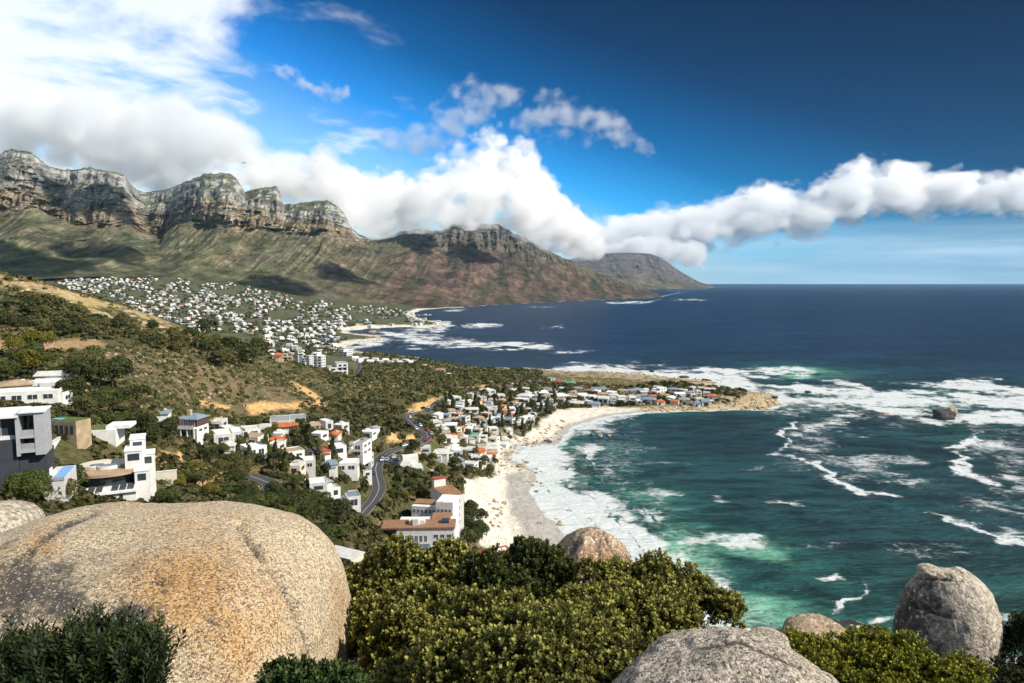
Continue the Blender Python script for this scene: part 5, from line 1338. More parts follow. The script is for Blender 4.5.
sp.sort(key=lambda q: q[1])
TOWN_SPOTS = sp
WV = {}
def town_mesh(wall, roof, kind, k):
    """one small house: walls, roof and dark windows, as one mesh with three materials"""
    r = random.Random(k * 7 + 3); w = r.uniform(9, 19); d = r.uniform(8, 12); h = r.choice((3.4, 6.2, 6.4, 8.5)); mb = MB(); rf = MB(); wn = MB()
    mb.box(-w / 2, w / 2, -d / 2, d / 2, -5, h)
    if kind == 'hip': rf.hip(-w / 2 - .5, w / 2 + .5, -d / 2 - .5, d / 2 + .5, h + .003, 2.2)
    else:
        rf.box(-w / 2 + .3, w / 2 - .3, -d / 2 + .3, d / 2 - .3, h + .003, h + .1)
        if r.random() < .6: mb.box(-w / 2 + 1, w / 6, -d / 4, d / 2 - .1, h + .101, h + 2.8)
    mb.box(-w / 2 - 3, -w / 2 + .0, -d / 4, d / 3, -5, 3.0) if r.random() < .5 else None
    for fl in range(max(1, int(h / 3))):
        for i in range(3):
            x = -w / 2 + w * (i + .25) / 3; wn.box(x, x + w / 6, -d / 2 - .04, -d / 2 + .02, fl * 3 + .8, fl * 3 + 2.5)
        for i in range(2):
            y = -d / 2 + d * (i + .25) / 2; wn.box(w / 2 - .02, w / 2 + .04, y, y + d / 4, fl * 3 + .9, fl * 3 + 2.4)
    V_ = mb.v + rf.v + wn.v; F_ = mb.f + [tuple(i + len(mb.v) for i in f) for f in rf.f] + [tuple(i + len(mb.v) + len(rf.v) for i in f) for f in wn.f]
    me = bpy.data.meshes.new('house'); me.from_pydata(V_, [], F_)
    for q in (wall, roof, 'glass'): me.materials.append(MAT[q])
    me.polygons.foreach_set('material_index', [0] * len(mb.f) + [1] * len(rf.f) + [2] * len(wn.f)); me.update()
    return me
kinds = [('white', 'r_white', 'flat', 'white house with a white flat roof'), ('white', 'r_grey', 'hip', 'white house with a grey hipped roof'), ('white', 'r_pale', 'flat', 'white house with a pale flat roof'), ('cream', 'r_red', 'hip', 'cream house with a red hipped roof'),
         ('white', 'r_orange', 'hip', 'white house with an orange hipped roof'), ('cream', 'r_tan', 'hip', 'cream house with a tan hipped roof'), ('white', 'r_white', 'hip', 'white house with a white hipped roof'), ('grey', 'r_dark', 'flat', 'grey house with a dark flat roof'), ('white', 'r_white', 'flat', 'white house with a white flat roof')]
tm = [(town_mesh(w, r, k, i), lab) for i, (w, r, k, lab) in enumerate(kinds)]
wts = [4, 4, 5, 1.2, 1.0, 4, 3, 2.5, 4]
N_IND = max(20, 292 - sum(1 for h_ in HOUSE_LIST if h_[3] is not None) - 8)
def zone(u, v):
    if v > 345: return 'at the town foot'
    if u > 385: return 'near the rocky shore'
    if v > 325: return 'behind the far sandy bay'
    return 'high in the far town' if u < 250 else 'in mid town'
for i, (x, y, z, uu, vv) in enumerate(sp[:N_IND]):
    me, lab = rnd.choices(tm, wts)[0]
    o = bpy.data.objects.new('town_house', me); COL.objects.link(o); o.location = (x, y, z); o.rotation_euler = (0, 0, rnd.uniform(-.9, .9)); s = rnd.uniform(.58, .98); o.scale = (s, s, s * rnd.uniform(.65, .95))
    zz = zone(uu, vv); tag(o, 'small %s %s' % (lab.replace(' house', '').replace('with a ', 'house, '), zz), 'house', '%s, %s' % (lab.replace('house', 'houses'), zz))
# the remaining, smaller ones as one mass
def mass(name, meshes, spots, label, rot=1.0, smin=.8, smax=1.15, mats=None):
    V_, F_, MI, mats = [], [], [], []
    vb = 0
    data = []
    for me in meshes:
        co = np.empty(len(me.vertices) * 3); me.vertices.foreach_get('co', co); co = co.reshape(-1, 3)
        data.append((co, [tuple(p.vertices) for p in me.polygons], [me.materials[p.material_index] for p in me.polygons]))
    for (k, x, y, z, a, s) in spots:
        co, fs, ms = data[k]; c_, n_ = math.cos(a), math.sin(a)
        V_.append(np.stack([(co[:, 0] * c_ - co[:, 1] * n_) * s + x, (co[:, 0] * n_ + co[:, 1] * c_) * s + y, co[:, 2] * s + z], 1))
        F_ += [tuple(i + vb for i in f) for f in fs]; vb += len(co)
        for mm in ms:
            if mm not in mats: mats.append(mm)
            MI.append(mats.index(mm))
    me = bpy.data.meshes.new(name); me.from_pydata(np.concatenate(V_).tolist(), [], F_)
    for mm in mats: me.materials.append(mm)
    me.polygons.foreach_set('material_index', MI); me.update()
    o = bpy.data.objects.new(name, me); COL.objects.link(o); tag(o, label, kind='stuff'); return o
rest = sp[N_IND:]
if rest:
    ks = [m_[0] for m_ in tm]
    mass('distant_houses', ks, [(rnd.choices(range(len(ks)), wts)[0], x, y, z, rnd.uniform(-.9, .9), rnd.uniform(.55, .92)) for (x, y, z, uu, vv) in rest], 'hundreds of tiny white houses climbing the upper slopes of the far town')
print('houses', len(HOUSE_LIST), 'town spots', len(sp))
# ------------------------------------------------------------------ foliage
def leaf_mat(name, c1, c2, trans=0.25, rough=0.6):
    m = NT(name); p = m.pos()
    a_ = m.attr('tint')
    n_ = m.noise(p, 0.35, 3, 0.6)
    col = m.mix(n_, c1, c2); col = m.mix(1.0, col, a_, 'MULTIPLY')
    b = m.n('ShaderNodeBsdfPrincipled'); m.set(b.inputs['Base Color'], col); b.inputs['Roughness'].default_value = rough; b.inputs['Specular IOR Level'].default_value = 0.15
    t = m.n('ShaderNodeBsdfTranslucent'); m.set(t.inputs['Color'], col)
    mx = m.n('ShaderNodeMixShader'); mx.inputs[0].default_value = trans; m.l(b.outputs[0], mx.inputs[1]); m.l(t.outputs[0], mx.inputs[2]); m.l(mx.outputs[0], m.out.inputs[0])
    return m.m
M_LEAF = {'dark': leaf_mat('dark_foliage', (0.040, 0.052, 0.018), (0.078, 0.088, 0.028)), 'olive': leaf_mat('olive_foliage', (0.085, 0.088, 0.030), (0.15, 0.135, 0.05)),
          'yellow': leaf_mat('yellow_green_foliage', (0.12, 0.12, 0.02), (0.20, 0.17, 0.03)), 'grey': leaf_mat('grey_green_foliage', (0.065, 0.068, 0.042), (0.11, 0.10, 0.06)), 'green': leaf_mat('green_foliage', (0.055, 0.080, 0.018), (0.11, 0.13, 0.032))}
M_BARK = surf_mat('bark', (0.11, 0.08, 0.055), var=0.4, scale=3.0, streak=False)
RS = np.random.RandomState(11)
def quads(cent, nrm, size, aspect=1.0, up=None):
    """leaf faces: centres Nx3, normals Nx3, size N -> verts, faces"""
    n = len(cent); nrm = nrm / (np.linalg.norm(nrm, axis=1, keepdims=True) + 1e-9)
    a = RS.normal(size=(n, 3)) if up is None else up
    t = a - nrm * (a * nrm).sum(1, keepdims=True); t /= np.linalg.norm(t, axis=1, keepdims=True) + 1e-9
    b = np.cross(nrm, t); s = size[:, None]
    v = np.stack([cent - t * s, cent - b * s * aspect * .6 + t * s * .1, cent + t * s, cent + b * s * aspect * .6 + t * s * .1], 1)
    return v.reshape(-1, 3), np.arange(n * 4).reshape(-1, 4)
def crown_mesh(seed, n, style='round', leaf=0.33):
    r = np.random.RandomState(seed)
    if style == 'round': L = [(r.uniform(-.45, .45), r.uniform(-.45, .45), r.uniform(-.15, .45), r.uniform(.38, .62)) for _ in range(7)] + [(0, 0, -.1, .7)]
    elif style == 'tall': L = [(r.uniform(-.18, .18), r.uniform(-.18, .18), -.7 + i * .28, .5 - .055 * i) for i in range(7)]
    else: L = [(r.uniform(-.7, .7), r.uniform(-.7, .7), r.uniform(-.1, .2), r.uniform(.25, .5)) for _ in range(9)]
    L = np.array(L); w = L[:, 3] ** 2; k = r.choice(len(L), n, p=w / w.sum())
    d = r.normal(size=(n, 3)); d /= np.linalg.norm(d, axis=1, keepdims=True); d[:, 2] = np.where(d[:, 2] < -.35, -d[:, 2], d[:, 2])
    rad = L[k, 3] * (1 - 0.28 * r.rand(n) ** 2)
    c = L[k, :3] + d * rad[:, None]
    keepk = fbm(c[:, 0] * 3, c[:, 1] * 3, c[:, 2] * 3, octv=2, seed=seed) > -.28
    c = c[keepk]; d = d[keepk]; n = len(c)
    v, f = quads(c, d + r.normal(size=(n, 3)) * .55, leaf * r.uniform(.12, .26, n) * 1.35, 1.5)
    tint = np.repeat((0.65 + 0.7 * r.rand(n))[:, None] * np.array([1, 1, 1]), 4, 0)
    tint = tint * (1 + .35 * fbm(v[:, 0] * 2.2, v[:, 1] * 2.2, v[:, 2] * 2.2, octv=2, seed=seed + 3))[:, None]
    return mesh_np('crown', v, f, tint, smooth=False)
def trunk_mesh(seed, h=1.0):
    r = random.Random(seed); mb = MB(); mb.tube([(0, 0, -1.6), (0.03, 0, -.9), (0, .02, -.3)], .075, .045)
    for k in range(4):
        a = k * 1.57 + r.random(); mb.tube([(0, .02, -.45), (.22 * math.cos(a), .22 * math.sin(a), -.1), (.4 * math.cos(a), .4 * math.sin(a), .25)], .035, .012, 5)
    me = bpy.data.meshes.new('trunk'); me.from_pydata(mb.v, [], mb.f); me.update(); me.materials.append(M_BARK); return me
CR = {}
for st, cnt in (('round', 5), ('tall', 2), ('wide', 3)):
    for i in range(cnt):
        CR[(st, i)] = crown_mesh(100 + i * 7 + len(st), 1100, st)
TRUNK = [trunk_mesh(k) for k in range(3)]
crown_cache = {}
def crown_for(st, i, mat, hi=False):
    k = (st, i, mat, hi)
    if k not in crown_cache:
        me = crown_mesh(300 + i * 5 + len(st) * 3, 4200, st, 0.19) if hi else CR[(st, i)].copy()
        me.materials.clear(); me.materials.append(M_LEAF[mat]); crown_cache[k] = me
    return crown_cache[k]
def tree(x, y, z, r, st, mat, label, group, hi=False, rise=0.75, seed=0, name='tree', cat='tree'):
    i = rnd.randrange({'round': 5, 'tall': 2, 'wide': 3}[st])
    root = empty(name, (x, y, z), rnd.uniform(0, 6.28)); tag(root, label, cat, group)
    zs = r * (1.5 if st == 'tall' else rnd.uniform(.75, 1.0) if st == 'round' else .6)
    c = bpy.data.objects.new('crown', crown_for(st, i, mat, hi)); COL.objects.link(c); c.parent = root; c.location = (0, 0, zs * rise + .25 * r); c.scale = (r, r, zs)
    t = bpy.data.objects.new('trunk', rnd.choice(TRUNK)); COL.objects.link(t); t.parent = root; t.location = c.location; t.scale = (r, r, zs)
    return root
def clear_of_houses(x, y, k=1.0): return all((x - h_[0]) ** 2 + (y - h_[1]) ** 2 > (h_[2] * k) ** 2 for h_ in HOUSE_LIST)
def road_gap(x, y): return min(((P[:, 0] - x) ** 2 + (P[:, 1] - y) ** 2).min() ** .5 for P, w in ROADS)
TREES = []
def grove(P, n, rpx, styles, mats, label, group, hi=False, gap=0.75):
    P = np.array(P); u0, v0 = P.min(0); u1, v1 = P.max(0); k = 0; tries = 0
    while k < n and tries < n * 14:
        tries += 1
        u, v = rnd.uniform(u0, u1), rnd.uniform(v0, v1)
        if not in_poly(np.array([u]), np.array([v]), P)[0]: continue
        g = on_ground(u, v)
        if g is None: continue
        r = rnd.uniform(*rpx) / F * g[1]
        if not clear_of_houses(g[0], g[1], 0.9) or road_gap(g[0], g[1]) < 5 + r * .3: continue
        if any((g[0] - t[0]) ** 2 + (g[1] - t[1]) ** 2 < (gap * (r + t[2])) ** 2 for t in TREES): continue
        TREES.append((g[0], g[1], r)); k += 1
        mt_ = rnd.choice(mats)
        w_ = {'dark': 'dark green', 'olive': 'olive green', 'yellow': 'yellow green', 'grey': 'grey green', 'green': 'mid green'}[mt_]
        tree(g[0], g[1], g[2], r, rnd.choice(styles), mt_, '%s %s' % (w_, label), '%s %s' % (w_, group), hi)
grove([(0, 345), (42, 350), (45, 372), (30, 385), (0, 388)], 7, (11, 16), ['round'], ['yellow', 'yellow', 'green'], 'leafy tree behind the tan roofed house', 'trees behind the tan roofed house', True)
grove([(66, 378), (95, 372), (125, 385), (148, 405), (150, 425), (110, 432), (80, 425), (68, 405)], 16, (13, 20), ['round', 'wide'], ['dark', 'dark', 'olive', 'green'], 'broad tree right of the white villas', 'trees right of the white villas', True)
grove([(0, 478), (20, 480), (40, 490), (75, 478), (85, 490), (70, 505), (0, 508)], 13, (14, 20), ['round'], ['dark', 'green', 'olive'], 'tree below the modern grey house', 'trees below the modern grey house', True, gap=.5)
grove([(150, 428), (170, 440), (180, 455), (150, 455), (135, 440)], 4, (11, 15), ['round'], ['grey', 'dark'], 'round tree in front of the ochre bank', 'trees in front of the ochre bank', True)
grove([(140, 478), (190, 465), (240, 455), (300, 475), (335, 515), (300, 510), (200, 505), (140, 505)], 30, (7, 13), ['round', 'wide'], ['dark', 'green', 'yellow', 'olive'], 'tree between the round villa and the bend in the lane', 'trees between round villa and lane', True)
grove([(240, 500), (325, 512), (352, 545), (352, 560), (330, 560), (290, 520), (240, 512)], 32, (10, 18), ['round', 'wide'], ['dark', 'dark', 'green'], 'tree on the dark slope behind the big boulder', 'trees on the dark slope behind the big boulder', True)
grove([(0, 300), (60, 312), (120, 325), (190, 340), (190, 356), (100, 338), (0, 336)], 66, (7, 11), ['round', 'wide'], ['olive', 'olive', 'dark'], 'tree in the belt across the hillside', 'trees in the belt across the hillside', gap=.5)
grove([(195, 345), (212, 338), (248, 345), (260, 358), (250, 370), (205, 370)], 20, (10, 15), ['round'], ['dark', 'olive'], 'tree in the clump at the end of the grassy crest', 'trees in the clump at the end of the crest', gap=.38)
grove([(200, 425), (300, 430), (345, 450), (340, 500), (300, 480), (215, 465)], 38, (5, 9), ['round', 'round', 'tall'], ['dark', 'green', 'olive'], 'tree among the upper villas', 'trees among the upper villas')
grove([(388, 480), (440, 488), (440, 498), (400, 508), (388, 500)], 12, (5, 8), ['round'], ['dark', 'green', 'yellow'], 'tree between the apartment house and the brown terraces', 'trees between apartment house and brown terraces')
grove([(464, 505), (480, 500), (488, 530), (484, 556), (468, 548)], 16, (6, 9), ['round'], ['dark', 'green'], 'tree between the white curved block and the beach', 'trees between curved block and beach', gap=.5)
grove([(385, 445), (425, 440), (500, 455), (495, 475), (440, 480), (400, 470)], 24, (4.5, 8), ['round', 'wide'], ['dark', 'green', 'olive'], 'tree on the slope above the sandy cove', 'trees on the slope above the sandy cove')
grove([(435, 405), (480, 392), (560, 395), (550, 410), (540, 430), (500, 445), (440, 440)], 62, (2.8, 5.5), ['round', 'tall'], ['dark', 'dark', 'green', 'olive'], 'garden tree in the beach suburb', 'garden trees in the beach suburb', gap=.6)
grove([(540, 388), (600, 388), (720, 388), (740, 400), (720, 405), (600, 408), (545, 410)], 30, (2.4, 4.2), ['round'], ['dark', 'dark', 'olive'], 'garden tree on the low point', 'garden trees on the low point', gap=.6)
print('trees', len(TREES))
# scrub: uncountable low bushes over the slopes, one mesh
def scrub_mesh(name, label, spots, cols, mats, leaf, per, flat=0.75):
    """spots Nx4 (x, y, z, r), cols Nx3"""
    n = len(spots); k = np.repeat(np.arange(n), per); c = spots[k]
    d = RS.normal(size=(len(k), 3)); d /= np.linalg.norm(d, axis=1, keepdims=True); d[:, 2] = np.abs(d[:, 2])
    ct = c[:, :3] + d * c[:, 3:4] * np.array([1, 1, flat]) * (0.75 + .25 * RS.rand(len(k), 1))
    v, f = quads(ct, d + RS.normal(size=d.shape) * .4, c[:, 3] * leaf * RS.uniform(.7, 1.3, len(k)), 1.4)
    tint = np.repeat(cols[k] * RS.uniform(.7, 1.35, (len(k), 1)), 4, 0)
    o = link(name, mesh_np(name, v, f, tint, smooth=False), mats); tag(o, label, kind='stuff'); return o
M_SCRUB = leaf_mat('scrub_foliage', (0.85, 0.9, 0.85), (1.15, 1.1, 1.0), 0.15, 0.8)
n = 74000
yy = np.exp(RS.uniform(math.log(22), math.log(780), n)); xx = (RS.uniform(-1.3, 0.75, n)) * (yy + 3)
yy[:14000] = RS.uniform(600, 1150, 14000); xx[:14000] = RS.uniform(-.30, .12, 14000) * yy[:14000]
zz, sdd = land_height(xx, yy); uu, vv = proj(xx, yy, zz)
ok = (sdd > 26) & (uu > -260) & (uu < 1150) & (vv < 760) & ((yy < 780) | (uu > 365))
d_ = fbm(xx / 22, yy / 22, octv=3, seed=61)
inb = soft_poly(uu, vv, [(-60, 262), (0, 274), (60, 287), (120, 305), (165, 319), (207, 334), (262, 356), (262, 362), (205, 345), (160, 336), (100, 325), (60, 303), (0, 288), (-60, 285)], 2) * (yy > 380)
stripm = soft_poly(uu, vv, [(-40, 338), (0, 340), (60, 340), (95, 338), (110, 347), (40, 351), (-40, 350)], 1) * (yy > 250) * (yy < 500)
ochre = np.zeros(n)
for Pp in ([(212, 420), (228, 413), (238, 415), (236, 424), (215, 428)], [(247, 405), (262, 399), (300, 401), (302, 409), (270, 413), (248, 415)], [(290, 380), (300, 383), (322, 398), (318, 401), (298, 391)], [(148, 458), (160, 450), (182, 445), (181, 462), (165, 468), (150, 468)],
           [(385, 438), (395, 430), (413, 433), (414, 441), (386, 443)], [(404, 410), (415, 404), (432, 397), (441, 396), (440, 403), (406, 415)], [(446, 387), (480, 384), (506, 383.5), (506, 389), (447, 394)], [(190, 468), (226, 474), (215, 486), (196, 490)], [(235, 482), (250, 478), (262, 484), (240, 490)]):
    ochre = np.maximum(ochre, soft_poly(uu, vv, Pp, 1.5))
bch = soft_poly(uu, vv, [(462, 478), (500, 476), (486, 460), (482, 447), (498, 440), (530, 432), (545, 418), (555, 409), (600, 406), (640, 408), (640, 416), (560, 450), (535, 455), (540, 500), (575, 545), (620, 600), (560, 600), (520, 575), (503, 560), (478, 545), (476, 520), (462, 500)], 1)
field = soft_poly(uu, vv, [(548, 378), (590, 378), (645, 383), (640, 387), (575, 385), (548, 383)], 1)
pk = 1 - inb * .9 - stripm * .95; pk = pk * (1 - ochre * .9) * (1 - bch) * (1 - field)
ok &= (RS.rand(n) < pk) & (d_ > -.22 - .4 * RS.rand(n))
ok &= ~((uu > 540) & (yy > 500) & ((vv < 379) | (uu > 752)))
for P, w in ROADS:
    idx = np.nonzero(ok)[0]; dd = np.sqrt(((xx[idx, None] - P[None, ::3, 0]) ** 2 + (yy[idx, None] - P[None, ::3, 1]) ** 2).min(1)); ok[idx[dd < w + 2.2]] = False
idx = np.nonzero(ok)[0]; HX = np.array([h_[:3] for h_ in HOUSE_LIST])
dd = (((xx[idx, None] - HX[None, :, 0]) ** 2 + (yy[idx, None] - HX[None, :, 1]) ** 2) < (HX[None, :, 2] * .8) ** 2).any(1); ok[idx[dd]] = False
xx, yy, zz, uu, vv = (q[ok] for q in (xx, yy, zz, uu, vv)); n = len(xx)
rr = (0.42 + 0.0046 * yy) * np.where((uu > 235) & (vv > 470) & (yy > 90) | (uu < 420) & (vv > 425) & (yy > 90), 1.35, 1.0) * RS.uniform(.55, 1.25, n) * (1 - .35 * ((vv < 420) & (uu > 100) & (yy > 250) & (uu < 330)))
base_c = np.array([[0.080, 0.084, 0.030], [0.115, 0.112, 0.042], [0.155, 0.125, 0.062], [0.055, 0.064, 0.026], [0.21, 0.165, 0.08]])
k = RS.choice(5, n, p=[.32, .26, .14, .2, .08])
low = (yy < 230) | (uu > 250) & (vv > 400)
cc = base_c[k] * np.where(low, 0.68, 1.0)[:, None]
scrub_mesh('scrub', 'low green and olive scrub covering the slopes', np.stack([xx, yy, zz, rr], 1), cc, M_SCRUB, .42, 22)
print('scrub', n)
# greenery between the houses of the far town
gs = []
for (x, y, z, u, v) in TOWN_SPOTS:
    for _ in range(5):
        a = rnd.uniform(0, 6.28); q = rnd.uniform(8, 24); gs.append((x + q * math.cos(a), y + q * math.sin(a), rnd.uniform(2.5, 5.5)))
gs = np.array(gs); gz = ground_zs(gs[:, 0], gs[:, 1]); kk = shore_sd(gs[:, 0], gs[:, 1]) > 25
gs, gz = gs[kk], gz[kk]
scrub_mesh('town_greenery', 'dark garden greenery between the far town houses', np.stack([gs[:, 0], gs[:, 1], gz, gs[:, 2]], 1), base_c[RS.choice([0, 1, 3, 3], len(gs))], M_SCRUB, .5, 14, 1.1)

# ------------------------------------------------------------------ foreground bushes, leaf by leaf
def tuft(kind, seed):
    r = np.random.RandomState(seed)
    if kind == 'broad':       # short shoot with a rosette of small oval leaves
        n = 22; z = r.rand(n) ** .8; a = r.rand(n) * 6.283
        rad = .30 * (1.15 - .7 * z)
        c = np.stack([np.cos(a) * rad, np.sin(a) * rad, z * .9], 1)
        out = np.stack([np.cos(a), np.sin(a), .55 + .9 * z], 1); out /= np.linalg.norm(out, axis=1, keepdims=True)
        tang = np.stack([-np.sin(a), np.cos(a), 0 * a], 1); nr = np.cross(out, tang) + r.normal(size=(n, 3)) * .3
        v, f = quads(c, nr, np.full(n, .19), 1.05, out)
    else:                     # long upright shoot with needle leaves
        n = 46; z = np.linspace(0, 1, n); a = np.arange(n) * 2.4
        c = np.stack([np.cos(a) * .05, np.sin(a) * .05, z], 1)
        out = np.stack([np.cos(a), np.sin(a), .9 + 0 * a], 1); out /= np.linalg.norm(out, axis=1, keepdims=True)
        tang = np.stack([-np.sin(a), np.cos(a), 0 * a], 1); nr = np.cross(out, tang)
        v, f = quads(c + out * .05, nr, np.full(n, .085), .5, out)
    return v, f, np.repeat(z, 4)
TU = {k: [tuft(k, s) for s in range(5)] for k in ('broad', 'needle')}
def bush(name, label, lobes, n, kind, size, c_old, c_new, mat, group=None, up=0.5, fill=.42):
    """lobes: (u, v, Y, half width px, half height px); each lobe carries shoots over its surface"""
    r = np.random.RandomState(len(label) * 3 + n)
    L = [(*at(u, v, Yd), rx / F * Yd, rz / F * Yd) for (u, v, Yd, rx, rz) in lobes]
    Lc = np.array(L); base = Lc[:, :3].mean(0); base[2] = ground_z(base[0], base[1]) if True else 0
    root = empty(name, base); tag(root, label, 'bush', group)
    if kind == 'broad':          # every lobe breaks up into smaller rounded clumps
        S_ = []
        for (x, y, z, rx, rz) in Lc:
            for q in range(30):
                e = r.normal(size=3); e /= np.linalg.norm(e); e[2] = abs(e[2]) if e[2] < -.3 else e[2]
                f_ = r.uniform(.20, .40); g_r = r.uniform(.55, 1.05); S_.append((x + e[0] * rx * g_r, y + e[1] * rx * g_r * .9, z + e[2] * rz * g_r, rx * f_, (rx + rz) / 2 * f_ * r.uniform(.8, 1.3)))
        Lc = np.array(S_)
    w = Lc[:, 3] * Lc[:, 4]; k = r.choice(len(Lc), n, p=w / w.sum())
    d = r.normal(size=(n, 3)); d /= np.linalg.norm(d, axis=1, keepdims=True); d[:, 2] = np.where(d[:, 2] < -.25, -d[:, 2], d[:, 2])
    lump = 1 + .34 * fbm(d[:, 0] * 3.2 + k * 5.1, d[:, 1] * 3.2, d[:, 2] * 3.2, octv=3, seed=n, gain=.6)
    rad = (1 - fill * r.rand(n) ** 1.5) * lump
    c = Lc[k, :3] + d * rad[:, None] * np.stack([Lc[k, 3], Lc[k, 3] * .9, Lc[k, 4]], 1)
    ax = d * (1 - up) + np.array([0, 0, up]) + r.normal(size=(n, 3)) * .22; ax /= np.linalg.norm(ax, axis=1, keepdims=True)
    side = np.cross(ax, r.normal(size=(n, 3))); side /= np.linalg.norm(side, axis=1, keepdims=True); s2_ = np.cross(ax, side)
    V_, F_, T_ = [], [], []; vb = 0
    which = r.randint(0, 5, n); sz = size * r.uniform(.65, 1.25, n)
    for t in range(5):
        ii = np.nonzero(which == t)[0]
        v, f, z = TU[kind][t]
        P = c[ii, None] + sz[ii, None, None] * (v[None, :, 0:1] * side[ii, None] + v[None, :, 1:2] * s2_[ii, None] + v[None, :, 2:3] * ax[ii, None])
        V_.append(P.reshape(-1, 3)); F_.append((f[None] + (np.arange(len(ii)) * len(v))[:, None, None]).reshape(-1, 4) + vb); vb += len(ii) * len(v)
        hue = r.rand(len(ii), 1, 1)
        inner = ((rad[ii] - (1 - fill)) / fill).clip(0.1, 1)[:, None, None]
        zz_ = z[None, :, None]
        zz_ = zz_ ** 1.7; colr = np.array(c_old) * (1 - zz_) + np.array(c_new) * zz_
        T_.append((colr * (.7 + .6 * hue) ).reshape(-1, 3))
    me = mesh_np('foliage', np.concatenate(V_) - base, np.concatenate(F_), np.concatenate(T_), smooth=False)
    link('foliage', me, mat, root)
    mb = MB()
    for (x, y, z, rx, rz) in L:
        for q in range(11):
            a = r.rand() * 6.28; out_ = r.uniform(.3, .95); e = Vector((x + math.cos(a) * rx * out_, y + math.sin(a) * rx * out_ * .9, z + rz * 1.12 * math.sqrt(max(.05, 1 - out_ ** 2)) * r.uniform(.6, 1.06))) - Vector(base)
            b0 = Vector((r.normal() * .08, r.normal() * .08, -.3)); m1 = b0.lerp(e, .5) + Vector((r.normal() * .1, r.normal() * .1, r.normal() * .08))
            mb.tube([tuple(b0), tuple(m1), tuple(e)], .022 * size / .12, .004 * size / .12, 5)
    mb.build('branch', M_BARK, root, True)
    return root
M_B = leaf_mat('bush_leaves', (0.8, 0.85, 0.8), (1.15, 1.15, 1.05), 0.14, 0.5)
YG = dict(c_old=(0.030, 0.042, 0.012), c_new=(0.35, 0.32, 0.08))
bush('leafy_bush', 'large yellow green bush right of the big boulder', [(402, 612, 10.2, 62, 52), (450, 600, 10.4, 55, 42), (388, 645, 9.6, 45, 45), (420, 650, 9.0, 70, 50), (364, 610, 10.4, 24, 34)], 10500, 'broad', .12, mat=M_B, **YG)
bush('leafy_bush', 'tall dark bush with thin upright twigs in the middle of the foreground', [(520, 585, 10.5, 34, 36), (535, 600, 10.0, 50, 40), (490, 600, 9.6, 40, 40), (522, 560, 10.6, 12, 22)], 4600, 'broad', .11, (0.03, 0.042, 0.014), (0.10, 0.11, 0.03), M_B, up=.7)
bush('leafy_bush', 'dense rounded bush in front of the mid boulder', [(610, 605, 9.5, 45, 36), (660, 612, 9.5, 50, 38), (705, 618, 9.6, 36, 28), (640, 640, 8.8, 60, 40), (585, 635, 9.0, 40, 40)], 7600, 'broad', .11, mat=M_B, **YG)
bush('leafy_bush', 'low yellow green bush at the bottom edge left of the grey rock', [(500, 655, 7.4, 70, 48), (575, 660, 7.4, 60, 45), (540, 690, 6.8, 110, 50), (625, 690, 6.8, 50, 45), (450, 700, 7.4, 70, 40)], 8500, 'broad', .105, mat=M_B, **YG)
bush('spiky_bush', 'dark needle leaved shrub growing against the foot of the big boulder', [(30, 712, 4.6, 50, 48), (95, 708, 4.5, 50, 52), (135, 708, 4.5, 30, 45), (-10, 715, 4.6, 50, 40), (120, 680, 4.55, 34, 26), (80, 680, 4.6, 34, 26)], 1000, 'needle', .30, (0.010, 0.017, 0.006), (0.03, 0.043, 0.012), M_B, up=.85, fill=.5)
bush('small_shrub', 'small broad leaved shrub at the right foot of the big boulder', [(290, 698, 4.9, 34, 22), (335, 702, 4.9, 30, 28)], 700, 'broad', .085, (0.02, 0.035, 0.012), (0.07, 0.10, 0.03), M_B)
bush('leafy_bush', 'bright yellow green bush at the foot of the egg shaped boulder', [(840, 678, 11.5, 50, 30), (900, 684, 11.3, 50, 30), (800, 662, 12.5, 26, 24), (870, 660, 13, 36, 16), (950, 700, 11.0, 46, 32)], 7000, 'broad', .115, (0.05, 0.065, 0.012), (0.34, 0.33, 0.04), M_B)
bush('leafy_bush', 'dark bush at the right edge beside the egg shaped boulder', [(1015, 660, 18, 22, 28), (1040, 650, 18, 30, 36), (1000, 690, 15, 40, 22)], 3000, 'broad', .12, (0.02, 0.03, 0.012), (0.06, 0.07, 0.02), M_B)
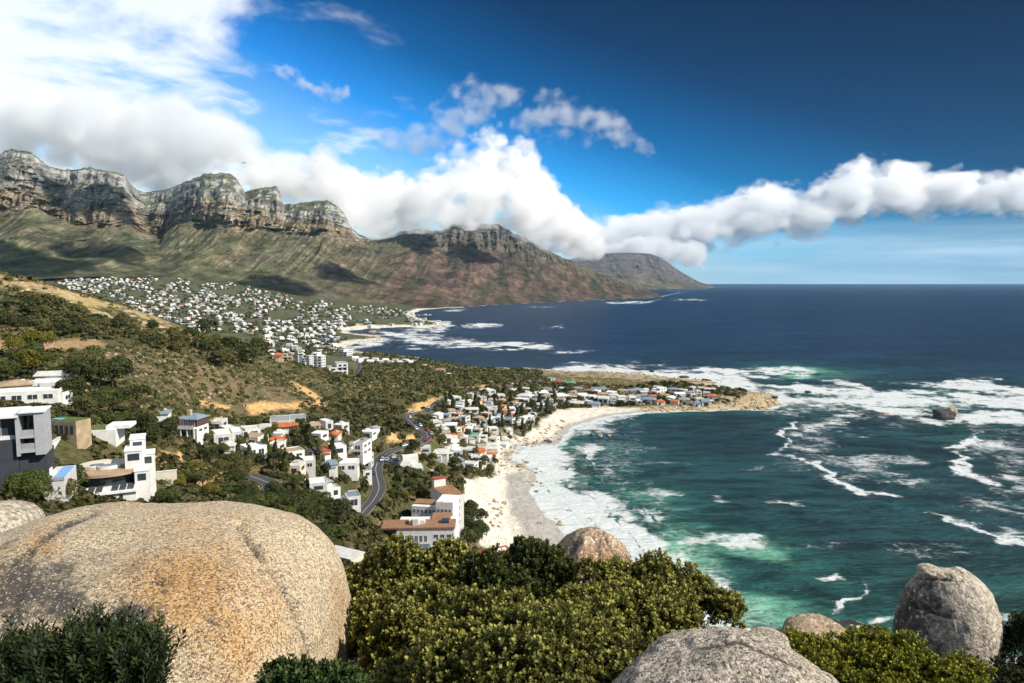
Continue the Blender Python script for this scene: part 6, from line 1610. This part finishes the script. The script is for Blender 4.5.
# ------------------------------------------------------------------ granite
def granite(name, base, stain, scale, speck=0.5, dark=(0.05, 0.045, 0.04), lichen=None, bumpd=0.01):
    m = NT(name); p = m.pos(obj=True)
    v1 = m.n('ShaderNodeTexVoronoi', feature='F1'); v1.inputs['Scale'].default_value = scale; m.l(p, v1.inputs['Vector'])
    cell = m.n('ShaderNodeSeparateColor'); m.l(v1.outputs['Color'], cell.inputs[0])
    big = m.noise(p, 0.8, 6, 0.6, 0.3); md = m.noise(p, 3.5, 8, 0.7); fine = m.noise(p, scale * .7, 6, 0.75)
    c = m.mix(m.rng(big, 0.48, 0.72, 0, .6), base, stain)
    c = m.mix(m.rng(m.attr('stain', 'Fac'), 0, 1, 0, .9), c, tuple(stain))
    c = m.mix(1.0, c, m.rng(cell.outputs[0], 0.0, 1.0, 1 - speck, 1 + speck * .75, False), 'MULTIPLY')
    c = m.mix(m.rng(fine, 0.56, 0.68, 0, .85), c, dark)
    c = m.mix(m.rng(m.math('ADD', md, m.math('MULTIPLY', m.attr('lichen_and_shade', 'Fac'), .26)), 0.60, 0.80, 0, .72), c, tuple(x * 1.6 for x in dark))
    c = m.mix(m.math('MULTIPLY', m.rng(m.math('ADD', md, m.math('MULTIPLY', m.attr('lichen_and_shade', 'Fac'), .35)), .52, .78), m.rng(m.attr('lichen_and_shade', 'Fac'), .05, .6, 0, .85)), c, tuple(x * 1.3 for x in dark))
    c = m.mix(m.rng(fine, 0.44, 0.30, 0, .8), c, tuple(min(.8, x * 1.5) for x in base))
    if lichen: c = m.mix(m.rng(m.noise(p, 2.2, 7, .75), 0.60, 0.68, 0, .6), c, lichen)
    c = m.mix(m.rng(cell.outputs[1], .88, .97, 0, .7), c, (.70, .64, .52))
    h = m.math('ADD', m.math('MULTIPLY', v1.outputs['Distance'], -.6), m.math('ADD', fine, m.math('MULTIPLY', md, 1.2)))
    m.principled(c, 0.88, 0.25, m.bump(h, 0.9, bumpd))
    return m.m
def boulder(name, label, u, v, Yd, wpx, hpx, depth, mat, seed=1, p=2.5, lump=.07, sub=6, taper=0.0, tilt=0.0, stain=None, grooves=(), shape=None, algae_and_shade=(), cat='boulder', group=None):
    c = at(u, v, Yd); rx = wpx / F * Yd; rz = hpx / F * Yd
    bm = bmesh.new(); bmesh.ops.create_icosphere(bm, subdivisions=sub, radius=1.0)
    me = bpy.data.meshes.new(name); bm.to_mesh(me); bm.free()
    n = len(me.vertices); co = np.empty(n * 3); me.vertices.foreach_get('co', co); d = co.reshape(-1, 3)
    r = (np.abs(d) ** p).sum(1) ** (-1 / p)
    r = r * (1 + lump * fbm(d[:, 0] * 1.3, d[:, 1] * 1.3, d[:, 2] * 1.3, octv=2, seed=seed) + lump * .45 * ridged(d[:, 0] * 2.4, d[:, 1] * 2.4, d[:, 2] * 2.4, octv=3, seed=seed + 2) + lump * .12 * fbm(d[:, 0] * 14, d[:, 1] * 14, d[:, 2] * 14, octv=4, seed=seed + 4, gain=.6))
    P = d * r[:, None]
    P[:, 0] *= 1 - taper * P[:, 2]; P[:, 1] *= 1 - taper * P[:, 2]; P[:, 0] += tilt * P[:, 2]
    if shape is not None: P = shape(P)
    P = P * np.array([rx, depth, rz])
    W = P + c; pu, pv = proj(W[:, 0], W[:, 1], W[:, 2])
    cen = P / (np.linalg.norm(P, axis=1, keepdims=True) + 1e-9)
    crack = np.zeros(n)
    for G, wd, dp in grooves:
        front = d[:, 1] < .35
        g_ = np.exp(-(seg_dist(pu, pv, G) / wd) ** 2) * front
        P = P - cen * (g_ * dp)[:, None]; crack = np.maximum(crack, g_)
    me.vertices.foreach_set('co', P.ravel())
    st = np.zeros(n)
    if stain: 
        for (su_, sv_, sr, ss) in stain: st = np.maximum(st, ss * np.exp(-((pu - su_) ** 2 + ((pv - sv_) * 1.3) ** 2) / sr ** 2))
    a_ = me.attributes.new('stain', 'FLOAT', 'POINT'); a_.data.foreach_set('value', (st * (1 + .6 * fbm(P[:, 0] * 2 / rx, P[:, 1] * 2, P[:, 2] * 2 / rz, octv=3, seed=9))).astype(np.float32))
    sh = crack * .7  # grooves also coloured dark: crack lichen plus shade the relief does not show
    for (su_, sv_, sru, srv, ss) in algae_and_shade: sh = np.maximum(sh, ss * np.exp(-((pu - su_) / sru) ** 2 - ((pv - sv_) / srv) ** 2))
    a_ = me.attributes.new('lichen_and_shade', 'FLOAT', 'POINT'); a_.data.foreach_set('value', sh.astype(np.float32))
    me.polygons.foreach_set('use_smooth', [True] * len(me.polygons)); me.update()
    o = link(name, me, mat, loc=c); tag(o, label, cat, group)
    return o
G_WARM = granite('warm_granite', (0.60, 0.485, 0.325), (0.46, 0.25, 0.085), 58.0, .75, bumpd=.03)
G_GREY = granite('grey_granite', (0.43, 0.37, 0.29), (0.34, 0.28, 0.21), 44.0, .8, bumpd=.03)
G_EGG = granite('weathered_granite', (0.46, 0.40, 0.31), (0.34, 0.29, 0.22), 14.0, .45, lichen=(0.20, 0.24, 0.15), bumpd=.05)
G_MID = granite('pink_granite', (0.42, 0.31, 0.20), (0.36, 0.19, 0.12), 16.0, .5, lichen=(0.30, 0.28, 0.20), bumpd=.05)
G_DARK = granite('black_granite', (0.035, 0.035, 0.035), (0.05, 0.045, 0.04), 12.0, .4, bumpd=.03)
G_SHORE = granite('shore_granite', (0.40, 0.31, 0.19), (0.30, 0.22, 0.13), 1.2, .4, bumpd=.3)
boulder('boulder', 'huge rounded tan boulder with an orange stain filling the lower left corner', 128, 714, 8.4, 222, 202, 2.4, G_WARM, 3, 3.5, .045, 7, .05, .0, [(190, 585, 85, .8), (225, 615, 80, .6), (165, 565, 30, .6), (45, 545, 22, .7)],
        [([(240, 524), (248, 536), (262, 556), (280, 580), (296, 605), (300, 625)], 3.2, .12), ([(30, 552), (22, 580), (12, 610), (8, 640)], 4, .06), ([(95, 510), (60, 525), (20, 552), (-10, 580)], 4, .08), ([(153, 577), (165, 580)], 4.2, .16), ([(157, 590), (166, 591)], 2.0, .08), ([(205, 615), (225, 628)], 2.2, .06), ([(300, 620), (312, 655)], 2.4, .07)], algae_and_shade=((45, 600, 60, 45, .8), (130, 615, 26, 18, .9), (10, 590, 20, 50, 1.0), (230, 560, 20, 12, .3), (100, 560, 60, 20, .35)))
boulder('boulder', 'weathered grey boulder peeping out behind the huge tan one at the left edge', -38, 556, 12.5, 58, 44, 1.6, G_EGG, 5, 2.6, .08, 5)
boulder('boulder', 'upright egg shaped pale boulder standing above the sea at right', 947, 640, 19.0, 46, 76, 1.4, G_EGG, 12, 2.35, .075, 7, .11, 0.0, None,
        [([(905, 592), (915, 604), (935, 611), (950, 616)], 2.6, .22), ([(893, 640), (915, 600)], 5, .10), ([(948, 572), (958, 584)], 1.6, .03), ([(912, 577), (962, 581)], 1.6, .05)], algae_and_shade=((905, 640, 26, 60, 1.3), (925, 600, 22, 30, .8), (938, 660, 12, 25, .6)))  # black algae, with its unlit left side also painted dark
boulder('rock', 'small broken cap rock lying on top of the egg shaped boulder', 930, 571, 18.9, 10, 5, .3, G_EGG, 31, 2.6, .25, 4, cat='rock')
boulder('boulder', 'pinkish brown rounded boulder rising behind the dense bush', 591, 578, 18.0, 43, 46, 1.2, G_MID, 21, 2.6, .16, 6, .16, 0, [(600, 560, 26, .9)], [([(603, 532), (612, 550), (628, 570)], 2, .06), ([(575, 545), (560, 575)], 3, .07)], algae_and_shade=((562, 560, 14, 16, .9), (628, 560, 8, 16, .6)))
boulder('boulder', 'pale speckled grey rock at the bottom edge right of centre', 740, 756, 5.6, 158, 124, 1.1, G_GREY, 28, 1.8, .13, 7, .10, -.06, None, [([(690, 650), (740, 642), (800, 668)], 2, .012)])
boulder('rock', 'brown lichen covered rock between the speckled rock and the egg shaped boulder', 815, 640, 15.5, 31, 19, .8, G_MID, 14, 2.4, .12, 5, cat='rock')
boulder('rock', 'dark sloping slab of rock left of the egg shaped boulder', 862, 645, 17.0, 36, 19, .8, G_DARK, 15, 2.5, .10, 5, cat='rock', tilt=-.35)  # black base colour stands in for the shade this slab lies in
boulder('rock', 'small sunlit rock tip left of the brown lichen rock', 768, 646, 11.5, 20, 14, .4, G_GREY, 17, 2.5, .12, 5, cat='rock')
# rocks in the sea and on the beach
for (u, v, w, h, lb, mt_, sd_) in ((944, 418, 19, 8, 'dark rock island wrapped in foam off the headland', G_DARK, 1), (952, 415, 9, 7, 'smaller brown rock touching the right of the foam wrapped island', G_SHORE, 2), (592, 436, 3.5, 2, 'small dark rock nearest the surf in the bay', G_DARK, 3), (600, 436.5, 4.5, 2, 'tan rock in the bay between two others', G_SHORE, 4), (609, 436, 4, 1.8, 'outermost of the three rocks in the bay', G_SHORE, 5),
                                   (521, 467, 9, 3, 'dark rock lying across the top of the wet sand', G_SHORE, 6), (527, 463, 4, 2.2, 'round reddish rock beside the dark rock on wet sand', G_MID, 7), (540, 524, 6, 1.8, 'flat tan rock at the edge of the lower beach', G_SHORE, 8), (504, 508, 5, 6, 'tall tan rock on the dry sand', G_SHORE, 9), (497, 519, 4, 4, 'tan rock beside the tall one on dry sand', G_SHORE, 10), (548, 442, 8, 2, 'low dark rock shelf reaching into the surf', G_DARK, 11),
                                   (808, 392.5, 5, 1.6, 'black rock in the foam right of the headland tip', G_DARK, 12), (822, 395, 5, 1.4, 'brown rock farther right of the headland tip', G_SHORE, 13), (886, 415, 6, 1.0, 'half drowned rock left of the foam wrapped island', G_SHORE, 14), (652, 372, 4, 2.4, 'dark rock stack behind the point', G_DARK, 15), (684, 377.5, 8, 1.6, 'long dark reef behind the point', G_DARK, 16), (706, 380.5, 8, 1.6, 'second dark reef nearer the headland tip', G_DARK, 17),
                                   (372, 333, 8, 2, 'rocky islet off the next bay beach', G_SHORE, 18), (775, 398, 5, 2.2, 'dark boulder on the headland tip', G_DARK, 19), (492, 478, 4, 3, 'pale rock at the top of the cove sand', G_SHORE, 20)):
    g = on_ground(u, v, 60, 3000) if v != 0 else None
    g0 = atz(u, v, 0.0)
    if g is None or g[1] > g0[1]: g = g0
    boulder('rock', lb, u, v - h * .25, g[1], w * .5, max(h * .8, .8), max(1.0, w * .5 / F * g[1]), mt_, sd_ + 40, 2.6, .35, 4, cat='rock', group='rocks along the shore')
# shingle of smaller rocks along the rocky stretches of coast
rk = [];
for (x0, y0), (x1, y1) in zip(SHORE[:-1], SHORE[1:]):
    L_ = math.hypot(x1 - x0, y1 - y0)
    if max(y0, y1) > 2400 or L_ < 1 or min(x0, x1) < -700: continue
    for i in range(int(L_ / 2.2)):
        t = rnd.random(); a = rnd.uniform(-6, 14)
        nx, ny = -(y1 - y0) / L_, (x1 - x0) / L_
        rk.append((x0 + (x1 - x0) * t + nx * a, y0 + (y1 - y0) * t + ny * a, rnd.uniform(.5, 1) ** 2 * 2.2))
for (u0, u1, v0, v1, n_, rmax) in ((640, 777, 392, 409, 420, 2.6), (500, 545, 428, 452, 150, 1.6), (545, 720, 372, 383, 360, 2.2), (486, 508, 455, 480, 50, 1.5), (484, 512, 500, 530, 40, 1.6), (60, 330, 350, 408, 800, 1.15)):
    for i in range(n_):
        g = on_ground(rnd.uniform(u0, u1), rnd.uniform(v0, v1), 60, 1400)
        if g is not None: rk.append((g[0], g[1], rnd.uniform(.4, 1) ** 2 * rmax))
rk = np.array(rk); sdk = shore_sd(rk[:, 0], rk[:, 1]); zk = ground_zs(rk[:, 0], rk[:, 1]); uk, vk = proj(rk[:, 0], rk[:, 1], zk)
sandy_ = soft_poly(uk, vk, [(518, 470), (530, 495), (575, 545), (640, 610), (560, 600), (500, 560), (505, 480)], 2) + soft_poly(uk, vk, [(565, 405), (640, 405), (640, 420), (565, 432)], 2)
kk = (sdk > -7) & (zk < 90) & (sandy_ < .3) & (uk > 40); rk, zk = rk[kk], np.maximum(zk[kk], -.3)
ic = bmesh.new(); bmesh.ops.create_icosphere(ic, subdivisions=1, radius=1.0); iv = np.array([v_.co[:] for v_ in ic.verts]); if_ = np.array([[q.index for q in f.verts] for f in ic.faces]); ic.free()
n_ = len(rk); S_ = rk[:, 2, None, None] * RS.uniform(.6, 1.25, (n_, 1, 3)) * (1 + RS.uniform(-.25, .25, (n_, len(iv), 1)))
VV = iv[None] * S_ * np.array([1, 1, .7]) + np.stack([rk[:, 0], rk[:, 1], zk], 1)[:, None]
FF = if_[None] + (np.arange(n_) * len(iv))[:, None, None]
o = link('shore_rocks', mesh_np('shore_rocks', VV.reshape(-1, 3), FF.reshape(-1, 3), attrs={'stain': np.repeat(RS.rand(n_), len(iv))}, smooth=False), G_SHORE); tag(o, 'countless tan rocks strewn along the coast and slopes', kind='stuff')
print('rocks', n_)
# ------------------------------------------------------------------ cars
def car_mesh(col):
    pm_ = NT('car_paint'); pm_.principled(col, 0.3, 0.5)
    root = empty('car', (0, 0, 0))
    b = MB()
    prof = [(-2.1, .35), (2.1, .35), (2.15, .75), (1.9, .95), (.95, 1.0), (-1.95, 1.02), (-2.15, .8)]
    v0 = len(b.v); n = len(prof)
    for y in (-.86, .86): b.v += [(x, y, z) for x, z in prof]
    b.f += [tuple(range(n)), tuple(reversed(range(n, 2 * n)))] + [(i, i + n, (i + 1) % n + n, (i + 1) % n) for i in range(n)]
    b.build('body', pm_.m, root)
    c = MB(); cp = [(-1.7, 1.0), (.95, 1.0), (.25, 1.45), (-1.25, 1.48)]; n = 4
    for y, k in ((-.78, 1), (.78, 1)): c.v += [(x, y * (1 if z < 1.2 else .85), z) for x, z in cp]
    c.f += [tuple(range(n)), tuple(reversed(range(n, 2 * n)))] + [(i, i + n, (i + 1) % n + n, (i + 1) % n) for i in range(n)]
    c.build('cabin_glass', MAT['glass'], root)
    MB().box(-1.2, .2, -.62, .62, 1.47, 1.51).build('roof_panel', pm_.m, root)
    for x in (-1.35, 1.35):
        for y in (-.86, .70): MB().tube([(x, y, .33), (x, y + .16, .33)], .33, .33, 12).build('wheel', MAT['rubber'], root)
    return root
cars = [('white', (0.75, 0.75, 0.75)), ('silver', (0.45, 0.46, 0.48)), ('red', (0.4, 0.03, 0.02)), ('dark blue', (0.03, 0.05, 0.12))]
proto = {}
RP = ROADS[0][0]
CS = [(0.055, 1.7, 'white', 'at the far end of the coast road on the point'), (0.12, -1.7, 'silver', 'on the far straight of the coast road'), (0.30, 1.7, 'white', 'below the long ochre cutting'), (0.33, 1.7, 'silver', 'just beyond the pale retaining bank'), (0.47, -1.7, 'white', 'at the inside of the first road bend'), (0.50, 1.8, 'red', 'on the first road bend'),
      (0.535, -1.8, 'white', 'leaving the first bend towards the camera'), (0.56, 1.8, 'dark blue', 'beside the triangular ochre cutting'), (0.585, -1.8, 'silver', 'on the straight below the triangular cutting'), (0.62, 2.0, 'white', 'entering the second road bend'), (0.655, 2.6, 'dark blue', 'parked on the outer side of the second bend'), (0.69, -2.4, 'white', 'parked beside the tall narrow house'),
      (0.72, 2.4, 'silver', 'in the middle of the second bend'), (0.75, 1.8, 'red', 'leaving the second bend'), (0.78, -1.8, 'white', 'nearest of the cars by the car park'), (0.84, 1.8, 'white', 'on the straight behind the brown roof terraces')]
CS += [(t_, o_, c_, w_) for t_, o_, c_, w_ in ((0.16, 1.7, 'red', 'just before the long ochre cutting'), (0.20, -1.7, 'white', 'beyond the end of the long ochre cutting'), (0.245, 1.6, 'silver', 'where the road starts to drop'), (0.40, 1.6, 'dark blue', 'on the straight above the first bend'), (0.435, -1.6, 'silver', 'coming into the first bend from above'), (0.675, 2.6, 'white', 'parked third on the outer side of the second bend'), (0.70, 2.6, 'red', 'parked last on the outer side of the second bend'), (0.87, -1.6, 'dark blue', 'climbing the straight behind the brown terraces'))]
for i, (t, off, cn, where) in enumerate(CS):
    k = int(t * (len(RP) - 1)); P0, P1 = RP[k], RP[min(k + 1, len(RP) - 1)]
    d = P1 - P0; d /= np.linalg.norm(d[:2]); loc = P0 + np.array([-d[1], d[0], 0]) * off
    if cn not in proto: proto[cn] = o = car_mesh(dict(cars)[cn])
    else: o = copy_tree(proto[cn])
    o.location = tuple(loc + np.array([0, 0, .01])); o.rotation_euler = (0, 0, math.atan2(d[1], d[0]))
    tag(o, '%s car %s' % (cn, where), 'car', 'cars on the coast road')
# parked cars next to the apartment house
g = at(390, 483, 331); x0 = len(CS)
pk = empty('car_park', g); g0 = ground_z(g[0], g[1]); pk.location.z = g0
tag(pk, 'dark asphalt car park left of the terraced apartment house', 'car park'); MB().box(-5, 5, -4.5, 6, -3, .5).build('surface', M_ASPH, pk)
for i in range(4):
    cn = ('dark blue', 'silver', 'white', 'dark blue')[i]; o = copy_tree(proto[cn]); o.location = (g[0] - 3.5 + 2.6 * i, g[1] + 3 - (i % 2) * 5, g0 + .51); o.rotation_euler = (0, 0, 1.6)
    tag(o, ('leftmost dark blue car', 'silver car', 'white car', 'rightmost dark blue car')[i] + ' standing on the dark car park', 'car', 'cars on the car park')
# ------------------------------------------------------------------ boat
g = atz(561, 328.2, 0.0)
R_ = empty('motorboat', (g[0], g[1], 0), math.radians(180)); tag(R_, 'white motorboat with a wake far out in the next bay', 'boat')
hb = MB(); P_ = [(-7, -1.9), (3, -2.1), (7.5, 0), (3, 2.1), (-7, 1.9)]
n = 5; hb.v = [(x * .88, y * .7, -.4) for x, y in P_] + [(x, y, 1.6) for x, y in P_]; hb.f = [tuple(reversed(range(n))), tuple(range(n, 2 * n))] + [(i, (i + 1) % n, (i + 1) % n + n, i + n) for i in range(n)]
hb.build('hull', MAT['white'], R_); MB().box(-3, 2.2, -1.4, 1.4, 1.603, 3.6).build('cabin', MAT['white'], R_); MB().box(1.0, 2.25, -1.3, 1.3, 2.6, 3.3).build('windscreen', MAT['glass'], R_); MB().tube([(-1, 0, 3.6), (-1, 0, 6.5)], .08).build('mast', MAT['metal'], R_)
# ------------------------------------------------------------------ gull
g = at(244, 163, 110)
R_ = empty('gull', g, math.radians(62)); tag(R_, 'dark bird gliding above the mountain peaks', 'bird')
bb = bmesh.new(); bmesh.ops.create_uvsphere(bb, u_segments=10, v_segments=8, radius=1, matrix=Matrix.Diagonal((.20, .055, .055, 1)))
me = bpy.data.meshes.new('body'); bb.to_mesh(me); bb.free(); M_G = surf_mat('bird_feathers', (0.10, 0.10, 0.11), streak=False); link('body', me, M_G, R_)
for s in (-1, 1):
    w_ = MB(); pr = [(0, .03, .02, .10), (.25, .10 * 0 + .22, .10, .09), (.5, .45, .06, .06), (.62, .66, -.02, .01)]
    for (q, yy_, zz_, ch) in pr: w_.v += [(ch, s * yy_, zz_), (-ch, s * yy_, zz_), (-ch * .8, s * yy_, zz_ + .012), (ch * .8, s * yy_, zz_ + .012)]
    for i in range(3):
        a_ = i * 4
        for j in range(4): w_.f.append((a_ + j, a_ + (j + 1) % 4, a_ + 4 + (j + 1) % 4, a_ + 4 + j))
    w_.build('wing', M_G, R_)
# ------------------------------------------------------------------ air
hz = MB().box(-32000, 32000, -1500, 45500, -20, 1330)
m = bpy.data.materials.new('air'); m.use_nodes = True; m.node_tree.nodes.clear()
mo = m.node_tree.nodes.new('ShaderNodeOutputMaterial'); vp = m.node_tree.nodes.new('ShaderNodeVolumePrincipled')
vp.inputs['Color'].default_value = (0.38, 0.70, 1.0, 1); vp.inputs['Density'].default_value = 1.35e-5; vp.inputs['Anisotropy'].default_value = 0.2
m.node_tree.links.new(vp.outputs[0], mo.inputs['Volume'])
USE_HAZE = True
if USE_HAZE:
    o = hz.build('haze', m); tag(o, 'thin bluish sea haze over bay and mountains', kind='stuff')
